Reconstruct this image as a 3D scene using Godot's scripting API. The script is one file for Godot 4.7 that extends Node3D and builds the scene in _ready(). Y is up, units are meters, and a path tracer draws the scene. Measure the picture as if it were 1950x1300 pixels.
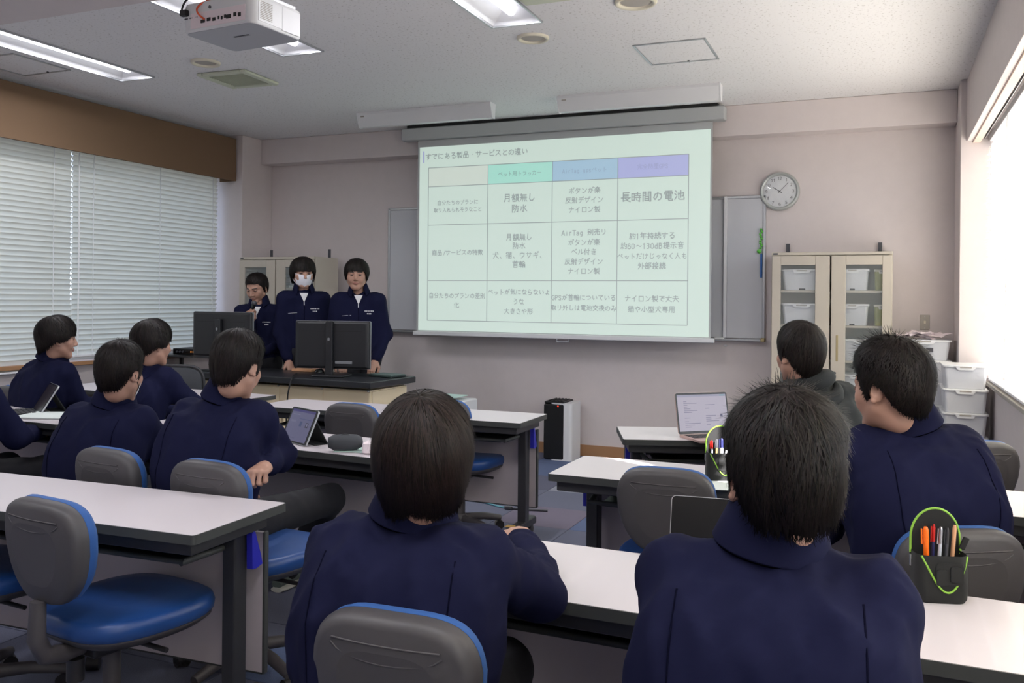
extends Node3D
# A classroom during a student presentation. x right, y up, front wall at z = 0, metres.

const FOCAL := 1691.0          # focal length in pixels of the 1950 x 1300 photograph
const HORIZON := 570.0         # pixel row of the optical axis
const EYE := Vector3(0, 1.40, 7.64)
const CEIL := 3.02
const XL := -5.915             # face of the pillar in the left corner
const XR := 0.52               # face of the pillar in the right corner
const WL := -6.22              # window wall on the left
const WR := 0.72               # window wall on the right
const ZB := 10.6               # back wall
var look := Basis()
var M := {}
var names := {}
var jobs := []
var results := []
var lock := Mutex.new()

func _ready() -> void:
	look = Basis(Vector3.UP, deg_to_rad(22.563)) * Basis(Vector3.BACK, deg_to_rad(0.553))
	var cam := Camera3D.new()
	cam.name = "camera"
	cam.transform = Transform3D(look, EYE)
	cam.projection = Camera3D.PROJECTION_FRUSTUM
	cam.near = 0.05
	cam.far = 100.0
	cam.size = cam.near * 1300.0 / FOCAL
	cam.frustum_offset = Vector2(0, -cam.near * (650.0 - HORIZON) / FOCAL)
	add_child(cam)
	cam.current = true
	var env := Environment.new()
	env.background_mode = Environment.BG_SKY
	var sm := ProceduralSkyMaterial.new()
	sm.sky_top_color = Color(0.62, 0.74, 0.92)
	sm.sky_horizon_color = Color(0.90, 0.94, 1.0)
	sm.ground_bottom_color = Color(0.62, 0.60, 0.56)
	sm.ground_horizon_color = Color(0.80, 0.80, 0.78)
	sm.sky_energy_multiplier = SKY_E
	sm.ground_energy_multiplier = SKY_E * 0.55
	sm.sun_angle_max = 0.0
	var sky := Sky.new()
	sky.sky_material = sm
	env.sky = sky
	env.tonemap_mode = Environment.TONE_MAPPER_LINEAR
	env.tonemap_exposure = EXPOSURE
	env.sdfgi_enabled = true
	env.ssao_enabled = true
	env.ssil_enabled = true
	var we := WorldEnvironment.new()
	we.name = "world"
	we.environment = env
	add_child(we)
	var sun := DirectionalLight3D.new()
	sun.name = "sun"
	sun.light_color = Color(1.0, 0.975, 0.97)
	sun.light_energy = SUN_E
	sun.light_angular_distance = 0.6
	sun.shadow_enabled = true
	add_child(sun)
	sun.look_at_from_position(Vector3(6.0, 4.3, 6.6), Vector3(0, 0, 3.0))
	make_materials()
	start_people()
	room()
	ceiling_things()
	front_wall_things()
	side_windows()
	cupboards_and_bins()
	presenter_corner()
	tables_and_chairs()
	table_things()
	finish_people()

const SKY_E := 1.7
const SUN_E := 12.5
const LAMP_E := 1.75
const EXPOSURE := 1.04

# ---------------------------------------------------------------- helpers
func px(u: float, v: float, depth: float) -> Vector3:
	return EYE + look * Vector3((u - 975.0) / FOCAL, -(v - HORIZON) / FOCAL, -1.0) * depth

func on_y(u: float, v: float, y: float) -> Vector3:
	var d := look * Vector3((u - 975.0) / FOCAL, -(v - HORIZON) / FOCAL, -1.0)
	return EYE + d * ((y - EYE.y) / d.y)

func on_z(u: float, v: float, z: float) -> Vector3:
	var d := look * Vector3((u - 975.0) / FOCAL, -(v - HORIZON) / FOCAL, -1.0)
	return EYE + d * ((z - EYE.z) / d.z)

func numbered(called: String) -> String:
	var k: int = names.get(called, 0)
	names[called] = k + 1
	return called if k == 0 else "%s_%03d" % [called, k]

func thing(called: String, label: String, category: String, at := Vector3.ZERO, turn := 0.0, group := "") -> Node3D:
	var o := Node3D.new()
	o.name = numbered(called)
	add_child(o, true)
	o.position = at
	o.rotation.y = turn
	tag(o, label, category, group)
	return o

func tag(o: Node3D, label: String, category: String, group := "") -> Node3D:
	o.set_meta("label", label)
	o.set_meta("category", category)
	if group != "":
		o.set_meta("group", group)
	return o

func part(called: String, mesh: Mesh, m: Material, parent: Node3D, at := Vector3.ZERO, label := "") -> MeshInstance3D:
	var o := MeshInstance3D.new()
	o.mesh = mesh
	o.material_override = m
	o.name = called
	o.position = at
	if label != "":
		o.set_meta("label", label)
	parent.add_child(o, true)
	return o

func one(called: String, mesh: Mesh, m: Material, label: String, category: String, group := "") -> MeshInstance3D:
	var o := part(numbered(called), mesh, m, self)
	tag(o, label, category, group)
	return o

func struct(called: String, mesh: Mesh, m: Material) -> MeshInstance3D:
	var o := part(called, mesh, m, self)
	o.set_meta("kind", "structure")
	return o

func copy(src: Node3D, label: String) -> Node3D:
	var c: Node3D = src.duplicate()
	var base: String = src.name
	var cut := base.rfind("_")
	if cut > 0 and base.substr(cut + 1).is_valid_int():
		base = base.substr(0, cut)
	c.name = numbered(base)
	add_child(c, true)
	c.set_meta("label", label)
	return c

func mat(key: String, c: Color, rough := 0.6, metal := 0.0) -> StandardMaterial3D:
	var m := StandardMaterial3D.new()
	m.resource_name = key
	m.albedo_color = c
	m.roughness = rough
	m.metallic = metal
	M[key] = m
	return m

func rgb(r: int, g: int, b: int) -> Color:
	return Color(r / 255.0, g / 255.0, b / 255.0)

class MB:
	var v := PackedVector3Array()
	var n := PackedVector3Array()
	var uv := PackedVector2Array()
	var col := PackedColorArray()
	var idx := PackedInt32Array()

	func vert(p: Vector3, nn: Vector3, t := Vector2.ZERO) -> int:
		v.append(p)
		n.append(nn)
		uv.append(t)
		return v.size() - 1

	func face(a: int, b: int, c: int, out: Vector3) -> void:
		var g := (v[b] - v[a]).cross(v[c] - v[a])
		if g.dot(out) > 0.0:
			idx.append_array([a, c, b])
		else:
			idx.append_array([a, b, c])

	func quad(a: Vector3, b: Vector3, c: Vector3, d: Vector3, out: Vector3) -> MB:
		var i := vert(a, out, Vector2(0, 1))
		vert(b, out, Vector2(1, 1))
		vert(c, out, Vector2(1, 0))
		vert(d, out, Vector2(0, 0))
		face(i, i + 1, i + 2, out)
		face(i, i + 2, i + 3, out)
		return self

	func box(c: Vector3, s: Vector3, bv := 0.0, b := Basis()) -> MB:
		var hs := s * 0.5
		bv = minf(bv, minf(hs.x, minf(hs.y, hs.z)) * 0.98)
		var ids := {}
		for sx in [-1, 1]:
			for sy in [-1, 1]:
				for sz in [-1, 1]:
					for ax in 3:
						var e := hs - Vector3(bv, bv, bv)
						e[ax] = hs[ax]
						var nn := Vector3.ZERO
						nn[ax] = [sx, sy, sz][ax]
						ids[[sx, sy, sz, ax]] = vert(c + b * (e * Vector3(sx, sy, sz)), b * nn)
		for ax in 3:
			var o1 := (ax + 1) % 3
			var o2 := (ax + 2) % 3
			for s0 in [-1, 1]:
				var q := []
				for pq in [[-1, -1], [1, -1], [1, 1], [-1, 1]]:
					var k := [0, 0, 0]
					k[ax] = s0
					k[o1] = pq[0]
					k[o2] = pq[1]
					q.append(ids[[k[0], k[1], k[2], ax]])
				var out: Vector3 = n[q[0]]
				face(q[0], q[1], q[2], out)
				face(q[0], q[2], q[3], out)
			if bv > 0.0:
				for s1 in [-1, 1]:
					for s2 in [-1, 1]:
						var ka := [0, 0, 0]
						ka[o1] = s1
						ka[o2] = s2
						ka[ax] = -1
						var kb := ka.duplicate()
						kb[ax] = 1
						var i0: int = ids[[ka[0], ka[1], ka[2], o1]]
						var i1: int = ids[[ka[0], ka[1], ka[2], o2]]
						var i2: int = ids[[kb[0], kb[1], kb[2], o2]]
						var i3: int = ids[[kb[0], kb[1], kb[2], o1]]
						var out2: Vector3 = n[i0] + n[i1]
						face(i0, i1, i2, out2)
						face(i0, i2, i3, out2)
		if bv > 0.0:
			for sx in [-1, 1]:
				for sy in [-1, 1]:
					for sz in [-1, 1]:
						var t0: int = ids[[sx, sy, sz, 0]]
						var t1: int = ids[[sx, sy, sz, 1]]
						var t2: int = ids[[sx, sy, sz, 2]]
						face(t0, t1, t2, n[t0] + n[t1] + n[t2])
		return self

	# rings: Array of PackedVector3Array of equal size
	func loft(rings: Array, closed := true, cap_a := true, cap_b := true, sharp := false) -> MB:
		var k: int = rings[0].size()
		var acc := PackedVector3Array()
		acc.resize(rings.size() * k)
		var tris := PackedInt32Array()
		var vol := 0.0
		var kk := k if closed else k - 1
		var flat := PackedVector3Array()
		var cen := PackedVector3Array()
		for r in rings:
			flat.append_array(r)
			var c := Vector3.ZERO
			for p in r:
				c += p
			cen.append(c / k)
		for i in rings.size() - 1:
			for j in kk:
				var a := i * k + j
				var b := i * k + (j + 1) % k
				var c := a + k
				var d := b + k
				tris.append_array([a, b, d, a, d, c])
		for t in range(0, tris.size(), 3):
			var a := tris[t]
			var b := tris[t + 1]
			var c := tris[t + 2]
			var g := (flat[b] - flat[a]).cross(flat[c] - flat[a])
			acc[a] += g
			acc[b] += g
			acc[c] += g
			vol += g.dot((flat[a] + flat[b] + flat[c]) / 3.0 - (cen[a / k] + cen[c / k]) * 0.5)
		var sg := 1.0 if vol >= 0.0 else -1.0
		if sharp:
			for t in range(0, tris.size(), 3):
				var g := ((flat[tris[t + 1]] - flat[tris[t]]).cross(flat[tris[t + 2]] - flat[tris[t]]) * sg).normalized()
				var i0 := v.size()
				for q in 3:
					vert(flat[tris[t + q]], g)
				face(i0, i0 + 1, i0 + 2, g)
		else:
			var base := v.size()
			for i in flat.size():
				vert(flat[i], (acc[i] * sg).normalized() if acc[i].length_squared() > 1e-20 else Vector3.UP, Vector2(float(i % k) / kk, float(i / k) / (rings.size() - 1)))
			for t in range(0, tris.size(), 3):
				if sg > 0:
					idx.append_array([base + tris[t], base + tris[t + 2], base + tris[t + 1]])
				else:
					idx.append_array([base + tris[t], base + tris[t + 1], base + tris[t + 2]])
		if closed and rings.size() > 1:
			if cap_a:
				fan(rings[0], cen[0], cen[0] - cen[1])
			if cap_b:
				var e: int = rings.size() - 1
				fan(rings[e], cen[e], cen[e] - cen[e - 1])
		return self

	func fan(r: PackedVector3Array, c: Vector3, out: Vector3) -> void:
		var g := Vector3.ZERO
		for j in r.size():
			g += (r[j] - c).cross(r[(j + 1) % r.size()] - c)
		if g.length_squared() < 1e-18:
			return
		g = g.normalized()
		if g.dot(out) < 0:
			g = -g
		var b := vert(c, g)
		for p in r:
			vert(p, g)
		for j in r.size():
			face(b, b + 1 + j, b + 1 + (j + 1) % r.size(), g)

	func tube(path: Array, r, sides := 8, caps := true) -> MB:
		var rings := []
		var side := Vector3.ZERO
		for i in path.size():
			var t: Vector3 = (path[mini(i + 1, path.size() - 1)] - path[maxi(i - 1, 0)]).normalized()
			if side == Vector3.ZERO:
				side = t.cross(Vector3.UP if absf(t.y) < 0.9 else Vector3.RIGHT).normalized()
			side = (side - t * side.dot(t)).normalized()
			var up := t.cross(side)
			var rr: float = r[i] if r is Array else r
			var ring := PackedVector3Array()
			for k in sides:
				var a := TAU * k / sides
				ring.append(path[i] + (side * cos(a) + up * sin(a)) * rr)
			rings.append(ring)
		return loft(rings, true, caps, caps)

	func cyl(a: Vector3, b: Vector3, r: float, sides := 12, r2 := -1.0) -> MB:
		return tube([a, b], [r, r if r2 < 0 else r2], sides)

	func lathe(prof: Array, sides := 20, xf := Transform3D(), caps := true) -> MB:
		var rings := []
		for p in prof:
			var ring := PackedVector3Array()
			for k in sides:
				var a := TAU * k / sides
				ring.append(xf * Vector3(p.x * cos(a), p.y, p.x * sin(a)))
			rings.append(ring)
		return loft(rings, true, caps and prof[0].x > 1e-4, caps and prof[prof.size() - 1].x > 1e-4)

	# outline in xy, extruded along z from z0 to z1
	func prism(poly: PackedVector2Array, z0: float, z1: float, xf := Transform3D(), smooth := false) -> MB:
		var ra := PackedVector3Array()
		var rb := PackedVector3Array()
		for p in poly:
			ra.append(xf * Vector3(p.x, p.y, z0))
			rb.append(xf * Vector3(p.x, p.y, z1))
		loft([ra, rb], true, false, false, not smooth)
		var tri := Geometry2D.triangulate_polygon(poly)
		for e in 2:
			var rr := ra if e == 0 else rb
			var out := xf.basis * (Vector3(0, 0, z0 - z1) if e == 0 else Vector3(0, 0, z1 - z0))
			out = out.normalized()
			var b := v.size()
			for i in rr.size():
				vert(rr[i], out, poly[i])
			for t in range(0, tri.size(), 3):
				face(b + tri[t], b + tri[t + 1], b + tri[t + 2], out)
		return self

	# pillow: outline scaled by steps [scale, z], bent by bx, by
	func pillow(poly: PackedVector2Array, steps: Array, xf := Transform3D(), bx := 0.0, by := 0.0) -> MB:
		var rings := []
		for s in steps:
			var ring := PackedVector3Array()
			for p in poly:
				var q: Vector2 = p * s.x
				ring.append(xf * Vector3(q.x, q.y, s.y + bx * q.x * q.x + by * q.y * q.y))
			rings.append(ring)
		return loft(rings, true, true, true)

	func mesh() -> ArrayMesh:
		var a := []
		a.resize(Mesh.ARRAY_MAX)
		a[Mesh.ARRAY_VERTEX] = v
		a[Mesh.ARRAY_NORMAL] = n
		if uv.size() == v.size():
			a[Mesh.ARRAY_TEX_UV] = uv
		if col.size() == v.size():
			a[Mesh.ARRAY_COLOR] = col
		a[Mesh.ARRAY_INDEX] = idx
		var m := ArrayMesh.new()
		m.add_surface_from_arrays(Mesh.PRIMITIVE_TRIANGLES, a)
		return m

func bx(c: Vector3, s: Vector3, bv := 0.002) -> ArrayMesh:
	return MB.new().box(c, s, bv).mesh()

func rounded(w: float, h: float, r: float, seg := 5) -> PackedVector2Array:
	var out := PackedVector2Array()
	for q in 4:
		var c := Vector2((w / 2 - r) * [1, -1, -1, 1][q], (h / 2 - r) * [1, 1, -1, -1][q])
		for i in seg + 1:
			var a := PI / 2 * (q + float(i) / seg)
			out.append(c + Vector2(cos(a), sin(a)) * r)
	return out

func super_outline(w: float, h: float, e: float, seg := 32) -> PackedVector2Array:
	var out := PackedVector2Array()
	for i in seg:
		var a := TAU * i / seg
		out.append(Vector2(signf(cos(a)) * pow(absf(cos(a)), e) * w / 2, signf(sin(a)) * pow(absf(sin(a)), e) * h / 2))
	return out

func noise_tex(freq: float, seed_: int, ramp: Array, size := 512, oct := 3) -> NoiseTexture2D:
	var f := FastNoiseLite.new()
	f.seed = seed_
	f.frequency = freq
	f.fractal_octaves = oct
	var t := NoiseTexture2D.new()
	t.width = size
	t.height = size
	t.seamless = true
	t.noise = f
	var g := Gradient.new()
	g.offsets = PackedFloat32Array(ramp.map(func(r): return r[0]))
	g.colors = PackedColorArray(ramp.map(func(r): return r[1]))
	t.color_ramp = g
	return t

func triplanar(m: StandardMaterial3D, s: float) -> void:
	m.uv1_triplanar = true
	m.uv1_world_triplanar = true
	m.uv1_scale = Vector3(s, s, s)

func make_materials() -> void:
	var w := mat("wall_paint", rgb(218, 208, 207), 0.75)
	w.albedo_texture = noise_tex(0.02, 3, [[0.0, Color(0.985, 0.985, 0.985)], [1.0, Color(1, 1, 1)]])
	triplanar(w, 0.7)
	var c := mat("ceiling_board", rgb(235, 233, 234), 0.9)
	c.albedo_texture = noise_tex(0.05, 9, [[0.0, Color(0.78, 0.77, 0.76)], [0.19, Color(0.84, 0.83, 0.82)], [0.235, Color(0.985, 0.985, 0.985)], [1.0, Color(1, 1, 1)]], 1024, 4)
	triplanar(c, 0.8)
	var val := mat("valance_cloth", rgb(130, 104, 80), 0.85)
	val.albedo_texture = noise_tex(0.3, 5, [[0.0, Color(0.93, 0.93, 0.93)], [1.0, Color(1, 1, 1)]], 256)
	triplanar(val, 6.0)
	mat("wood_trim", rgb(170, 128, 92), 0.5)
	mat("pink_trim", rgb(226, 200, 186), 0.5)
	var sl := mat("blind_slat", rgb(222, 221, 212), 0.45)
	sl.backlight_enabled = true
	sl.backlight = Color(0.62, 0.61, 0.57)
	mat("window_frame", rgb(196, 196, 194), 0.5)
	mat("white_cord", rgb(240, 240, 240), 0.6)
	mat("alu", rgb(190, 192, 195), 0.35, 0.8)
	mat("white_plastic", rgb(226, 226, 228), 0.4)
	mat("lamp_white", rgb(235, 235, 238), 0.5)
	var bin := mat("bin_plastic", rgb(216, 217, 222), 0.35)
	bin.backlight_enabled = true
	bin.backlight = Color(0.12, 0.12, 0.12)
	mat("yellow_green_plastic", rgb(150, 150, 58), 0.35)
	mat("cabinet_paint", rgb(198, 189, 175), 0.45)
	mat("brass_recess", rgb(176, 160, 120), 0.4, 0.4)
	mat("board_white", rgb(206, 207, 212), 0.16)
	mat("screen_grey", rgb(186, 188, 189), 0.6)
	mat("black_line", rgb(24, 24, 24), 0.7)
	mat("laminate_top", rgb(212, 204, 208), 0.32)
	mat("edge_dark", rgb(62, 64, 63), 0.5)
	mat("panel_laminate", rgb(196, 186, 190), 0.5)
	mat("frame_black", rgb(47, 47, 50), 0.42)
	mat("hook_blue", rgb(38, 40, 170), 0.4)
	mat("shell_grey", rgb(74, 71, 73), 0.5)
	mat("base_grey", rgb(74, 70, 72), 0.5)
	var bl := mat("seat_blue", rgb(27, 66, 128), 0.38)
	bl.rim_enabled = true
	bl.rim = 0.25
	var bb := mat("pad_blue", rgb(40, 86, 152), 0.7)
	bb.rim_enabled = true
	bb.rim = 0.3
	mat("caster_black", rgb(40, 38, 39), 0.4)
	mat("bench_black", rgb(40, 42, 46), 0.35)
	mat("bench_cream", rgb(226, 208, 176), 0.5)
	mat("monitor_black", rgb(32, 32, 35), 0.45)
	mat("monitor_silver", rgb(150, 152, 156), 0.35, 0.5)
	mat("gloss_black", rgb(16, 16, 18), 0.12)
	mat("paper", rgb(222, 230, 226), 0.8)
	mat("paper_mint", rgb(196, 222, 214), 0.8)
	mat("silver", rgb(196, 196, 200), 0.3, 0.9)
	mat("rose_metal", rgb(205, 176, 168), 0.35, 0.5)
	var cs := mat("case_cloth", rgb(26, 27, 27), 0.85)
	cs.rim_enabled = true
	cs.rim = 0.2
	mat("zip_green", rgb(136, 186, 62), 0.5)
	mat("felt_grey", rgb(70, 72, 76), 0.9)
	mat("white_soft", rgb(240, 226, 230), 0.8)
	mat("pen_orange", rgb(250, 112, 20), 0.35)
	mat("pen_red", rgb(190, 34, 28), 0.35)
	mat("pen_navy", rgb(40, 44, 90), 0.35)
	mat("pen_clear", rgb(200, 204, 214), 0.25)
	mat("pen_grey", rgb(74, 74, 80), 0.4)
	mat("wood_plain", rgb(214, 160, 120), 0.6)
	mat("pen_gold", rgb(196, 160, 84), 0.4)
	mat("cable_black", rgb(22, 22, 23), 0.5)
	mat("cable_cyan", rgb(110, 176, 190), 0.5)
	mat("cable_orange", rgb(226, 92, 52), 0.5)
	mat("vent_green", rgb(206, 210, 190), 0.6)
	mat("ivory", rgb(226, 219, 200), 0.5)
	mat("speaker_mesh", rgb(176, 170, 162), 0.8)
	mat("magnet_green", rgb(96, 196, 70), 0.5)
	mat("strip_blue", rgb(44, 104, 180), 0.5)
	mat("purifier_black", rgb(20, 20, 21), 0.4)
	var led := mat("red_led", rgb(255, 60, 20), 0.5)
	led.emission_enabled = true
	led.emission = rgb(255, 50, 20)
	led.emission_energy_multiplier = 1.5
	var ol := mat("orange_led", rgb(255, 160, 60), 0.5)
	ol.emission_enabled = true
	ol.emission = rgb(255, 150, 60)
	ol.emission_energy_multiplier = 1.0
	var gl := mat("pane_glass", Color(0.9, 0.95, 0.95, 0.08), 0.05)
	gl.transparency = BaseMaterial3D.TRANSPARENCY_ALPHA
	var tube_m := mat("lamp_tube", rgb(255, 255, 255), 0.5)
	tube_m.emission_enabled = true
	tube_m.emission = rgb(250, 250, 255)
	tube_m.emission_energy_multiplier = 2.2
	# people
	var jk := mat("jacket_navy", rgb(27, 29, 57), 0.85)
	jk.metallic_specular = 0.22
	jk.albedo_texture = noise_tex(0.25, 21, [[0.0, Color(0.82, 0.82, 0.84)], [1.0, Color(1, 1, 1)]], 512, 2)
	triplanar(jk, 8.0)
	mat("jacket_seam", rgb(14, 15, 32), 0.9).metallic_specular = 0.1
	mat("hoodie_black", rgb(34, 38, 40), 0.9)
	mat("trouser_black", rgb(24, 24, 30), 0.85)
	mat("shirt_white", rgb(232, 230, 232), 0.8)
	mat("mask_white", rgb(228, 226, 234), 0.8)
	var sk := mat("skin", Color(1, 1, 1), 0.52)
	sk.vertex_color_use_as_albedo = true
	var hr := mat("hair", Color(1, 1, 1), 0.55)
	hr.metallic_specular = 0.35
	hr.vertex_color_use_as_albedo = true
	mat("shoe_grey", rgb(86, 96, 92), 0.7)
	mat("shoe_black", rgb(26, 30, 30), 0.6)
	mat("sole_white", rgb(206, 204, 196), 0.6)

# ---------------------------------------------------------------- room shell
func room() -> void:
	var b := MB.new()
	# floor slab with carpet tiles as parts
	var slab := struct("floor", bx(Vector3((WL + WR) / 2, -0.06, ZB / 2), Vector3(WR - WL + 0.6, 0.10, ZB + 0.6), 0.0), M.base_grey)
	var tones := []
	for k in 5:
		var m := mat("carpet_%s" % ["slate", "blue", "lavender", "pale", "dusk"][k], [rgb(118, 122, 144), rgb(104, 120, 158), rgb(134, 126, 146), rgb(164, 166, 180), rgb(108, 110, 132)][k], 0.95)
		m.albedo_texture = noise_tex(0.35, 40 + k, [[0.0, Color(0.72, 0.72, 0.74)], [1.0, Color(1, 1, 1)]], 256, 3)
		triplanar(m, 3.0)
		tones.append(m)
	var rng := RandomNumberGenerator.new()
	rng.seed = 77
	var tile := MB.new().box(Vector3(0, -0.006, 0), Vector3(0.497, 0.012, 0.497), 0.003).mesh()
	for i in 14:
		for j in 21:
			var t := rng.randf()
			var k := 0
			if t > 0.42: k = 1
			if t > 0.62: k = 2
			if t > 0.78: k = 4
			if t > 0.92: k = 3
			part("carpet_tile", tile, tones[k], slab, Vector3(WL + 0.22 + 0.5 * i, 0.0, 0.25 + 0.5 * j))
	var ceil := CSGBox3D.new()
	ceil.name = "ceiling"
	ceil.size = Vector3(WR - WL + 0.8, 0.3, ZB + 0.6)
	ceil.position = Vector3((WL + WR) / 2, CEIL + 0.15, ZB / 2)
	ceil.material = M.ceiling_board
	ceil.set_meta("kind", "structure")
	add_child(ceil)
	for l in LAMPS:
		var hole := CSGBox3D.new()
		hole.name = "lamp_opening"
		hole.operation = CSGShape3D.OPERATION_SUBTRACTION
		hole.size = Vector3(0.30, 0.22, l[2] - l[1] - 0.02)
		hole.position = Vector3(l[0], CEIL, (l[1] + l[2]) / 2) - ceil.position
		ceil.add_child(hole, true)
	var vent := CSGBox3D.new()
	vent.name = "vent_opening"
	vent.operation = CSGShape3D.OPERATION_SUBTRACTION
	vent.size = Vector3(0.32, 0.20, 0.32)
	vent.position = Vector3(-4.405, CEIL, 2.355) - ceil.position
	ceil.add_child(vent)
	b.box(Vector3((WL + WR) / 2, CEIL / 2, -0.12), Vector3(WR - WL + 0.8, CEIL + 0.2, 0.24))
	struct("wall_front", b.mesh(), M.wall_paint)
	struct("wall_back", bx(Vector3((WL + WR) / 2, CEIL / 2, ZB + 0.12), Vector3(WR - WL + 0.8, CEIL + 0.2, 0.24), 0.0), M.wall_paint)
	# beams and pillars
	struct("trim_1", bx(Vector3((XL + XR) / 2, (2.765 + CEIL) / 2, 0.09), Vector3(XR - XL, CEIL - 2.765, 0.18), 0.006), M.wall_paint)
	struct("trim_2", bx(Vector3((WL + WR) / 2, (2.76 + CEIL) / 2, 4.72), Vector3(WR - WL, CEIL - 2.76, 0.46), 0.006), M.wall_paint)
	struct("trim_3", bx(Vector3((WL + XL) / 2 - 0.09, CEIL / 2, 0.235), Vector3(XL - WL + 0.18, CEIL, 0.47), 0.006), M.wall_paint)
	struct("trim_4", bx(Vector3((WR + XR) / 2 + 0.09, CEIL / 2, 0.235), Vector3(WR - XR + 0.18, CEIL, 0.47), 0.006), M.wall_paint)
	# side walls: below the sill, above the window and pillars between windows
	for side in 2:
		var x: float = WL - 0.1 if side == 0 else WR + 0.1
		var m := MB.new()
		m.box(Vector3(x, 0.42, ZB / 2), Vector3(0.2, 0.84, ZB))
		m.box(Vector3(x, 2.86, ZB / 2), Vector3(0.2, 0.4, ZB))
		m.box(Vector3(x, 1.75, 0.21), Vector3(0.19, 1.82, 0.42))
		m.box(Vector3(x, 1.75, 4.72), Vector3(0.19, 1.83, 0.5))
		m.box(Vector3(x, 1.75, 9.9), Vector3(0.19, 1.83, 1.4))
		struct("wall_left" if side == 0 else "wall_right", m.mesh(), M.wall_paint)
	# baseboard on the front wall
	struct("baseboard_front", bx(Vector3((XL + XR) / 2, 0.05, 0.008), Vector3(XR - XL, 0.10, 0.016), 0.003), M.wood_trim)
	struct("baseboard_right", bx(Vector3(WR - 0.008, 0.05, 5.5), Vector3(0.016, 0.10, 10.0), 0.003), M.wood_trim)
	struct("baseboard_left", bx(Vector3(WL + 0.008, 0.05, 5.5), Vector3(0.016, 0.10, 10.0), 0.003), M.wood_trim)

# ---------------------------------------------------------------- ceiling
func ceiling_lamp(x: float, z0: float, z1: float, label: String) -> void:
	var t := thing("ceiling_lamp", label, "ceiling light", Vector3(x, CEIL, (z0 + z1) / 2), 0.0, "recessed ceiling lights")
	var l := z1 - z0
	var frame := MB.new()
	for s in [-1, 1]:
		frame.box(Vector3(s * 0.158, -0.006, 0), Vector3(0.012, 0.012, l), 0.002)
		frame.box(Vector3(0, -0.006, s * (l / 2 - 0.006)), Vector3(0.304, 0.012, 0.012), 0.002)
	part("frame", frame.mesh(), M.alu, t)
	var refl := MB.new()
	# recessed trough: slanting white sides around the tube, gussets at the ends
	var h := 0.075
	for s in [-1, 1]:
		refl.quad(Vector3(s * 0.150, 0.0, -l / 2 + 0.01), Vector3(s * 0.150, 0.0, l / 2 - 0.01), Vector3(s * 0.05, h, l / 2 - 0.09), Vector3(s * 0.05, h, -l / 2 + 0.09), Vector3(-s * 0.6, -0.8, 0))
		refl.quad(Vector3(-0.150, 0.0, s * (l / 2 - 0.01)), Vector3(0.150, 0.0, s * (l / 2 - 0.01)), Vector3(0.05, h, s * (l / 2 - 0.09)), Vector3(-0.05, h, s * (l / 2 - 0.09)), Vector3(0, -0.7, -s * 0.7))
	refl.box(Vector3(0, h + 0.006, 0), Vector3(0.12, 0.01, l - 0.14))
	part("reflector", refl.mesh(), M.lamp_white, t)
	part("lamp_tube", MB.new().tube([Vector3(0, 0.045, -l / 2 + 0.09), Vector3(0, 0.045, l / 2 - 0.09)], 0.026, 12).mesh(), M.lamp_tube, t)
	var a := AreaLight3D.new()
	a.name = "lamp_glow"
	a.area_size = Vector2(0.10, l - 0.2)
	a.light_energy = LAMP_E
	a.light_color = Color(0.98, 0.98, 1.0)
	a.shadow_enabled = true
	a.area_range = 14.0
	t.add_child(a)
	a.position = Vector3(0, 0.016, 0)
	a.rotation = Vector3(-PI / 2, 0, 0)

const LAMPS := [[-5.13, 2.6, 3.85], [-3.55, 2.74, 3.99], [-1.99, 2.81, 4.06], [-5.13, 6.2, 7.45], [-3.55, 6.2, 7.45], [-1.99, 6.2, 7.45], [-0.45, 6.2, 7.45]]

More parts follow.
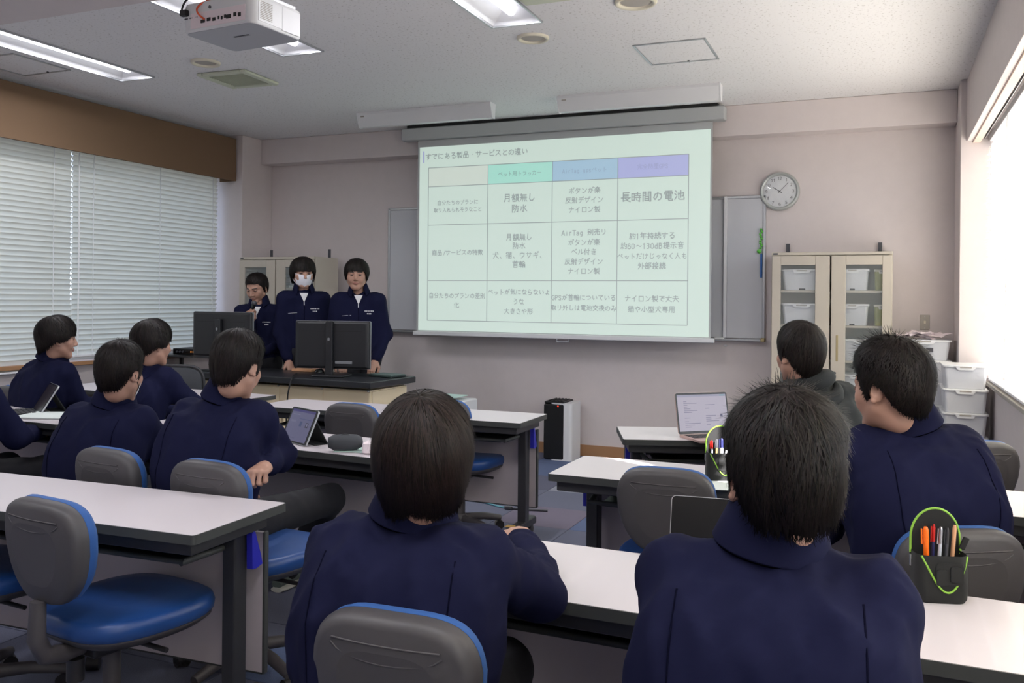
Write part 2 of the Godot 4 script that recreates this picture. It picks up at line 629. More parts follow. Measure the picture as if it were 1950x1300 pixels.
func ceiling_things() -> void:
	ceiling_lamp(-5.13, 2.6, 3.85, "long recessed ceiling light beside the brown window valance")
	ceiling_lamp(-3.55, 2.74, 3.99, "recessed ceiling light partly hidden above the projector")
	ceiling_lamp(-1.99, 2.81, 4.06, "recessed ceiling light with the small round speaker just beyond its end")
	for k in 4:
		ceiling_lamp([-5.13, -3.55, -1.99, -0.45][k], 6.2, 7.45, "recessed ceiling light in the bay behind the ceiling beam")
	# air grille
	var v := thing("ceiling_vent", "square ivory-green air grille in the ceiling near the round speaker", "vent", Vector3(-4.405, CEIL, 2.355), 0.05)
	part("backing", bx(Vector3(0, 0.095, 0), Vector3(0.32, 0.006, 0.32), 0.0), M.vent_green, v)
	var fr := MB.new()
	for s in [-1, 1]:
		fr.box(Vector3(s * 0.185, -0.012, 0), Vector3(0.05, 0.024, 0.42), 0.008)
		fr.box(Vector3(0, -0.012, s * 0.185), Vector3(0.32, 0.024, 0.05), 0.008)
	part("frame", fr.mesh(), M.vent_green, v)
	var slat := MB.new().box(Vector3.ZERO, Vector3(0.32, 0.002, 0.010), 0.0, Basis(Vector3.RIGHT, 1.3)).mesh()
	for k in 12:
		part("slat", slat, M.vent_green, v, Vector3(0, -0.012, -0.15 + 0.0272 * k))
	var v2 := thing("ceiling_vent", "pale green panel edge in the ceiling behind the lamp and the beam", "vent", Vector3(-1.60, CEIL, 3.34), 0.0)
	part("frame", bx(Vector3(0, -0.008, 0), Vector3(0.42, 0.016, 0.42), 0.006), M.vent_green, v2)
	part("grille", bx(Vector3(0, -0.013, 0), Vector3(0.3, 0.014, 0.3), 0.004), M.vent_green, v2)
	# round speakers
	var sp := [[Vector3(-4.325, CEIL, 2.79), 0.1, "round ceiling speaker beside the square air grille"], [Vector3(-2.0, CEIL, 2.53), 0.1, "small round ceiling speaker beyond the end of a lamp"], [Vector3(-1.24, CEIL, 2.95), 0.115, "larger round ceiling speaker with a deep rim at the ceiling hatch side"]]
	for s in sp:
		var o := thing("ceiling_speaker", s[2], "speaker", s[0], 0.0, "round ceiling speakers")
		var r: float = s[1]
		part("rim", MB.new().lathe([Vector2(r, 0), Vector2(r, -0.008), Vector2(r * 0.93, -0.018), Vector2(r * 0.80, -0.014), Vector2(r * 0.78, -0.004)], 32).mesh(), M.ivory, o)
		part("grille", MB.new().lathe([Vector2(r * 0.8, -0.003), Vector2(r * 0.5, -0.007), Vector2(0.0001, -0.008)], 32).mesh(), M.speaker_mesh, o)
	# ceiling hatches
	for h in [[Vector3(-1.24, CEIL, 1.9), 0.45, 0.49, "square access hatch in the ceiling before the projection screen"], [Vector3(-5.62, CEIL, 3.2), 0.45, 0.45, "access hatch in the ceiling above the left window blinds"]]:
		var o := thing("ceiling_hatch", h[3], "hatch", h[0], 0.0, "ceiling hatches")
		var m := MB.new()
		for s in [-1, 1]:
			m.box(Vector3(s * h[1] / 2, -0.004, 0), Vector3(0.014, 0.008, h[2] + 0.014), 0.002)
			m.box(Vector3(0, -0.004, s * h[2] / 2), Vector3(h[1], 0.008, 0.014), 0.002)
		part("frame", m.mesh(), M.alu, o)
		part("panel", bx(Vector3(0, -0.001, 0), Vector3(h[1] - 0.02, 0.004, h[2] - 0.02), 0.0), M.ceiling_board, o)
		part("latch", MB.new().cyl(Vector3(0.03, 0, -h[2] / 2 + 0.02), Vector3(0.03, -0.008, -h[2] / 2 + 0.02), 0.008).mesh(), M.black_line, o)
	# two board lights hanging from the ceiling before the screen
	for k in 2:
		var x0: float = [-4.25, -2.39][k]
		var x1: float = [-2.98, -1.12][k]
		var o := thing("board_light", ["white wedge-shaped board light over the left end of the screen, unlit", "white wedge-shaped board light over the right half of the screen, unlit"][k], "ceiling light", Vector3((x0 + x1) / 2, CEIL, 0.93), 0.0, "board lights before the screen")
		var w: float = (x1 - x0) / 2
		var prof := PackedVector2Array([Vector2(0.0, -0.10), Vector2(0.0, 0.0), Vector2(0.12, 0.0), Vector2(0.06, -0.115)])
		prof = PackedVector2Array([Vector2(-0.05, 0.0), Vector2(0.055, 0.0), Vector2(0.055, -0.02), Vector2(0.012, -0.12), Vector2(-0.035, -0.12)])
		var xf := Transform3D(Basis(Vector3(0, 0, 1), Vector3.UP, Vector3(-1, 0, 0)), Vector3.ZERO)
		part("body", MB.new().prism(prof, -w, w, xf).mesh(), M.white_plastic, o)
		for s in [-1, 1]:
			part("end_cap", MB.new().prism(prof, s * w - 0.003, s * w + 0.003, Transform3D(xf.basis * Basis().scaled(Vector3(1.05, 1.05, 1)), Vector3(-s * 0.004, 0, 0))).mesh(), M.lamp_white, o)
		part("maker_plate", bx(Vector3(-w + 0.05, -0.035, 0.052), Vector3(0.035, 0.012, 0.004), 0.001), M.speaker_mesh, o)
	projector()

func projector() -> void:
	var t := thing("projector", "white ceiling projector with cables plugged into its rear panel", "projector", Vector3(-2.965, 2.70, 4.05), -0.09)
	# +z is the rear panel towards the room
	var out := rounded(0.47, 0.36, 0.045, 6)
	var body := MB.new()
	var xf := Transform3D(Basis(Vector3.RIGHT, Vector3.BACK, Vector3.UP).orthonormalized(), Vector3.ZERO)
	var rings := []
	for s in [[0.97, 0.0], [1.0, 0.012], [1.0, 0.128], [0.985, 0.14]]:
		var r := PackedVector3Array()
		for p in out:
			r.append(Vector3(p.x * s[0], s[1], p.y * s[0]))
		rings.append(r)
	body.loft(rings)
	part("body", body.mesh(), M.white_plastic, t)
	part("underside", MB.new().prism(rounded(0.45, 0.34, 0.04), -0.003, 0.002, Transform3D(Basis(Vector3.RIGHT, Vector3.BACK, Vector3.DOWN), Vector3.ZERO)).mesh(), mat("projector_grey", rgb(176, 178, 184), 0.5), t)
	part("badge", bx(Vector3(0.02, -0.0035, 0.03), Vector3(0.1, 0.002, 0.012), 0.0), M.pen_grey, t)
	var zf := 0.181
	part("port_panel", bx(Vector3(0.01, 0.05, zf), Vector3(0.36, 0.075, 0.003), 0.001), M.white_soft, t)
	var pw := [0.03, 0.026, 0.022, 0.012, 0.012, 0.014, 0.032, 0.02, 0.02]
	var x := -0.085
	for k in pw.size():
		part("port", bx(Vector3(x, 0.042 + (0.004 if k % 2 else 0.0), zf + 0.002), Vector3(pw[k], 0.017 if k < 6 else 0.02, 0.004), 0.002), M.cable_black, t)
		x += pw[k] + 0.009
	part("button", MB.new().cyl(Vector3(-0.04, 0.105, zf - 0.002), Vector3(-0.04, 0.105, zf + 0.003), 0.008).mesh(), M.pen_grey, t)
	part("plug", bx(Vector3(-0.205, 0.095, zf + 0.008), Vector3(0.045, 0.03, 0.03), 0.005), M.cable_black, t)
	for s in 3:
		part("print_mark", bx(Vector3(-0.2 + 0.035 * s, 0.068, zf + 0.0005), Vector3(0.022, 0.006, 0.002), 0.0), M.pen_grey, t)
	# side with air grille (towards +x)
	var grille := part("side_grille", bx(Vector3(0.235, 0.07, 0.06), Vector3(0.004, 0.11, 0.16), 0.001), M.white_plastic, t)
	for i in 11:
		part("grille_slot", bx(Vector3(0.2375, 0.03 + i * 0.008, 0.09), Vector3(0.002, 0.003, 0.08), 0.0), M.speaker_mesh, grille)
	part("side_cover", bx(Vector3(0.236, 0.068, -0.085), Vector3(0.004, 0.115, 0.13), 0.001), M.lamp_white, t)
	part("lens", MB.new().lathe([Vector2(0.045, 0.0), Vector2(0.045, 0.02), Vector2(0.035, 0.022), Vector2(0.03, 0.008), Vector2(0.0001, 0.012)], 20, Transform3D(Basis(Vector3.RIGHT, Vector3.FORWARD, Vector3.UP), Vector3(0.1, 0.07, -0.175))).mesh(), M.gloss_black, t)
	part("mount_plate", bx(Vector3(0, 0.15, 0.0), Vector3(0.36, 0.012, 0.28), 0.003), M.cable_black, t)
	part("mount_pole", MB.new().cyl(Vector3(0, 0.15, 0), Vector3(0, CEIL - 2.70, 0), 0.03).mesh(), M.lamp_white, t)
	part("mount_arm", bx(Vector3(0.2, 0.15, -0.03), Vector3(0.05, 0.02, 0.2), 0.003), M.alu, t)
	var p1 := []
	for i in 13:
		var s := i / 12.0
		p1.append(Vector3(-0.215 - 0.06 * sin(s * PI), 0.095 + 0.09 * s + 0.05 * sin(s * PI), zf + 0.02 - 0.12 * s) + Vector3(0.12 * s, 0, 0))
	part("power_cable", MB.new().tube(p1, 0.005, 8).mesh(), M.cable_black, t)
	var p2 := []
	for i in 15:
		var s := i / 14.0
		p2.append(Vector3(-0.07 - 0.075 * sin(s * PI * 0.75), 0.048 + 0.125 * s, zf + 0.006 + 0.03 * sin(s * PI)) + Vector3(0.11 * s * s, 0, -0.05 * s))
	part("orange_cable", MB.new().tube(p2, 0.0045, 8).mesh(), M.cable_orange, t)

# ---------------------------------------------------------------- front wall
func front_wall_things() -> void:
	# whiteboard 3.6 x 1.2
	var wb := thing("whiteboard", "wide grey-white whiteboard on the front wall, mostly covered by the screen", "whiteboard", Vector3(-2.69, 1.685, 0.0))
	part("panel", bx(Vector3(0, 0, 0.015), Vector3(3.56, 1.18, 0.02), 0.0), M.board_white, wb)
	for s in [-1, 1]:
		part("frame_side", bx(Vector3(s * 1.79, 0, 0.017), Vector3(0.024, 1.20, 0.034), 0.005), M.alu, wb)
	part("frame_top", bx(Vector3(0, 0.59, 0.017), Vector3(3.6, 0.024, 0.034), 0.005), M.alu, wb)
	part("tray", bx(Vector3(0, -0.605, 0.04), Vector3(3.6, 0.02, 0.08), 0.005), M.alu, wb)
	for s in [-1, 1]:
		part("tray_corner", bx(Vector3(s * 1.79, -0.6, 0.042), Vector3(0.035, 0.034, 0.09), 0.006), M.brass_recess, wb)
	# strip of chain and blue stick by the right edge
	var ch := thing("green_magnet_chain", "green beaded hanger on the right edge of the whiteboard", "magnet", Vector3(-0.925, 1.93, 0.03))
	for k in 9:
		part("bead", MB.new().lathe([Vector2(0.0001, -0.011), Vector2(0.009, -0.006), Vector2(0.012, 0), Vector2(0.009, 0.006), Vector2(0.0001, 0.011)], 10, Transform3D(Basis(), Vector3(0.006 * sin(k * 2.0), 0.07 - 0.019 * k, 0.012))).mesh(), M.magnet_green, ch)
	part("knob", MB.new().lathe([Vector2(0.0001, -0.02), Vector2(0.016, -0.012), Vector2(0.021, 0), Vector2(0.014, 0.014), Vector2(0.0001, 0.018)], 14, Transform3D(Basis(), Vector3(-0.012, -0.11, 0.016))).mesh(), M.magnet_green, ch)
	one("blue_magnet_bar", MB.new().box(Vector3(-0.922, 1.70, 0.032), Vector3(0.016, 0.20, 0.012), 0.004).mesh(), M.strip_blue, "narrow blue magnet bar below the green beads on the whiteboard", "magnet")
	one("board_eraser", MB.new().box(on_z(1370, 645, 0.06), Vector3(0.09, 0.03, 0.04), 0.01).mesh(), M.white_plastic, "small white eraser lying in the whiteboard tray", "eraser")
	one("wall_pin", MB.new().box(on_z(1381, 658, 0.006), Vector3(0.03, 0.016, 0.012), 0.004).mesh(), M.white_plastic, "tiny white clip on the wall under the whiteboard tray", "clip")
	one("whiteboard_pole", MB.new().box(Vector3(-1.215, 1.69, 0.045), Vector3(0.028, 1.19, 0.016), 0.004).mesh(), M.white_plastic, "slim pale vertical strip on the whiteboard beside the screen", "strip")
	# projection screen
	var z := 0.30
	var sc := thing("projection_screen", "pull-down projection screen showing a mint-white slide with a table", "screen", Vector3(-2.653, 0.0, z))
	part("case", bx(Vector3(-0.03, 2.937, -0.02), Vector3(3.0, 0.116, 0.11), 0.012), M.screen_grey, sc)
	part("case_gap", bx(Vector3(-0.03, 3.004, -0.02), Vector3(2.88, 0.03, 0.09), 0.0), M.black_line, sc)
	part("screen_cloth", bx(Vector3(0, 1.985, -0.006), Vector3(2.736, 1.78, 0.003), 0.0), M.screen_grey, sc)
	var sm := mat("screen_picture", rgb(160, 162, 162), 0.85)
	var img := slide_image()
	sm.albedo_texture = img[0]
	sm.emission_enabled = true
	sm.emission = Color.BLACK
	sm.emission_texture = img[1]
	sm.emission_energy_multiplier = 0.70
	var top := on_z(796, 275, z)
	var pic := MB.new()
	pic.quad(Vector3(-1.345, 1.105, 0.0), Vector3(1.352, 1.105, 0.0), Vector3(1.352, 2.812, 0.0), Vector3(-1.345, 2.812, 0.0), Vector3.BACK)
	part("screen_picture", pic.mesh(), sm, sc)
	part("weight_bar", bx(Vector3(0, 1.078, 0.0), Vector3(2.80, 0.042, 0.026), 0.008), M.white_plastic, sc)
	var hd := MB.new()
	hd.tube([Vector3(-0.055, 1.06, 0.01), Vector3(-0.055, 1.034, 0.01), Vector3(0.055, 1.034, 0.01), Vector3(0.055, 1.06, 0.01)], 0.006, 8)
	part("pull_handle", hd.mesh(), M.silver, sc, Vector3(0.09, 0, 0))
	var glow := AreaLight3D.new()
	glow.name = "screen_glow"
	glow.area_size = Vector2(2.6, 1.65)
	glow.light_energy = 0.12
	glow.light_color = Color(0.86, 1.0, 0.93)
	glow.shadow_enabled = true
	glow.area_range = 12.0
	sc.add_child(glow)
	glow.position = Vector3(0, 1.96, 0.02)
	glow.rotation = Vector3(0, PI, 0)
	clock()
	# wall switch
	var sw := thing("wall_switch", "grey metal switch plate on the wall between cabinet and window pillar", "switch", Vector3(0.317, 1.253, 0.0))
	part("plate", bx(Vector3(0, 0, 0.004), Vector3(0.07, 0.115, 0.008), 0.003), M.speaker_mesh, sw)
	part("toggle", bx(Vector3(0, 0.0, 0.01), Vector3(0.016, 0.026, 0.01), 0.003), M.ivory, sw)
	for s in [-1, 1]:
		part("screw", MB.new().cyl(Vector3(0, s * 0.045, 0.006), Vector3(0, s * 0.045, 0.010), 0.004).mesh(), M.alu, sw)

func clock() -> void:
	var c := thing("wall_clock", "round silver-rimmed wall clock at the corner of the whiteboard", "clock", Vector3(-0.78, 2.313, 0.0))
	var zf := Transform3D(Basis(Vector3.RIGHT, Vector3.BACK, Vector3.DOWN), Vector3.ZERO)
	part("rim", MB.new().lathe([Vector2(0.159, 0.0), Vector2(0.160, 0.03), Vector2(0.150, 0.045), Vector2(0.140, 0.046), Vector2(0.130, 0.030)], 48, zf, false).mesh(), mat("clock_rim", rgb(186, 190, 188), 0.35, 0.3), c)
	part("face", MB.new().lathe([Vector2(0.136, 0.010), Vector2(0.136, 0.024), Vector2(0.0001, 0.0245)], 48, zf).mesh(), mat("clock_face", rgb(222, 222, 226), 0.5), c)
	var f := SystemFont.new()
	f.font_names = ["Droid Sans"]
	for h in range(1, 13):
		var tm := TextMesh.new()
		tm.text = str(h)
		tm.font = f
		tm.font_size = 28
		tm.pixel_size = 0.00125
		tm.depth = 0.001
		var a := TAU * h / 12.0
		part("numeral", tm, M.pen_grey, c, Vector3(sin(a) * 0.106, cos(a) * 0.106, 0.0258))
	for hnd in [[0.055, 0.006, TAU * (10.0 + 7.0 / 60.0) / 12.0, 0.027], [0.088, 0.0042, TAU * 7.3 / 60.0, 0.0285]]:
		var m := MB.new()
		m.box(Vector3(0, hnd[0] / 2 - 0.006, 0), Vector3(hnd[1], hnd[0] + 0.03, 0.001))
		var o := part("hand", m.mesh(), M.pen_grey, c, Vector3(0, 0, hnd[3]))
		o.rotation.z = -hnd[2]
	part("hub", MB.new().lathe([Vector2(0.006, 0.026), Vector2(0.006, 0.031), Vector2(0.0001, 0.032)], 12, zf).mesh(), M.pen_grey, c)
	part("glass_cover", MB.new().lathe([Vector2(0.134, 0.036), Vector2(0.1, 0.042), Vector2(0.05, 0.0455), Vector2(0.0001, 0.0465)], 32, zf, false).mesh(), M.pane_glass, c)

# ---------------------------------------------------------------- windows
func blind(x: float, z0: float, z1: float, y0: float, y1: float, tilt: float, label: String, cords: Array) -> void:
	var t := thing("window_blind", label, "window blind", Vector3(x, 0, (z0 + z1) / 2), 0.0, "venetian blinds at the windows")
	var l := z1 - z0
	var pitch := 0.0425
	var ring := []
	for e in [-1, 1]:
		var r := PackedVector3Array()
		for k in 6:
			var s := -0.025 + 0.01 * k
			r.append(Basis(Vector3.BACK, tilt) * Vector3(s, 0.0035 * (1.0 - pow(s / 0.025, 2)), e * l / 2))
		ring.append(r)
	var sm := MB.new().loft(ring, false).mesh()
	var n := int((y1 - y0) / pitch)
	for k in n:
		part("slat", sm, M.blind_slat, t, Vector3(0, y0 + 0.03 + pitch * k, 0))
	part("head_rail", bx(Vector3(0, y1 + 0.02, 0), Vector3(0.055, 0.04, l), 0.004), M.lamp_white, t)
	part("bottom_rail", bx(Vector3(0, y0, 0), Vector3(0.05, 0.018, l), 0.005), M.lamp_white, t)
	var sg := -1.0 if x > 0 else 1.0
	for c in cords:
		part("ladder_cord", MB.new().tube([Vector3(sg * 0.03, y0, c - (z0 + z1) / 2), Vector3(sg * 0.03, y1, c - (z0 + z1) / 2)], 0.0028, 6).mesh(), M.white_cord, t)

func side_windows() -> void:
	for side in 2:
		var x: float = WL - 0.12 if side == 0 else WR + 0.12
		var bays := [[0.47, 4.47], [4.97, 9.2]]
		for bi in 2:
			var z0: float = bays[bi][0]
			var z1: float = bays[bi][1]
			var m := MB.new()
			for zz in [z0 + 0.02, (z0 + z1) / 2, z1 - 0.02]:
				m.box(Vector3(x, 1.75, zz), Vector3(0.05, 1.82, 0.05), 0.004)
			m.box(Vector3(x, 0.86, (z0 + z1) / 2), Vector3(0.05, 0.04, z1 - z0), 0.004)
			m.box(Vector3(x, 2.64, (z0 + z1) / 2), Vector3(0.05, 0.04, z1 - z0), 0.004)
			var w := struct("window_%d" % (side * 2 + bi + 1), m.mesh(), M.window_frame)
			for q in 2:
				part("pane", bx(Vector3(x, 1.75, z0 + (z1 - z0) * (0.25 + 0.5 * q)), Vector3(0.006, 1.74, (z1 - z0) / 2 - 0.05), 0.0), M.pane_glass, w)
	# sills
	struct("trim_5", bx(Vector3(WL + 0.0, 0.835, 2.5), Vector3(0.16, 0.035, 4.06), 0.006), M.wood_trim)
	struct("trim_6", bx(Vector3(WR - 0.0, 0.838, 2.5), Vector3(0.06, 0.03, 4.06), 0.006), M.speaker_mesh)
	struct("trim_7", bx(Vector3(WL + 0.0, 0.835, 7.1), Vector3(0.16, 0.035, 4.3), 0.006), M.wood_trim)
	struct("trim_8", bx(Vector3(WR - 0.0, 0.838, 7.1), Vector3(0.06, 0.03, 4.3), 0.006), M.vent_green)
	# brown valance on the left, painted pelmet on the right
	var v := thing("window_valance", "long brown fabric valance box above the left windows", "valance", Vector3(-6.08, 2.78, 2.48))
	part("front", bx(Vector3(0.095, -0.012, 0), Vector3(0.02, 0.425, 3.98), 0.004), M.valance_cloth, v)
	part("end", bx(Vector3(0, -0.012, -1.985), Vector3(0.19, 0.425, 0.012), 0.002), M.valance_cloth, v)
	part("end", bx(Vector3(0, -0.012, 1.985), Vector3(0.19, 0.425, 0.012), 0.002), M.valance_cloth, v)
	var v2 := thing("window_valance", "brown fabric valance box above the left windows behind the beam", "valance", Vector3(-6.08, 2.78, 7.1))
	part("front", bx(Vector3(0.095, -0.012, 0), Vector3(0.02, 0.425, 4.2), 0.004), M.valance_cloth, v2)
	struct("trim_9", bx(Vector3(0.585, 2.795, 2.48), Vector3(0.05, 0.45, 4.02), 0.004), M.wall_paint)
	struct("trim_10", bx(Vector3(0.625, 2.565, 2.48), Vector3(0.05, 0.014, 4.02), 0.003), M.pink_trim)
	struct("trim_11", bx(Vector3(0.585, 2.795, 7.1), Vector3(0.05, 0.45, 4.3), 0.004), M.wall_paint)
	var rail := thing("curtain_rail", "double curtain rail under the painted pelmet at the right windows", "rail", Vector3(0.66, 2.60, 2.48))
	for s in 2:
		part("track", bx(Vector3(0.016 * s, -0.01, 0), Vector3(0.006, 0.02, 3.98), 0.002), [M.pen_grey, M.alu][s], rail)
	blind(WL + 0.04, 0.53, 2.26, 0.895, 2.62, 1.08, "venetian blind at the left window next to the corner pillar", [0.62, 1.32, 2.07])
	blind(WL + 0.05, 2.275, 4.42, 0.80, 2.62, 1.08, "venetian blind at the left window, hanging lower than its neighbour", [2.47, 3.3, 4.2])
	blind(WL + 0.04, 5.02, 9.15, 0.87, 2.62, 1.08, "venetian blind at the left windows behind the ceiling beam", [5.3, 7.0, 8.8])
	blind(WR + 0.01, 0.478, 2.4, 0.87, 2.56, -0.14, "sunlit venetian blind at the right window by the corner pillar", [0.64, 1.5, 2.3])
	blind(WR + 0.01, 2.42, 4.42, 0.87, 2.56, -0.14, "sunlit venetian blind at the right window, second from the pillar", [2.6, 3.5, 4.3])
	blind(WR + 0.01, 5.02, 9.15, 0.87, 2.56, -0.14, "venetian blind at the right windows behind the ceiling beam", [5.3, 7.0, 8.8])
	var wand := thing("blind_wand", "white twisted cord between the two left window blinds", "cord", Vector3(WL + 0.1, 0.9, 2.245))
	part("cord", MB.new().tube([Vector3(0, 0, 0), Vector3(0.004, 0.8, 0), Vector3(0, 1.7, 0)], 0.006, 6).mesh(), M.white_cord, wand)

# ---------------------------------------------------------------- cupboards and bins
func bin_parts(t: Node3D, w: float, h: float, d: float, body: Material, lid: Material, handle_mat: Material) -> void:
	# tapered tub with a rim, a dropped grip in the rim and a small foot notch; front is +z
	var rings := []
	for s in [[0.86, 0.0], [0.88, 0.004], [0.96, h * 0.86], [0.96, h - 0.012]]:
		var r := PackedVector3Array()
		for p in rounded(w * s[0], d * s[0], 0.025, 3):
			r.append(Vector3(p.x, s[1], p.y))
		rings.append(r)
	part("tub", MB.new().loft(rings).mesh(), body, t)
	var rim := MB.new()
	var rr := []
	for s in [[1.0, h - 0.016], [1.03, h - 0.014], [1.03, h - 0.002], [1.0, h]]:
		var r := PackedVector3Array()
		for p in rounded(w * s[0], d * s[0], 0.03, 3):
			r.append(Vector3(p.x, s[1], p.y))
		rr.append(r)
	part("lid", rim.loft(rr).mesh(), lid, t)
	var gp := PackedVector2Array([Vector2(-w * 0.24, h - 0.004), Vector2(-w * 0.17, h - 0.032), Vector2(w * 0.17, h - 0.032), Vector2(w * 0.24, h - 0.004)])
	part("grip", MB.new().prism(gp, d * 0.5, d * 0.5 + 0.012).mesh(), lid, t)
	part("grip_slot", bx(Vector3(0, h - 0.013, d * 0.5 + 0.008), Vector3(w * 0.26, 0.010, 0.012), 0.002), handle_mat, t)

func make_bin(label: String, at: Vector3, w: float, h: float, d: float, group: String, grip: Material = null, col: Material = null) -> Node3D:
	var t := thing("plastic_bin", label, "storage bin", at, 0.0, group)
	bin_parts(t, w, h, d, col if col else M.bin_plastic, M.white_plastic if col == null else M.ivory, grip if grip else M.speaker_mesh)
	if group.begins_with("white bins"):
		part("foot_notch", bx(Vector3(0, 0.008, d * 0.43), Vector3(w * 0.16, 0.014, 0.01), 0.002), M.black_line, t)
	return t

func cabinet(label: String, at: Vector3, w: float, h: float, d: float) -> Node3D:
	# origin: middle of the base at the back, front towards +z
	var t := thing("steel_cabinet", label, "cabinet", at)
	var m := MB.new()
	for s in [-1, 1]:
		m.box(Vector3(s * (w / 2 - 0.01), h / 2, d / 2 - 0.01), Vector3(0.02, h, d - 0.02), 0.002)
	m.box(Vector3(0, h - 0.015, d / 2 - 0.01), Vector3(w - 0.04, 0.03, d - 0.02), 0.002)
	m.box(Vector3(0, 0.03, d / 2 - 0.01), Vector3(w - 0.04, 0.06, d - 0.02), 0.002)
	part("body", m.mesh(), M.cabinet_paint, t)
	part("back_panel", bx(Vector3(0, h / 2, 0.008), Vector3(w - 0.04, h - 0.09, 0.012), 0.0), M.cabinet_paint, t)
	part("cornice", bx(Vector3(0, h - 0.012, d - 0.01), Vector3(w, 0.024, 0.02), 0.003), M.cabinet_paint, t)
	part("badge", bx(Vector3(-w / 2 + 0.03, h - 0.012, d + 0.001), Vector3(0.035, 0.012, 0.002), 0.0), M.pen_grey, t)
	for k in 6:
		part("shelf", bx(Vector3(0, 0.135 + 0.27 * k, d / 2 - 0.02), Vector3(w - 0.044, 0.018, d - 0.06), 0.002), M.cabinet_paint, t)
	for s in [-1, 1]:
		var dr := Node3D.new()
		dr.name = "door"
		t.add_child(dr, true)
		dr.position = Vector3(s * (w / 4), 0, d)
		var dw := w / 2 - 0.012
		var f := MB.new()
		var st := 0.066
		var mid := 0.105
		var y0 := 0.065
		var y1 := h - 0.03
		# outer stile narrow, meeting stile wide
		f.box(Vector3(s * (dw / 2 - st / 2), (y0 + y1) / 2, 0), Vector3(st, y1 - y0, 0.022), 0.003)
		f.box(Vector3(-s * (dw / 2 - mid / 2), (y0 + y1) / 2, 0), Vector3(mid, y1 - y0, 0.022), 0.003)
		var gx: float = (s * (dw / 2 - st) - s * (dw / 2 - mid)) / 2.0
		var gw := dw - st - mid
		f.box(Vector3(gx, y1 - 0.035, 0), Vector3(gw, 0.07, 0.022), 0.0)
		f.box(Vector3(gx, y0 + 0.04, 0), Vector3(gw, 0.08, 0.022), 0.0)
		part("frame", f.mesh(), M.cabinet_paint, dr)
		part("pane", bx(Vector3(gx, (y0 + y1) / 2, 0), Vector3(gw, y1 - y0 - 0.14, 0.004), 0.0), M.pane_glass, dr)
		part("handle", bx(Vector3(-s * (dw / 2 - 0.045), 1.05, 0.011), Vector3(0.016, 0.20, 0.006), 0.002), M.brass_recess, dr)
		if s == 1:
			part("lock", MB.new().cyl(Vector3(-dw / 2 + 0.03, 0.86, 0.01), Vector3(-dw / 2 + 0.03, 0.86, 0.016), 0.011).mesh(), M.pen_grey, dr)
	for s in [-1, 1]:
		part("wall_bracket", bx(Vector3(s * (w / 2 - 0.09), h + 0.045, 0.02), Vector3(0.03, 0.09, 0.006), 0.001), M.pen_grey, t)
	return t

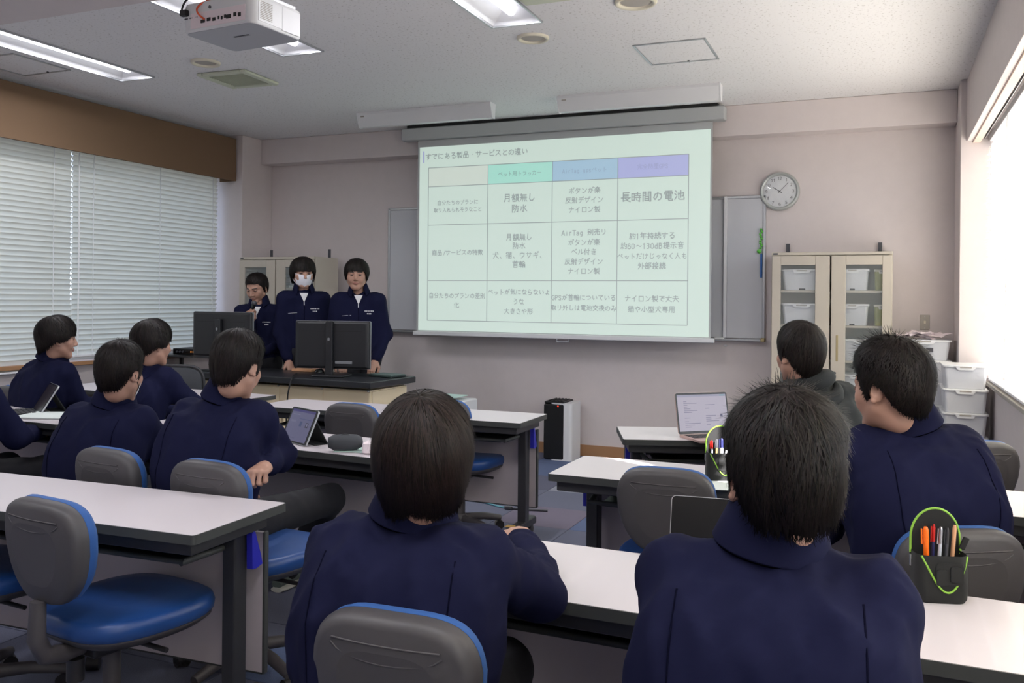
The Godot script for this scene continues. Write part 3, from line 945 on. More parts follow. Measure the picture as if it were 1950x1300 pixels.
func cupboards_and_bins() -> void:
	var d := 0.38
	cabinet("cream steel cabinet with glass doors full of white bins, beside the whiteboard", Vector3(-0.36, 0, 0.01), 0.88, 1.79, d)
	var ord := ["lowest", "second lowest", "third", "fourth", "fifth", "top"]
	for s in 2:
		for k in 6:
			var wide: bool = s == 0 or k < 4
			var w := 0.31 if wide else 0.24
			var xx: float = -0.36 + [-0.213, 0.205][s] + ([0.0, 0.0][s] if wide else -0.05)
			if k == 3:
				xx += 0.03
			var red := k == 3 and s == 0
			make_bin("white plastic bin on the %s shelf behind the %s cabinet door, whiteboard cabinet" % [ord[k], ["whiteboard-side", "window-side"][s]], Vector3(xx, 0.145 + 0.27 * k, 0.20), w, 0.165, 0.30, "white bins inside the glass cabinet", M.pen_red if red else null)
	for k in [4, 5]:
		make_bin("yellow-green bin on the %s shelf beside a white bin" % ord[k], Vector3(-0.36 + 0.365, 0.145 + 0.27 * k, 0.19), 0.11, 0.16, 0.26, "yellow-green bins in the cabinet", null, M.yellow_green_plastic)
	# left cabinet in the far corner
	cabinet("cream steel cabinet with glass doors standing behind the three presenters", Vector3(-5.40, 0, 0.19), 0.88, 1.79, 0.40)
	for s in 2:
		for k in [2, 3, 4, 5]:
			var t := thing("folder_stack", "pale folders on the %s shelf behind the %s door of the presenters' cabinet" % [ord[k], ["pillar-side", "whiteboard-side"][s]], "folders", Vector3(-5.40 + [-0.215, 0.215][s], 0.145 + 0.27 * k, 0.36), 0.0, "folders in the presenters' cabinet")
			for q in 5:
				part("folder", bx(Vector3(0.006 * (q % 3), 0.012 + 0.026 * q, 0), Vector3(0.30 - 0.012 * (q % 2), 0.022, 0.24), 0.003), [M.paper, M.pen_clear, M.white_soft, M.bin_plastic, M.pen_grey][q], t)
	# stacked white bins by the window pillar
	var y := 0.0
	for k in 6:
		make_bin("white lidded bin in the stack beside the cabinet, number %s from the floor" % ["one", "two", "three", "four", "five", "six"][k], Vector3(0.295, y, 0.27), 0.37, 0.163, 0.30, "stack of bins beside the cabinet")
		y += 0.1635
	var tb := make_bin("white bin full of crumpled papers on top of the stack beside the cabinet", Vector3(0.295, y, 0.25), 0.37, 0.15, 0.28, "stack of bins beside the cabinet")
	part("maker_mark", bx(Vector3(0.04, 0.075, 0.136), Vector3(0.05, 0.028, 0.004), 0.0), M.pen_grey, tb)
	var rng := RandomNumberGenerator.new()
	rng.seed = 5
	for k in 7:
		var pm := MB.new()
		var c := Vector3(0.295 + rng.randf_range(-0.12, 0.12), y + 0.158 + 0.006 * k, 0.25 + rng.randf_range(-0.08, 0.08))
		var bs := Basis(Vector3.UP, rng.randf() * TAU) * Basis(Vector3.RIGHT, rng.randf_range(-0.16, 0.16))
		var rings := []
		for i in 5:
			var r := PackedVector3Array()
			for j in 5:
				r.append(bs * Vector3(-0.09 + 0.045 * i, rng.randf_range(-0.006, 0.022), -0.06 + 0.03 * j))
			rings.append(r)
		pm.loft(rings, false, false, false, true)
		var o := one("crumpled_paper", pm.mesh(), M.white_soft, "crumpled sheet of paper on top of the bin stack beside the cabinet", "paper", "crumpled papers on the bins")
		o.position = c
	y = 0.0
	for k in 6:
		var h := 0.163
		make_bin("white lidded bin in the stack before the window pillar, number %s from the floor" % ["one", "two", "three", "four", "five", "six"][k], Vector3(0.537, y, 0.70), 0.28, h, 0.34, "stack of bins before the window pillar", M.pen_red if k == 2 else null)
		y += h + 0.0005
	# air purifier by the front wall
	var p := thing("air_purifier", "black and white tower air purifier with a red light against the front wall", "air purifier", Vector3(-2.60, 0, 0.20), 0.0)
	part("white_shell", MB.new().prism(rounded(0.20, 0.27, 0.03), 0.0, 0.50, Transform3D(Basis(Vector3.RIGHT, Vector3.FORWARD, Vector3.UP), Vector3(0.035, 0.0, 0.0))).mesh(), M.white_plastic, p)
	part("black_front", bx(Vector3(-0.03, 0.25, 0.12), Vector3(0.185, 0.485, 0.05), 0.012), M.purifier_black, p)
	part("black_top", bx(Vector3(-0.03, 0.503, 0.0), Vector3(0.185, 0.02, 0.26), 0.008), M.purifier_black, p)
	for k in 5:
		part("top_rib", bx(Vector3(-0.09 + 0.03 * k, 0.516, 0.0), Vector3(0.012, 0.008, 0.22), 0.002), M.purifier_black, p)
	part("power_light", MB.new().lathe([Vector2(0.007, 0), Vector2(0.006, 0.003), Vector2(0.0001, 0.004)], 10, Transform3D(Basis(Vector3.RIGHT, Vector3.BACK, Vector3.DOWN), Vector3(0.012, 0.473, 0.145))).mesh(), M.red_led, p)

# ---------------------------------------------------------------- presenter's bench
func monitor(label: String, at: Vector3, turn: float, ph: float) -> void:
	# back of the monitor faces +z
	var t := thing("computer_monitor", label, "monitor", at, turn, "monitors on the presenter's bench")
	var sh := rounded(0.61, 0.365, 0.008, 2)
	part("back_shell", MB.new().pillow(sh, [Vector2(1.0, -0.008), Vector2(1.0, 0.012), Vector2(0.97, 0.022), Vector2(0.9, 0.027)], Transform3D(Basis(), Vector3(0, ph, 0))).mesh(), M.monitor_black, t)
	part("side_trim", MB.new().prism(rounded(0.618, 0.372, 0.01, 2), -0.012, 0.002, Transform3D(Basis(), Vector3(0, ph, 0))).mesh(), M.monitor_silver, t)
	part("display", bx(Vector3(0, ph, -0.0135), Vector3(0.59, 0.335, 0.002), 0.0), M.gloss_black, t)
	part("vent_groove", bx(Vector3(0, ph + 0.105, 0.026), Vector3(0.5, 0.004, 0.004), 0.0), M.black_line, t)
	part("port_cluster", bx(Vector3(0.1, ph - 0.135, 0.028), Vector3(0.14, 0.022, 0.006), 0.002), M.monitor_silver, t)
	part("stand_neck", bx(Vector3(-0.01, 0.22, 0.045), Vector3(0.062, 0.42, 0.035), 0.008), M.monitor_black, t)
	part("stand_base", bx(Vector3(0, 0.008, 0.02), Vector3(0.26, 0.016, 0.2), 0.006), M.monitor_black, t)
	part("logo_badge", MB.new().prism(rounded(0.016, 0.024, 0.006, 3), 0.0, 0.003, Transform3D(Basis(), Vector3(-0.01, ph + 0.045, 0.0625))).mesh(), M.monitor_silver, t)

func presenter_corner() -> void:
	var yaw := -0.055
	var hy := 0.79
	var b := thing("presenter_bench", "long cream bench with a thick black top before the presenters", "bench", Vector3(-4.29, 0, 1.73), yaw)
	part("bench_top", bx(Vector3(0, hy - 0.025, 0), Vector3(1.80, 0.05, 0.62), 0.008), M.bench_black, b)
	part("body", bx(Vector3(0, 0.36, -0.02), Vector3(1.68, 0.72, 0.5), 0.004), M.bench_cream, b)
	for k in 4:
		part("panel", bx(Vector3(-0.63 + 0.42 * k, 0.37, 0.232), Vector3(0.41, 0.66, 0.008), 0.002), M.bench_cream, b)
		part("screw", MB.new().cyl(Vector3(-0.63 + 0.42 * k + 0.2, 0.715, 0.233), Vector3(-0.63 + 0.42 * k + 0.2, 0.715, 0.246), 0.007).mesh(), M.alu, b)
	part("end_panel", bx(Vector3(0.842, 0.36, -0.02), Vector3(0.012, 0.7, 0.46), 0.002), M.bench_cream, b)
	monitor("wide black monitor seen from behind, standing before the two taller presenters", Vector3(-3.93, hy, 1.80), 0.2, 0.245)
	monitor("black monitor seen from behind, standing before the presenter with the microphone", Vector3(-5.0, hy, 1.80), -0.02, 0.30)
	var ck := on_y(580, 707, hy)
	one("wooden_tray", MB.new().box(Vector3(ck.x, hy + 0.012, ck.z), Vector3(0.2, 0.022, 0.09), 0.004).mesh(), M.wood_plain, "small wooden tray lying on the bench beside a monitor stand", "tray")
	var mo := thing("computer_mouse", "black computer mouse on the bench beside the wooden tray", "mouse", Vector3(ck.x + 0.18, hy, ck.z + 0.05))
	part("shell", MB.new().lathe([Vector2(0.03, 0.0), Vector2(0.032, 0.012), Vector2(0.022, 0.028), Vector2(0.0001, 0.034)], 16, Transform3D(Basis().scaled(Vector3(1, 1, 1.7)), Vector3.ZERO)).mesh(), M.gloss_black, mo)
	part("wheel", MB.new().cyl(Vector3(-0.004, 0.031, -0.025), Vector3(0.004, 0.031, -0.025), 0.006).mesh(), M.pen_grey, mo)
	var tb := thing("folded_tablet", "dark green tablet lying flat at the bench corner", "tablet", Vector3(-3.55, hy + 0.001, 1.62), -0.25)
	part("body", bx(Vector3(0, 0.009, 0), Vector3(0.25, 0.016, 0.17), 0.004), mat("tablet_green", rgb(52, 66, 64), 0.4), tb)
	part("cover", bx(Vector3(0, 0.019, 0), Vector3(0.24, 0.004, 0.16), 0.001), mat("tablet_cover", rgb(96, 116, 112), 0.4), tb)
	var cb := thing("bench_cable", "black cable hanging over the front edge of the bench", "cable", Vector3.ZERO)
	var path := []
	for q in [[565, 712, 1.86, 0.80], [560, 716, 1.98, 0.80], [557, 720, 2.06, 0.79], [552, 728, 2.085, 0.74], [548, 742, 2.09, 0.66], [546, 758, 2.095, 0.55], [545, 775, 2.10, 0.2]]:
		var w := on_z(q[0], q[1], q[2])
		path.append(Vector3(w.x, q[3] + 0.004, q[2]))
	part("cord", MB.new().tube(path, 0.006, 8).mesh(), M.cable_black, cb)
	# equipment rack by the left window
	var r := thing("equipment_rack", "low equipment rack with lit indicator row below the left window", "rack", Vector3(-5.82, 0, 1.20), 0.15)
	for s in [-1, 1]:
		for q in [-1, 1]:
			part("post", bx(Vector3(s * 0.29, 0.44, q * 0.2), Vector3(0.03, 0.88, 0.03), 0.003), M.frame_black, r)
	for yy in [0.10, 0.46, 0.70, 0.86]:
		part("shelf", bx(Vector3(0, yy, 0), Vector3(0.62, 0.018, 0.44), 0.003), M.frame_black if yy != 0.46 else M.monitor_silver, r)
	var amp := thing("audio_mixer", "black audio unit with a row of orange lights on the rack", "audio unit", Vector3(-5.80, 0.87, 1.22), 0.15)
	part("case", bx(Vector3(0.05, 0.03, 0), Vector3(0.4, 0.055, 0.28), 0.004), M.monitor_black, amp)
	part("face", bx(Vector3(0.05, 0.03, 0.142), Vector3(0.38, 0.04, 0.004), 0.001), M.gloss_black, amp)
	for k in 5:
		part("indicator_light", bx(Vector3(0.04 + 0.022 * k, 0.03, 0.145), Vector3(0.009, 0.012, 0.003), 0.001), M.orange_led, amp)
	for k in 3:
		part("knob", MB.new().cyl(Vector3(-0.1 + 0.03 * k, 0.03, 0.142), Vector3(-0.1 + 0.03 * k, 0.03, 0.156), 0.009).mesh(), M.pen_grey, amp)
	var sp := thing("black_cap_box", "black rounded case at the window end of the rack", "case", Vector3(-6.0, 0.87, 1.50), 0.2)
	part("shell", MB.new().lathe([Vector2(0.10, 0.0), Vector2(0.105, 0.05), Vector2(0.085, 0.09), Vector2(0.0001, 0.10)], 20).mesh(), M.case_cloth, sp)
	part("brim", bx(Vector3(0.0, 0.012, 0.1), Vector3(0.16, 0.012, 0.1), 0.005), M.case_cloth, sp)
	one("blue_box", MB.new().box(Vector3(-5.47, 0.91, 1.10), Vector3(0.12, 0.08, 0.14), 0.005).mesh(), M.strip_blue, "small blue box at the bench end of the rack", "box")
	var lo := thing("rack_unit", "grey unit with ports on the lower shelf of the rack", "equipment", Vector3(-5.80, 0.47, 1.22), 0.15)
	part("case", bx(Vector3(0, 0.09, 0), Vector3(0.42, 0.18, 0.3), 0.004), M.monitor_silver, lo)
	for k in 4:
		part("button", bx(Vector3(-0.12 + 0.06 * k, 0.1, 0.152), Vector3(0.03, 0.02, 0.004), 0.001), [M.pen_grey, M.strip_blue, M.black_line, M.pen_clear][k], lo)
	# mesh office chair by the rack
	var ch := thing("mesh_chair", "grey mesh-backed office chair between the rack and the bench", "chair", Vector3(-4.98, 0, 2.28), 0.4)
	part("back_mesh", MB.new().pillow(super_outline(0.44, 0.42, 0.45), [Vector2(0.96, -0.008), Vector2(1.0, 0), Vector2(0.96, 0.008)], Transform3D(Basis(), Vector3(0, 0.66, 0.2)), -0.5, 0.0).mesh(), M.felt_grey, ch)
	var fr := []
	for p in super_outline(0.46, 0.44, 0.45, 33):
		fr.append(Vector3(p.x, 0.66 + p.y, 0.2 - 0.5 * p.x * p.x))
	fr.append(fr[0])
	part("back_frame", MB.new().tube(fr, 0.011, 8, false).mesh(), M.frame_black, ch)
	part("seat", MB.new().pillow(super_outline(0.46, 0.44, 0.5), [Vector2(0.9, -0.03), Vector2(1, -0.01), Vector2(1, 0.02), Vector2(0.9, 0.035)], Transform3D(Basis(Vector3.RIGHT, Vector3.FORWARD, Vector3.UP), Vector3(0, 0.42, 0))).mesh(), M.felt_grey, ch)
	part("post", MB.new().cyl(Vector3(0, 0.05, 0), Vector3(0, 0.4, 0), 0.025).mesh(), M.frame_black, ch)
	part("back_post", MB.new().tube([Vector3(0, 0.38, 0.1), Vector3(0, 0.4, 0.22), Vector3(0, 0.5, 0.22)], 0.018, 8).mesh(), M.frame_black, ch)
	for k in 5:
		var a := TAU * k / 5.0
		part("base_arm", MB.new().tube([Vector3(0, 0.08, 0), Vector3(cos(a) * 0.28, 0.06, sin(a) * 0.28)], [0.022, 0.014], 8).mesh(), M.frame_black, ch)
		part("caster", MB.new().cyl(Vector3(cos(a) * 0.28 - 0.012, 0.026, sin(a) * 0.28), Vector3(cos(a) * 0.28 + 0.012, 0.026, sin(a) * 0.28), 0.026).mesh(), M.caster_black, ch)
	# printer right of the bench
	var pr := thing("office_printer", "low white office printer with papers on top, right of the bench", "printer", Vector3(-3.40, 0, 1.12), -0.06)
	part("body", bx(Vector3(0, 0.30, 0), Vector3(0.56, 0.545, 0.50), 0.012), M.white_plastic, pr)
	part("tray_lid", bx(Vector3(-0.12, 0.583, 0.08), Vector3(0.34, 0.022, 0.36), 0.005), M.pen_grey, pr)
	part("foot", bx(Vector3(0, 0.014, 0), Vector3(0.5, 0.028, 0.44), 0.003), M.frame_black, pr)
	part("output_sheet", MB.new().pillow(rounded(0.34, 0.3, 0.01, 2), [Vector2(1, 0), Vector2(1, 0.004)], Transform3D(Basis(Vector3.RIGHT, Vector3.FORWARD, Vector3.UP), Vector3(0.06, 0.615, -0.02)), -0.6, 0.0).mesh(), M.paper_mint, pr)
	part("button_strip", bx(Vector3(0.2, 0.574, 0.2), Vector3(0.1, 0.008, 0.05), 0.002), M.speaker_mesh, pr)

# ---------------------------------------------------------------- tables and chairs
func table_parts(t: Node3D, top_l: float) -> void:
	# long axis x, sitter side +z, floor origin under the middle of the top
	var hl := top_l / 2
	part("top_edge", MB.new().prism(rounded(top_l, 0.45, 0.012, 3), 0.692, 0.7195, Transform3D(Basis(Vector3.RIGHT, Vector3.FORWARD, Vector3.UP), Vector3.ZERO)).mesh(), M.edge_dark, t)
	part("table_top", MB.new().prism(rounded(top_l - 0.006, 0.444, 0.010, 3), 0.7190, 0.7205, Transform3D(Basis(Vector3.RIGHT, Vector3.FORWARD, Vector3.UP), Vector3.ZERO)).mesh(), M.laminate_top, t)
	part("apron", bx(Vector3(0, 0.672, 0.02), Vector3(top_l - 0.06, 0.04, 0.36), 0.003), M.frame_black, t)
	part("book_shelf", bx(Vector3(0, 0.588, -0.03), Vector3(top_l - 0.34, 0.008, 0.25), 0.002), M.frame_black, t)
	part("shelf_back", bx(Vector3(0, 0.625, -0.15), Vector3(top_l - 0.30, 0.085, 0.01), 0.002), M.frame_black, t)
	part("shelf_rail", MB.new().tube([Vector3(-hl + 0.13, 0.60, 0.11), Vector3(hl - 0.13, 0.60, 0.11)], 0.009, 8).mesh(), M.edge_dark, t)
	for s in [-1, 1]:
		part("shelf_arm", MB.new().tube([Vector3(s * (hl - 0.14), 0.598, 0.115), Vector3(s * (hl - 0.11), 0.605, -0.1)], 0.011, 8).mesh(), M.edge_dark, t)
		part("leg", bx(Vector3(s * (hl - 0.095), 0.375, -0.08), Vector3(0.05, 0.60, 0.066), 0.006), M.frame_black, t)
		part("top_bracket", bx(Vector3(s * (hl - 0.095), 0.672, -0.03), Vector3(0.06, 0.042, 0.30), 0.004), M.frame_black, t)
		part("foot", bx(Vector3(s * (hl - 0.095), 0.085, -0.02), Vector3(0.06, 0.05, 0.42), 0.010), M.frame_black, t)
		for q in [-1, 1]:
			part("caster", MB.new().cyl(Vector3(s * (hl - 0.095) - 0.014, 0.03, -0.02 + q * 0.17), Vector3(s * (hl - 0.095) + 0.014, 0.03, -0.02 + q * 0.17), 0.03, 14).mesh(), M.caster_black, t)
		var hook := PackedVector2Array([Vector2(0.025, 0.645), Vector2(0.012, 0.655), Vector2(-0.022, 0.565), Vector2(-0.03, 0.535), Vector2(0.0, 0.528), Vector2(0.022, 0.53)])
		part("bag_hook", MB.new().prism(hook, s * (hl - 0.062), s * (hl - 0.04), Transform3D(Basis(Vector3(0, 0, 1), Vector3.UP, Vector3(-1, 0, 0)), Vector3(s * (hl - 0.051) * 2.0, 0, -0.12))).mesh(), M.hook_blue, t)
	var pnl := part("modesty_panel", bx(Vector3(0, 0.40, -0.175), Vector3(top_l - 0.10, 0.46, 0.016), 0.002), M.panel_laminate, t)
	for s in [-1, 1]:
		part("panel_edge", bx(Vector3(s * (hl - 0.046), 0.40, -0.175), Vector3(0.012, 0.466, 0.022), 0.004), M.edge_dark, pnl)
	part("panel_edge", bx(Vector3(0, 0.169, -0.175), Vector3(top_l - 0.10, 0.006, 0.018), 0.001), M.edge_dark, pnl)

func table_at(label: String, right_near: Vector3, right_far: Vector3, l := 1.8) -> Node3D:
	# corners of the right end of the top
	var dz := (right_near - right_far)
	dz.y = 0
	dz = dz.normalized()
	var dx := Vector3(dz.z, 0, -dz.x)
	var mid := (right_near + right_far) / 2
	var c := mid - dx * (l / 2)
	c.y = 0
	var t := thing("folding_table", label, "table", c, atan2(-dx.z, dx.x), "folding classroom tables")
	table_parts(t, l)
	return t

var chair0: Node3D

func shield(w: float, h: float) -> PackedVector2Array:
	# broad at the top, narrowing in a curve below
	var out := PackedVector2Array()
	for i in 40:
		var a := TAU * i / 40.0
		var x := signf(cos(a)) * pow(absf(cos(a)), 0.55)
		var y := signf(sin(a)) * pow(absf(sin(a)), 0.6)
		var k := 1.0 - 0.26 * pow(clampf(0.25 - y * 0.9, 0.0, 1.0), 1.6)
		out.append(Vector2(x * w / 2 * k, y * h / 2))
	return out

func make_chair() -> Node3D:
	# sitter looks towards -z, backrest at +z, origin on the floor
	var t := thing("task_chair", "", "chair", Vector3.ZERO, 0.0, "blue and grey task chairs")
	var tilt := Transform3D(Basis(Vector3.RIGHT, 0.12), Vector3(0, 0.672, 0.225))
	var sh := shield(0.345, 0.298)
	var shell := part("back_shell", MB.new().pillow(sh, [Vector2(0.985, -0.022), Vector2(1.0, -0.006), Vector2(0.995, 0.008), Vector2(0.965, 0.020), Vector2(0.88, 0.027), Vector2(0.6, 0.031)], tilt, -0.55, -0.2).mesh(), M.shell_grey, t)
	part("back_pad", MB.new().pillow(sh, [Vector2(0.8, -0.062), Vector2(0.94, -0.052), Vector2(1.0, -0.034), Vector2(0.99, -0.020)], tilt, -0.55, -0.2).mesh(), M.pad_blue, t)
	var arc := []
	for i in 17:
		var s := -1.0 + i / 8.0
		var p := Vector2(s * 0.115, 0.098 - 0.030 * sqrt(maxf(0.0, 1.0 - s * s * 0.98)))
		arc.append(tilt * Vector3(p.x, p.y, 0.0285 - 0.55 * p.x * p.x - 0.2 * p.y * p.y))
	part("grip_ridge", MB.new().tube(arc, 0.0022, 6).mesh(), M.shell_grey, shell)
	var arc2 := []
	for i in 9:
		var s := -1.0 + i / 4.0
		arc2.append(tilt * Vector3(s * 0.112, 0.103, 0.0268 - 0.55 * s * s * 0.0125))
	part("grip_lip", MB.new().tube(arc2, 0.0022, 6).mesh(), M.base_grey, shell)
	var ov := []
	for i in 17:
		var a := TAU * i / 16.0
		ov.append(tilt * Vector3(cos(a) * 0.018, -0.135 + sin(a) * 0.006, 0.024 - 0.2 * 0.018))
	part("badge_ring", MB.new().tube(ov, 0.0012, 5, false).mesh(), M.base_grey, shell)
	var seat := PackedVector2Array()
	for i in 44:
		var a := TAU * i / 44.0
		var x := signf(cos(a)) * pow(absf(cos(a)), 0.62) * 0.225
		var y := signf(sin(a)) * pow(absf(sin(a)), 0.62) * 0.228
		x *= 1.0 - 0.10 * clampf(y / 0.22, 0, 1)
		seat.append(Vector2(x, -y))
	var sx := Transform3D(Basis(Vector3.RIGHT, Vector3.FORWARD, Vector3.UP), Vector3(0, 0.428, -0.05))
	part("seat", MB.new().pillow(seat, [Vector2(0.95, -0.022), Vector2(1.0, -0.008), Vector2(1.01, 0.012), Vector2(0.985, 0.030), Vector2(0.92, 0.040), Vector2(0.7, 0.043), Vector2(0.35, 0.040)], sx, 0.0, 0.0).mesh(), M.seat_blue, t)
	part("seat_shell", MB.new().pillow(seat, [Vector2(0.6, -0.052), Vector2(0.86, -0.046), Vector2(0.97, -0.026), Vector2(0.97, -0.018)], sx).mesh(), M.shell_grey, t)
	part("back_bar", MB.new().tube([Vector3(0, 0.372, 0.03), Vector3(0, 0.362, 0.16), Vector3(0, 0.375, 0.215), Vector3(0, 0.43, 0.240), Vector3(0, 0.535, 0.236)], [0.026, 0.027, 0.027, 0.026, 0.022], 10).mesh(), M.base_grey, t)
	part("tilt_box", bx(Vector3(0, 0.352, 0.0), Vector3(0.12, 0.045, 0.2), 0.012), M.caster_black, t)
	part("lever", MB.new().tube([Vector3(0.05, 0.35, -0.03), Vector3(0.2, 0.345, -0.04)], 0.008, 8).mesh(), M.caster_black, t)
	part("adjust_knob", MB.new().cyl(Vector3(0, 0.27, 0.12), Vector3(0, 0.335, 0.12), 0.025).mesh(), M.caster_black, t)
	part("gas_post", MB.new().lathe([Vector2(0.032, 0.06), Vector2(0.032, 0.2), Vector2(0.026, 0.21), Vector2(0.026, 0.34)], 16).mesh(), M.base_grey, t)
	part("hub", MB.new().lathe([Vector2(0.045, 0.055), Vector2(0.05, 0.075), Vector2(0.045, 0.11), Vector2(0.035, 0.125)], 16).mesh(), M.base_grey, t)
	for k in 5:
		var a := TAU * k / 5.0 + 0.3
		var dirv := Vector3(cos(a), 0, sin(a))
		var arm := part("base_arm", MB.new().tube([dirv * 0.03 + Vector3(0, 0.095, 0), dirv * 0.16 + Vector3(0, 0.09, 0), dirv * 0.275 + Vector3(0, 0.066, 0)], [0.026, 0.022, 0.018], 8).mesh(), M.base_grey, t)
		var c := dirv * 0.27
		var ax := Vector3(-dirv.z, 0, dirv.x).rotated(Vector3.UP, 0.7 * k)
		part("caster", MB.new().cyl(c + Vector3(0, 0.027, 0) - ax * 0.022, c + Vector3(0, 0.027, 0) + ax * 0.022, 0.027, 14).mesh(), M.caster_black, arm)
	return t

func chair(label: String, at: Vector3, face: Vector2) -> void:
	# face: direction (x, z) the sitter looks towards
	var c: Node3D
	if chair0 == null:
		chair0 = make_chair()
		c = chair0
		c.set_meta("label", label)
	else:
		c = copy(chair0, label)
	c.position = Vector3(at.x, 0, at.z)
	c.rotation.y = atan2(-face.x, -face.y)

func tables_and_chairs() -> void:
	table_at("white-topped folding table with a blue bag hook, empty, beside the empty blue chair", on_y(370, 1020, 0.72), on_y(546, 957, 0.72))
	table_at("white-topped folding table before the presenter's bench with an empty blue chair at it", on_y(991, 806, 0.72), on_y(1043, 788, 0.72))
	table_at("folding table where the two boys with bowl haircuts sit by the left window", Vector3(-3.90, 0.72, 3.02), Vector3(-3.87, 0.72, 2.57))
	table_at("folding table with a tablet, a grey glasses case and a white box on it", Vector3(-1.87, 0.72, 4.385), Vector3(-1.84, 0.72, 3.94))
	table_at("folding table with a propped tablet and loose papers near the left window", on_y(108, 808, 0.72), Vector3(-3.98, 0.72, 3.80))
	table_at("folding table at which the two students nearest the back of the room sit", Vector3(0.62, 0.72, 5.785), Vector3(0.634, 0.72, 5.335))
	table_at("folding table with the half-hidden green-zipped pencil case and an empty chair", Vector3(0.60, 0.72, 4.395), Vector3(0.605, 0.72, 3.945))
	table_at("slanted folding table with an open laptop, before the glass cabinet", on_y(1911, 851, 0.72), on_y(1816, 820, 0.72))
	# chairs
	chair("empty blue chair turned aside at the empty white table", Vector3(-2.16, 0, 5.60), Vector2(0.13, -0.99))
	chair("blue chair behind the empty white table, mostly outside the picture", Vector3(-2.86, 0, 5.52), Vector2(0.1, -0.99))
	chair("grey-backed chair under the student with the long brown-black bob", Vector3(-0.83, 0, 5.985), Vector2(-0.02, -0.99))
	chair("grey-backed chair under the student looking down at a tablet", Vector3(-2.17, 0, 4.94), Vector2(0.08, -0.99))
	chair("grey-backed chair under the student with black mask straps", Vector3(-2.68, 0, 4.90), Vector2(0.12, -0.99))
	chair("empty chair whose grey back shows beside the glasses case, at the front table", Vector3(-2.67, 0, 3.26), Vector2(0.05, -1))
	chair("empty chair with its blue seat showing under the front table", Vector3(-2.31, 0, 2.86), Vector2(0.05, -1))
	chair("empty grey-backed chair at the table with the half-hidden pencil case", Vector3(-0.69, 0, 4.38), Vector2(-0.03, -1))
	chair("chair under the student with spiky hair, its grey back beside the pencil case", Vector3(0.10, 0, 4.88), Vector2(-0.45, -0.89))
	chair("chair under the student with the whorled hair, mostly outside the picture", Vector3(-0.13, 0, 6.16), Vector2(-0.1, -0.99))
	chair("chair under the student in the black hoodie", Vector3(-0.22, 0, 3.62), Vector2(-0.55, -0.83))
	chair("empty chair at the slanted table, beside the student in the black hoodie", Vector3(0.30, 0, 3.22), Vector2(-0.4, -0.9))
	chair("chair under the student with a bowl haircut seen in profile by the window", Vector3(-5.02, 0, 3.46), Vector2(0.35, -0.93))
	chair("chair under the student with a bowl haircut before the equipment rack", Vector3(-4.14, 0, 3.50), Vector2(0.2, -0.98))
	chair("chair under the student at the left edge behind the propped tablet", Vector3(-4.92, 0, 4.62), Vector2(0.1, -0.99))

# ---------------------------------------------------------------- things on the tables
func pixels(w: int, h: int, c: Color) -> Image:
	var im := Image.create(w, h, false, Image.FORMAT_RGB8)
	im.fill(c)
	return im

func display_mat(key: String, im: Image, e: float) -> StandardMaterial3D:
	var m := mat(key, rgb(20, 20, 22), 0.15)
	m.emission_enabled = true
	m.emission = Color.BLACK
	m.emission_texture = ImageTexture.create_from_image(im)
	m.emission_energy_multiplier = e
	return m

func slate(called: String, label: String, foot: Vector3, user: Vector2, w: float, h: float, lean: float, disp: Material, stand: bool, keys: bool) -> void:
	# foot: middle of the lower edge on the table, user: (x, z) direction towards the reader
	var t := thing(called, label, "tablet", foot, atan2(user.x, user.y))
	var tilt := Transform3D(Basis(Vector3.RIGHT, -lean), Vector3(0, 0.004, 0))
	part("body", MB.new().prism(rounded(w, h, 0.012, 4), -0.008, 0.0, tilt * Transform3D(Basis(), Vector3(0, h / 2, 0))).mesh(), M.silver, t)
	part("bezel", MB.new().prism(rounded(w - 0.004, h - 0.004, 0.011, 4), 0.0, 0.0012, tilt * Transform3D(Basis(), Vector3(0, h / 2, 0))).mesh(), M.gloss_black, t)
	var d := MB.new()
	var mx := 0.010
	var my := 0.016
	d.quad(tilt * Vector3(-w / 2 + my, mx, 0.0018), tilt * Vector3(w / 2 - my, mx, 0.0018), tilt * Vector3(w / 2 - my, h - mx, 0.0018), tilt * Vector3(-w / 2 + my, h - mx, 0.0018), tilt.basis * Vector3.BACK)
	part("display", d.mesh(), disp, t)
	if stand:
		var back := tilt * Vector3(0, h * 0.72, -0.009)
		var m := MB.new()
		m.box((back + Vector3(0, 0.002, back.z - h * 0.36)) / 2, Vector3(w * 0.96, 0.005, (back - Vector3(0, 0.002, back.z - h * 0.36)).length()), 0.001, Basis(Vector3.RIGHT, -atan2(back.y, h * 0.36)))
		part("cover_flap", m.mesh(), M.case_cloth, t)
		part("cover_foot", bx(Vector3(0, 0.002, back.z - h * 0.16), Vector3(w * 0.96, 0.004, h * 0.4), 0.001), M.case_cloth, t)
	if keys:
		var kb := part("keyboard", bx(Vector3(0, 0.005, 0.075), Vector3(w, 0.007, 0.145), 0.002), M.case_cloth, t)
		for r in 4:
			for c in 10:
				part("key", bx(Vector3(-w * 0.43 + c * w * 0.0955, 0.0095, 0.03 + 0.026 * r), Vector3(w * 0.08, 0.003, 0.02), 0.001), M.frame_black, kb)

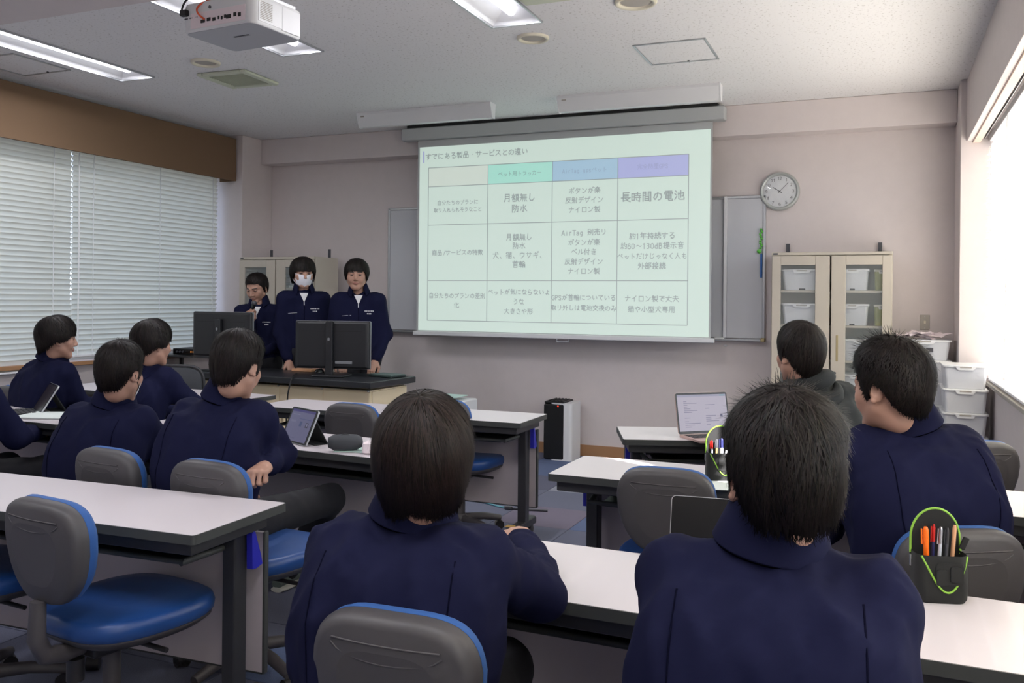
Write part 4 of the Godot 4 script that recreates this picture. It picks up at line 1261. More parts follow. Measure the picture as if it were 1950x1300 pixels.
func pencil_case(label: String, at: Vector3, turn: float, contents: Array, whose: String) -> void:
	var t := thing("pencil_case", label, "pencil case", at, turn, "standing pencil cases with green zips")
	var w := 0.118
	var rings := []
	for s in [[0.90, 0.0], [0.98, 0.008], [1.0, 0.03], [0.98, 0.085], [0.95, 0.108]]:
		var r := PackedVector3Array()
		for p in rounded(w * s[0], 0.07 * s[0], 0.024, 5):
			r.append(Vector3(p.x, s[1], p.y))
		rings.append(r)
	part("body", MB.new().loft(rings, true, true, false).mesh(), M.case_cloth, t)
	part("inner_floor", bx(Vector3(0, 0.07, 0), Vector3(w * 0.85, 0.004, 0.05), 0.0), M.black_line, t)
	var arch := PackedVector2Array([Vector2(-w * 0.46, 0.085)])
	var zip := []
	for i in 21:
		var a := PI - PI * i / 20.0
		var p := Vector2(cos(a) * w * 0.46, 0.135 + sin(a) * 0.068)
		if i == 0:
			zip.append(Vector3(-w * 0.47, 0.10, -0.022))
		arch.append(p)
		zip.append(Vector3(p.x, p.y, -0.026))
	arch.append(Vector2(w * 0.46, 0.085))
	zip.append(Vector3(w * 0.47, 0.10, -0.022))
	part("back_flap", MB.new().prism(arch, -0.030, -0.024).mesh(), M.case_cloth, t)
	part("flap_zip", MB.new().tube(zip, 0.0028, 8).mesh(), M.zip_green, t)
	var u := []
	for i in 25:
		var s := i / 24.0
		var x := lerpf(-w * 0.40, w * 0.46, s)
		var y := 0.106 - 0.080 * pow(sin(PI * clampf(pow(s, 1.15), 0, 1)), 0.9)
		u.append(Vector3(x, y, 0.036 - 0.02 * pow(absf(x) / (w * 0.5), 4)))
	part("front_zip", MB.new().tube(u, 0.0024, 8).mesh(), M.zip_green, t)
	part("pocket", MB.new().pillow(rounded(w * 0.52, 0.05, 0.008, 3), [Vector2(1, 0), Vector2(0.96, 0.003)], Transform3D(Basis(), Vector3(0.012, 0.068, 0.0345))).mesh(), M.case_cloth, t)
	for k in 2:
		part("pocket", MB.new().pillow(rounded(w * 0.2, 0.036, 0.004, 2), [Vector2(1, 0), Vector2(0.95, 0.0025)], Transform3D(Basis(), Vector3(-0.006 + 0.03 * k, 0.06 + 0.008 * k, 0.0375))).mesh(), M.case_cloth, t)
	part("zip_pull", MB.new().box(Vector3(-w * 0.49, 0.085, -0.012), Vector3(0.005, 0.026, 0.008), 0.001).mesh(), M.silver, t)
	part("pull_tab", MB.new().box(Vector3(w * 0.5, 0.128, -0.01), Vector3(0.014, 0.03, 0.006), 0.002, Basis(Vector3.BACK, -0.4)).mesh(), M.case_cloth, t)
	var bs := Basis(Vector3.UP, turn)
	for c in contents:
		var o := thing(c[0], c[1] + " in the " + whose, "pen", at + bs * Vector3(c[2], 0.074, c[3]), turn)
		o.rotation.z = c[4]
		var r: float = c[5]
		var h: float = c[6]
		part("barrel", MB.new().lathe([Vector2(r * 0.8, 0), Vector2(r, 0.004), Vector2(r, h - 0.008), Vector2(r * 0.7, h)], 12).mesh(), M[c[7]], o)
		if c[8] != "":
			part("cap", MB.new().lathe([Vector2(r * 1.05, h * 0.62), Vector2(r * 1.05, h * 0.96), Vector2(r * 0.75, h * 1.02), Vector2(r * 0.6, h * 1.05)], 12).mesh(), M[c[8]], o)
			part("clip", bx(Vector3(-r * 1.5, h * 0.8, 0), Vector3(0.0025, h * 0.4, r * 0.7), 0.0005), M[c[8]], o)

func sheet(called: String, label: String, at: Vector3, w: float, d: float, turn: float, m: Material, thick := 0.002) -> void:
	var o := one(called, MB.new().pillow(rounded(w, d, 0.003, 1), [Vector2(1, 0), Vector2(1, thick)], Transform3D(Basis(Vector3.RIGHT, Vector3.FORWARD, Vector3.UP), Vector3.ZERO), 0.05, 0.03).mesh(), m, label, "paper")
	o.position = at + Vector3(0, 0.0008, 0)
	o.rotation.y = turn

func table_things() -> void:
	var ty := 0.7206
	# open laptop on the slanted table
	var hl := on_y(1290, 832, ty)
	var user := Vector2(0.66, 0.75)
	var lp := thing("laptop", "open rose-silver laptop showing a document, on the slanted table", "laptop", Vector3(-0.815, ty, 3.12), atan2(user.x, user.y))
	part("base", MB.new().prism(rounded(0.30, 0.21, 0.012, 3), 0.001, 0.011, Transform3D(Basis(Vector3.RIGHT, Vector3.FORWARD, Vector3.UP), Vector3(0, 0, 0.105))).mesh(), M.rose_metal, lp)
	var kb := part("keyboard", bx(Vector3(0, 0.0112, 0.07), Vector3(0.26, 0.001, 0.10), 0.0), M.gloss_black, lp)
	for r in 5:
		for c in 12:
			part("key", bx(Vector3(-0.119 + 0.0216 * c, 0.0122, 0.031 + 0.0195 * r), Vector3(0.018, 0.0014, 0.016), 0.0004), M.frame_black, kb)
	part("touchpad", bx(Vector3(0, 0.0113, 0.165), Vector3(0.11, 0.001, 0.07), 0.0), M.pen_clear, lp)
	var tl := Transform3D(Basis(Vector3.RIGHT, -0.22), Vector3(0, 0.01, 0.0))
	var lid := part("lid", MB.new().prism(rounded(0.30, 0.208, 0.012, 3), -0.005, 0.0, tl * Transform3D(Basis(), Vector3(0, 0.106, 0))).mesh(), M.rose_metal, lp)
	part("bezel", MB.new().prism(rounded(0.298, 0.206, 0.011, 3), 0.0, 0.001, tl * Transform3D(Basis(), Vector3(0, 0.106, 0))).mesh(), M.gloss_black, lid)
	var im := pixels(300, 200, rgb(196, 188, 206))
	var rng := RandomNumberGenerator.new()
	rng.seed = 12
	im.fill_rect(Rect2i(0, 0, 300, 12), rgb(168, 166, 190))
	im.fill_rect(Rect2i(262, 3, 30, 6), rgb(120, 170, 180))
	for col in 2:
		for r in 16:
			if rng.randf() < 0.72:
				im.fill_rect(Rect2i(36 + 130 * col, 26 + 10 * r, int(rng.randf_range(20, 105 if col == 0 else 80)), 3), rgb(136, 130, 158))
	im.fill_rect(Rect2i(255, 110, 14, 16), rgb(96, 92, 124))
	var d := MB.new()
	d.quad(tl * Vector3(-0.141, 0.016, 0.0016), tl * Vector3(0.141, 0.016, 0.0016), tl * Vector3(0.141, 0.199, 0.0016), tl * Vector3(-0.141, 0.199, 0.0016), tl.basis * Vector3.BACK)
	part("display", d.mesh(), display_mat("laptop_display", im, 0.62), lid)
	# tablets
	var ti := pixels(256, 192, rgb(122, 120, 160))
	ti.fill_rect(Rect2i(0, 0, 256, 14), rgb(70, 62, 140))
	ti.fill_rect(Rect2i(110, 52, 130, 4), rgb(84, 96, 150))
	ti.fill_rect(Rect2i(20, 30, 80, 4), rgb(150, 148, 182))
	ti.fill_rect(Rect2i(20, 66, 60, 14), rgb(136, 134, 170))
	ti.fill_rect(Rect2i(126, 70, 26, 30), rgb(74, 92, 140))
	ti.fill_rect(Rect2i(194, 72, 30, 30), rgb(48, 48, 76))
	ti.fill_rect(Rect2i(201, 78, 16, 16), rgb(150, 148, 180))
	for k in 5:
		ti.fill_rect(Rect2i(70 + 12 * k, 170, 6, 6), rgb(84, 84, 130))
	slate("tablet", "tablet in a black folding cover showing a page, before the student looking down", Vector3(-2.515, ty, 4.225), Vector2(-0.42, 0.9), 0.24, 0.17, 0.42, display_mat("tablet_display", ti, 0.42), true, false)
	slate("tablet", "dark tablet with keyboard propped on the table near the left window", Vector3(-4.53, ty, 3.93), Vector2(-0.50, 0.86), 0.25, 0.18, 0.55, mat("dark_display", rgb(60, 52, 54), 0.12), true, true)
	slate("tablet", "black silver-edged tablet standing before the student with the whorled hair", Vector3(-0.375, ty, 5.36), Vector2(0.1, 0.99), 0.25, 0.175, 0.35, M.gloss_black, true, false)
	# pencil cases with pens
	pencil_case("black pencil case with green zip standing open on the nearest table, orange marker inside", Vector3(0.128, ty, 5.375), 0.28, [["marker_pen", "orange highlighter", -0.028, 0.004, 0.03, 0.0062, 0.088, "pen_orange", "pen_orange"], ["ballpoint_pen", "navy and red ballpoint pen", -0.012, -0.004, -0.02, 0.0036, 0.092, "pen_navy", "pen_red"], ["mechanical_pencil", "clear silver mechanical pencil", 0.0, 0.0, -0.05, 0.0042, 0.088, "pen_clear", "silver"], ["ballpoint_pen", "dark grey ballpoint pen", 0.016, -0.002, -0.04, 0.0038, 0.086, "pen_grey", "frame_black"], ["wooden_ruler", "pinkish wooden ruler", 0.030, -0.006, -0.07, 0.0046, 0.096, "wood_plain", ""]], "nearest pencil case")
	pencil_case("black pencil case with green zip half hidden behind the whorled hair", Vector3(-0.555, ty, 4.215), 0.35, [["ballpoint_pen", "red-topped white pen", -0.036, 0.004, 0.02, 0.0042, 0.075, "pen_clear", "pen_red"], ["mechanical_pencil", "gold mechanical pencil", -0.02, 0.0, -0.03, 0.0038, 0.078, "pen_gold", "pen_grey"], ["marker_pen", "clear marker with a blue cap", 0.0, 0.002, 0.0, 0.0062, 0.082, "pen_clear", "pen_navy"], ["correction_pen", "white correction pen", 0.02, 0.004, 0.05, 0.0055, 0.04, "white_plastic", ""]], "half-hidden pencil case")
	# papers
	sheet("paper_sheet", "white paper sheet under the half-hidden pencil case", on_y(1362, 918, ty), 0.21, 0.297, 0.3, M.paper)
	sheet("paper_stack", "loose white papers before the propped tablet near the left window", Vector3(-4.27, ty, 4.02), 0.36, 0.26, 0.35, M.paper, 0.006)
	sheet("paper_stack", "mint sheet lying under the grey glasses case", Vector3(-2.14, ty, 4.235), 0.2, 0.14, 0.2, M.paper_mint, 0.003)
	sheet("paper_slip", "small white slip on the front table beside the bench", on_y(320, 757, ty), 0.2, 0.14, 0.4, M.paper)
	var gc := thing("glasses_case", "dark grey zipped glasses case lying on the mint sheet", "case", Vector3(-2.185, ty + 0.0035, 4.29), 0.55)
	part("shell", MB.new().lathe([Vector2(0.0001, -0.078), Vector2(0.022, -0.074), Vector2(0.034, -0.05), Vector2(0.037, 0), Vector2(0.034, 0.05), Vector2(0.022, 0.074), Vector2(0.0001, 0.078)], 20, Transform3D(Basis(Vector3(0, 0, 1), Vector3(0, 1, 0), Vector3(1, 0, 0)) * Basis(Vector3.RIGHT, PI / 2), Vector3(0, 0.037, 0))).mesh(), M.felt_grey, gc)
	var sw := []
	for i in 21:
		var a := PI * i / 20.0
		sw.append(Vector3(0.0379 * cos(a), 0.037 + 0.0379 * sin(a), 0.012))
	part("seam", MB.new().tube(sw, 0.0018, 6).mesh(), M.frame_black, gc)
	one("tissue_box", MB.new().box(Vector3(-2.035, ty + 0.026, 4.275), Vector3(0.11, 0.05, 0.08), 0.008, Basis(Vector3.UP, 0.3)).mesh(), M.white_soft, "small white box beside the glasses case", "box")
	# striped packet and stool by the front tables
	var pk := thing("striped_packet", "blue and white striped packet beside the front table end", "packet", on_z(514, 779, 2.42), 0.2)
	part("packet", bx(Vector3(0, 0, 0), Vector3(0.055, 0.07, 0.04), 0.004), M.white_plastic, pk)
	for k in 3:
		part("stripe", MB.new().box(Vector3(-0.016 + 0.016 * k, 0, 0.0205), Vector3(0.007, 0.068, 0.001), 0.0, Basis(Vector3.BACK, -0.35)).mesh(), M.strip_blue, pk)
	var st := thing("small_stool", "low tan box stand under the striped packet", "stand", Vector3(pk.position.x, 0, pk.position.z), 0.1)
	var hh: float = pk.position.y - 0.036
	part("seat", bx(Vector3(0, hh - 0.012, 0), Vector3(0.16, 0.024, 0.18), 0.004), M.bench_cream, st)
	for s in [-1, 1]:
		for q in [-1, 1]:
			part("leg", bx(Vector3(s * 0.065, (hh - 0.024) / 2, q * 0.07), Vector3(0.024, hh - 0.024, 0.024), 0.003), M.bench_cream, st)
	# cyan cable on the floor
	var cpath := []
	for q in [[845, 946], [870, 951], [900, 953], [925, 957], [950, 964], [968, 967]]:
		cpath.append(on_y(q[0], q[1], 0.006))
	var cc := thing("floor_cable", "thin cyan cable lying on the carpet under the front table", "cable")
	part("cord", MB.new().tube(cpath, 0.006, 6).mesh(), M.cable_cyan, cc)
	var cp := []
	for q in [[968, 967], [990, 969], [1043, 972]]:
		cp.append(on_y(q[0], q[1], 0.008))
	part("flat_cover", MB.new().tube(cp, 0.008, 6).mesh(), M.pen_grey, cc)
	part("plug", MB.new().box(on_y(968, 966, 0.014), Vector3(0.05, 0.02, 0.03), 0.004).mesh(), M.pen_grey, cc)
	var yt := on_y(985, 990, 0.112)
	one("yellow_tape", MB.new().box(Vector3(-1.935, 0.1115, 2.98), Vector3(0.05, 0.002, 0.05), 0.0005).mesh(), M.pen_gold, "patch of yellow tape on the foot of the front table", "tape")

# ---------------------------------------------------------------- projected slide
const GLYPHS := {
	"す": [[1,4,15,4],[9,1,9,9,8,11,6,11,5,9,6,7,8,7,9,9,9,12,6,15]], "で": [[2,3,14,3,8,6,6,9,7,12,11,14],[10,6,11,8],[13,5,14,7]],
	"に": [[3,2,2,8,3,14],[7,4,14,4],[7,11,9,13,14,13]], "あ": [[3,4,13,4],[7,1,7,13],[12,6,8,12,4,13,3,11,6,8,11,8,14,10,13,13,10,15]],
	"る": [[4,2,12,2,4,9,9,7,13,9,13,12,10,15,6,14,7,12,9,13]], "と": [[5,2,7,7],[13,4,6,8,4,11,6,14,13,14]],
	"の": [[8,3,7,9,4,13,2,10,4,5,8,3,13,5,14,9,12,13,9,14]], "い": [[3,3,3,9,5,13,7,10],[12,4,14,8,14,11]],
	"た": [[2,4,9,4],[6,1,5,7,2,15],[9,7,14,7],[9,11,10,14,14,14]], "ち": [[3,4,13,4],[7,1,5,9,9,7,13,9,13,12,10,14,6,15]],
	"り": [[4,2,4,8],[11,2,12,7,10,12,6,15]], "れ": [[5,1,5,15],[2,5,7,5,2,12],[5,9,10,4,11,6,10,12,12,14,15,12]],
	"ら": [[6,1,10,3],[5,4,4,10,9,8,13,9,13,12,9,15,5,15]], "そ": [[4,2,12,2,3,8,14,7,9,9,8,12,12,15]],
	"う": [[5,1,11,3],[4,7,9,5,12,7,12,10,9,13,5,15]], "な": [[2,4,9,4],[6,1,3,9],[11,3,14,6],[11,7,11,12,8,14,5,13,7,11,11,12,14,15]],
	"こ": [[4,3,12,3],[3,11,5,14,13,14]], "し": [[5,1,4,11,6,14,10,14,13,10]],
	"が": [[2,6,9,5,10,8,8,14,6,13],[6,2,4,10,2,14],[11,5,13,9],[12,1,13,3],[14,0,15,2]], "き": [[3,4,13,3],[3,8,13,7],[7,1,12,11],[12,11,6,11],[4,11,5,14,12,15]],
	"だ": [[2,4,8,4],[5,1,4,8,2,15],[8,8,13,8],[8,12,9,14,13,14],[12,2,13,4],[14,1,15,3]], "け": [[3,2,2,9,3,15],[7,5,15,5],[11,1,11,9,8,15]],
	"じ": [[5,1,4,11,6,14,10,14,13,10],[9,3,10,5],[12,2,13,4]], "ゃ": [[4,9,12,7,13,9,11,11],[8,6,9,8],[6,7,9,15]], "く": [[11,1,4,8,11,15]],
	"も": [[3,5,11,5],[3,9,11,9],[7,1,6,12,8,15,12,14,13,11]], "よ": [[9,2,9,12,6,14,4,12,6,11,13,14],[9,6,13,6]], "さ": [[3,5,13,4],[7,1,12,10],[4,10,5,14,12,15]],
	"や": [[2,7,11,4,14,6,12,9,10,9],[8,2,9,4],[4,4,8,15]], "つ": [[2,5,10,4,14,7,12,11,6,13]], "て": [[2,3,14,3,8,6,7,11,11,14]],
	"は": [[3,2,2,8,3,14],[7,5,14,5],[11,2,11,12,9,14,7,12,9,11,14,14]], "み": [[4,2,8,2,6,9,3,13,2,11,5,9,14,12],[13,6,12,11,9,15]],
	"サ": [[1,5,15,5],[5,2,5,10],[11,2,11,9,6,15]], "ー": [[2,8,14,8]], "ビ": [[4,2,4,13,13,13],[12,5,4,8],[12,1,13,3],[14,0,15,2]], "ス": [[3,3,12,3,8,9,2,14],[9,9,14,14]],
	"プ": [[2,4,12,4,11,9,5,15],[14,1,15,2,14,3,13,2,14,1]], "ラ": [[4,2,12,2],[3,6,13,6,11,11,5,15]], "ン": [[3,3,6,6],[3,14,9,12,14,5]],
	"ペ": [[1,9,6,4,15,12],[12,3,13,4,12,5,11,4,12,3]], "ッ": [[4,8,5,11],[8,7,9,10],[13,8,11,13,7,15]], "ト": [[6,1,6,15],[6,6,12,10]], "カ": [[2,5,13,5,12,13,9,14],[7,1,6,9,2,15]],
	"ボ": [[2,5,13,5],[8,2,8,14,6,13],[5,8,2,13],[11,8,13,12],[12,1,13,3],[14,0,15,2]], "タ": [[6,1,2,8],[5,4,13,4,10,10,4,15],[5,7,11,11]],
	"デ": [[4,3,11,3],[2,7,14,7],[8,7,8,11,4,15],[12,1,13,3],[14,0,15,2]], "ザ": [[1,5,13,5],[4,2,4,9],[10,2,10,9,5,15],[12,1,13,3],[14,0,15,2]],
	"イ": [[12,2,7,7,2,9],[8,6,8,15]], "ナ": [[2,6,14,6],[8,1,8,9,4,15]], "ロ": [[3,3,13,3,13,14,3,14,3,3]], "ベ": [[1,9,6,4,15,12],[11,2,12,4],[13,1,14,3]],
	"ル": [[5,3,5,9,2,14],[10,2,10,13,15,9]], "ウ": [[8,1,8,4],[3,8,3,4,13,4,12,10,6,15]], "ギ": [[3,6,12,4],[2,10,13,8],[7,2,10,15],[12,1,13,3],[14,0,15,2]],
	"・": [[8,8,9,8]], "、": [[3,12,5,15]], "～": [[2,9,5,7,8,8,11,10,14,8]], "/": [[9,2,4,15]],
	"A": [[0,15,4,3,8,15],[2,11,6,11]], "i": [[4,7,4,15],[4,4,4,4]], "r": [[2,7,2,15],[2,9,4,7,6,7]], "T": [[0,3,8,3],[4,3,4,15]], "a": [[1,8,4,7,6,8,6,15],[6,11,2,11,1,13,2,15,4,15,6,13]],
	"g": [[6,7,6,15,5,17,2,17],[6,8,3,7,1,9,1,12,3,14,6,13]], "p": [[2,7,2,17],[2,8,5,7,7,9,7,12,5,14,2,13]], "s": [[6,8,3,7,1,8,2,10,5,11,6,13,4,15,1,14]],
	"G": [[8,5,6,3,3,3,1,6,1,12,3,15,6,15,8,13,8,10,5,10]], "P": [[1,15,1,3,5,3,7,5,7,7,5,9,1,9]], "S": [[7,5,5,3,2,3,1,5,2,8,6,10,7,12,6,15,2,15,1,13]],
	"d": [[6,3,6,15],[6,8,3,7,1,9,1,12,3,15,6,14]], "B": [[1,3,1,15],[1,3,5,3,6,5,5,8,1,8],[5,8,7,10,7,13,5,15,1,15]],
	"0": [[4,3,1,5,1,13,4,15,7,13,7,5,4,3]], "1": [[2,5,4,3,4,15]], "3": [[1,4,4,3,6,4,6,7,3,8,6,10,6,13,4,15,1,14]], "8": [[4,3,2,4,2,7,4,8,6,7,6,4,4,3],[4,8,1,10,1,14,4,15,7,14,7,10,4,8]],
	"自": [[8,0,6,3],[3,3,13,3,13,15,3,15,3,3],[3,7,13,7],[3,11,13,11]], "分": [[6,1,2,7],[10,1,15,7],[4,8,12,8,11,14,9,14],[8,8,4,15]],
	"取": [[1,2,8,2],[2,2,2,12],[6,2,6,15],[2,5,6,5],[2,8,6,8],[1,12,8,11],[8,4,14,4,12,10,8,15],[9,6,15,15]], "入": [[6,1,9,3,8,8,2,15],[8,7,15,15]],
	"月": [[4,1,4,10,2,15],[4,1,12,1,12,15,10,14],[4,5,12,5],[4,9,12,9]],
	"額": [[1,3,8,3],[4,1,4,3],[3,4,1,8],[3,5,7,5,2,11],[3,7,8,11],[3,11,7,11,7,15,3,15,3,11],[9,2,15,2],[10,4,14,4,14,11,10,11,10,4],[10,7,14,7],[10,9,14,9],[11,12,9,15],[13,12,15,15],[12,2,11,4]],
	"無": [[4,1,2,4],[3,3,14,3],[1,8,15,8],[4,3,4,11],[7,3,7,11],[10,3,10,11],[13,3,13,11],[2,11,14,11],[2,13,1,15],[6,13,6,15],[10,13,11,15],[13,13,15,15]],
	"防": [[2,1,2,15],[2,1,6,1,4,5,6,8,4,10],[7,4,15,4],[10,1,10,4],[10,4,9,10,6,15],[10,7,14,7,13,14,11,14]], "水": [[8,1,8,14,6,13],[2,5,6,5,2,12],[13,3,9,7],[9,6,15,13]],
	"製": [[3,1,2,4],[2,3,9,3],[1,5,9,5],[5,1,5,9],[3,6,3,8],[3,6,8,6,8,8],[11,2,11,6],[14,1,14,8],[1,10,15,10],[8,10,3,14],[5,12,5,15,8,14],[8,10,11,13,15,15],[13,11,11,13]],
	"品": [[5,1,11,1,11,6,5,6,5,1],[2,8,7,8,7,15,2,15,2,8],[9,8,14,8,14,15,9,15,9,8]],
	"違": [[2,2,4,4],[1,7,4,7,3,12,1,14],[3,12,6,15,15,15],[6,2,14,2],[8,0,8,4],[6,4,14,4],[7,5,13,5,13,8,7,8,7,5],[6,10,14,10],[10,8,10,14],[8,10,8,12,14,12]],
	"用": [[3,1,3,9,1,15],[3,1,13,1,13,15,11,15],[3,5,13,5],[3,9,13,9],[8,1,8,15]], "反": [[3,2,14,2],[3,2,3,8,1,15],[4,6,13,6,10,11,4,15],[5,7,9,12,15,15]],
	"射": [[4,0,3,2],[2,2,7,2,7,15,5,14],[2,2,2,9],[2,5,7,5],[2,7,7,7],[1,9,8,9],[7,9,1,15],[9,5,15,5],[13,1,13,15,11,14],[10,8,11,11]],
	"楽": [[8,0,7,2],[5,2,11,2,11,7,5,7,5,2],[5,4,11,4],[1,2,3,4],[1,7,4,6],[14,2,12,4],[12,6,15,8],[1,10,15,10],[8,7,8,15],[8,10,2,14],[8,10,14,14]],
	"長": [[4,1,4,9],[4,1,13,1],[4,4,12,4],[4,6,12,6],[1,9,15,9],[4,9,4,14,7,13],[7,9,10,13,15,15],[13,10,10,12]],
	"時": [[1,3,5,3,5,13,1,13,1,3],[1,8,5,8],[7,3,14,3],[10,1,10,6],[6,6,15,6],[6,9,15,9],[13,7,13,15,11,14],[8,11,9,13]],
	"間": [[2,1,2,15],[2,1,6,1,6,6,2,6],[2,3,6,3],[10,1,14,1,14,15,12,15],[10,1,10,6,14,6],[10,3,14,3],[5,8,11,8,11,14,5,14,5,8],[5,11,11,11]],
	"電": [[3,1,13,1],[2,5,2,3,14,3,14,5],[8,1,8,7],[4,5,6,5],[10,5,12,5],[4,6,6,6],[10,6,12,6],[4,8,12,8,12,12,4,12,4,8],[4,10,12,10],[8,8,8,14,9,15,14,15,14,13]],
	"池": [[2,1,4,3],[1,5,3,7],[1,14,4,9],[6,6,14,4,14,9,12,9],[10,1,10,11],[7,3,7,13,9,14,15,14,15,11]],
	"商": [[8,0,8,3],[1,3,15,3],[5,4,6,6],[11,4,10,6],[2,15,2,6,14,6,14,15,12,15],[6,7,4,10],[10,7,12,9],[5,10,11,10,11,14,5,14,5,10]],
	"特": [[3,1,1,5],[1,4,6,4],[4,1,4,15],[1,10,6,8],[8,3,14,3],[11,1,11,6],[7,6,15,6],[7,9,15,9],[13,6,13,15,11,14],[9,11,10,13]],
	"徴": [[4,1,1,4],[4,4,1,8],[3,7,3,15],[7,1,7,4],[5,2,5,4,9,4,9,2],[5,6,9,6],[5,9,9,9],[7,6,7,13],[5,13,9,12],[11,1,9,6],[11,4,15,4],[14,4,12,10,9,15],[10,6,12,11,15,15]],
	"犬": [[1,5,15,5],[8,1,7,8,2,15],[8,7,11,12,15,15],[11,1,13,3]],
	"猫": [[5,1,1,4],[2,2,4,8,3,14,2,14],[4,6,1,10],[6,3,15,3],[8,1,8,5],[12,1,12,5],[7,7,14,7,14,15,7,15,7,7],[7,11,14,11],[10,7,10,15]],
	"首": [[5,0,6,2],[11,0,9,3],[1,3,15,3],[8,3,7,5],[4,5,12,5,12,15,4,15,4,5],[4,8,12,8],[4,11,12,11]],
	"輪": [[1,3,7,3],[4,1,4,15],[1,5,7,5,7,9,1,9,1,5],[1,7,7,7],[0,12,8,12],[11,1,8,5],[11,1,15,5],[10,6,13,6],[8,8,15,8,15,15],[8,8,8,15],[8,11,15,11],[10,8,10,15],[13,8,13,15]],
	"別": [[2,1,7,1,7,6,2,6,2,1],[1,8,8,8,7,14,5,14],[4,6,4,10,1,15],[10,3,10,11],[14,1,14,15,12,14]],
	"売": [[2,2,14,2],[8,0,8,5],[4,5,12,5],[2,9,2,7,14,7,14,9],[6,8,5,12,2,15],[9,8,9,14,14,14,14,12]], "付": [[4,1,1,8],[3,5,3,15],[6,5,15,5],[12,1,12,15,10,14],[7,8,9,11]],
	"約": [[4,1,2,4,5,5],[6,3,2,8,7,8],[4,8,4,15],[2,11,1,14],[6,11,7,14],[10,1,8,6],[9,4,15,4,14,14,11,14],[10,7,12,10]], "年": [[4,0,1,5],[3,3,14,3],[4,3,4,10],[4,6,13,6],[1,10,15,10],[8,3,8,15]],
	"持": [[1,4,6,4],[4,1,4,14,2,13],[1,10,6,8],[8,3,14,3],[11,1,11,6],[7,6,15,6],[7,9,15,9],[13,6,13,15,11,14],[9,11,10,13]],
	"続": [[4,1,2,4,5,5],[6,3,2,8,7,8],[4,8,4,15],[2,11,1,14],[6,11,7,14],[8,2,15,2],[11,0,11,4],[9,4,14,4],[8,8,8,6,15,6,15,8],[10,8,10,11,8,15],[13,8,13,14,15,14,15,12]],
	"提": [[1,4,6,4],[4,1,4,14,2,13],[1,10,6,8],[8,1,14,1,14,6,8,6,8,1],[8,3,14,3],[7,8,15,8],[11,8,11,14],[11,11,15,11],[9,10,8,13,7,15],[8,13,11,15,15,15]],
	"示": [[4,2,12,2],[1,6,15,6],[8,6,8,15,6,14],[4,9,2,13],[11,9,14,13]], "音": [[8,0,8,2],[2,2,14,2],[5,3,6,6],[11,3,10,6],[1,6,15,6],[4,8,12,8,12,15,4,15,4,8],[4,11,12,11]],
	"人": [[8,1,7,8,2,15],[8,6,11,11,15,15]], "外": [[4,1,1,7],[3,4,7,4,5,10,1,15],[3,7,6,9],[11,1,11,15],[11,6,15,9]],
	"部": [[4,0,4,2],[1,2,8,2],[2,4,3,6],[7,3,6,6],[1,7,8,7],[2,9,7,9,7,14,2,14,2,9],[10,1,10,15],[10,1,15,1,12,6,15,9,12,11]],
	"接": [[1,4,6,4],[4,1,4,14,2,13],[1,10,6,8],[11,0,11,2],[7,2,15,2],[9,3,10,5],[14,3,12,5],[7,6,15,6],[10,6,8,11,14,15],[7,9,15,9],[13,9,11,13,7,15]],
	"差": [[5,0,6,2],[11,0,10,2],[2,2,14,2],[3,5,13,5],[1,7,15,7],[8,2,8,7],[6,7,1,15],[5,10,13,10],[9,10,9,15],[4,15,15,15]], "化": [[4,1,1,7],[3,5,3,15],[14,3,8,7],[8,1,8,13,10,14,15,14,15,11]],
	"気": [[5,0,2,5],[4,2,14,2],[4,5,12,5],[2,7,11,7,12,13,15,14,15,12],[9,8,3,14],[4,9,9,14]], "大": [[1,5,15,5],[8,1,7,8,2,15],[8,7,11,12,15,15]],
	"形": [[1,2,9,2],[1,7,9,7],[3,2,3,8,1,15],[7,2,7,15],[14,1,10,4],[14,5,10,9],[15,9,9,15]], "交": [[8,0,8,3],[1,3,15,3],[5,4,2,8],[11,4,14,8],[11,7,8,11,2,15],[5,7,9,12,15,15]],
	"換": [[1,4,6,4],[4,1,4,14,2,13],[1,10,6,8],[10,0,7,4],[9,2,13,2,12,4],[8,4,14,4,14,8],[8,4,8,8],[10,5,9,7],[12,5,13,7],[7,9,15,9],[11,8,10,12,7,15],[11,10,15,15]],
	"丈": [[1,5,15,5],[9,1,8,8,2,15],[4,6,9,12,15,15]], "夫": [[3,3,13,3],[1,7,15,7],[8,1,7,9,2,15],[8,8,15,15]], "小": [[8,1,8,14,6,13],[4,6,1,12],[12,6,15,12]],
	"型": [[1,2,9,2],[1,5,9,5],[3,2,3,6,1,9],[7,2,7,9],[11,2,11,7],[14,1,14,9,12,8],[3,12,13,12],[8,9,8,15],[1,15,15,15]],
	"専": [[2,2,14,2],[8,0,8,9],[3,4,13,4,13,8,3,8,3,4],[3,6,13,6],[1,10,15,10],[11,9,11,15,9,14],[5,12,6,14]],
	"完": [[8,0,8,2],[1,5,1,3,15,3,15,5],[4,6,12,6],[2,9,14,9],[6,9,5,12,1,15],[10,9,10,14,15,14,15,12]], "全": [[8,1,1,7],[8,1,15,7],[4,7,12,7],[8,7,8,15],[4,11,12,11],[2,15,14,15]],
	"塵": [[8,0,8,1],[2,1,14,1],[2,1,2,8,1,15],[4,3,14,3],[6,1,6,6],[10,1,10,6],[4,6,14,6],[4,8,14,8],[5,12,13,12],[9,9,9,15],[3,15,15,15]],
}

const SW := 1440
const SH := 912

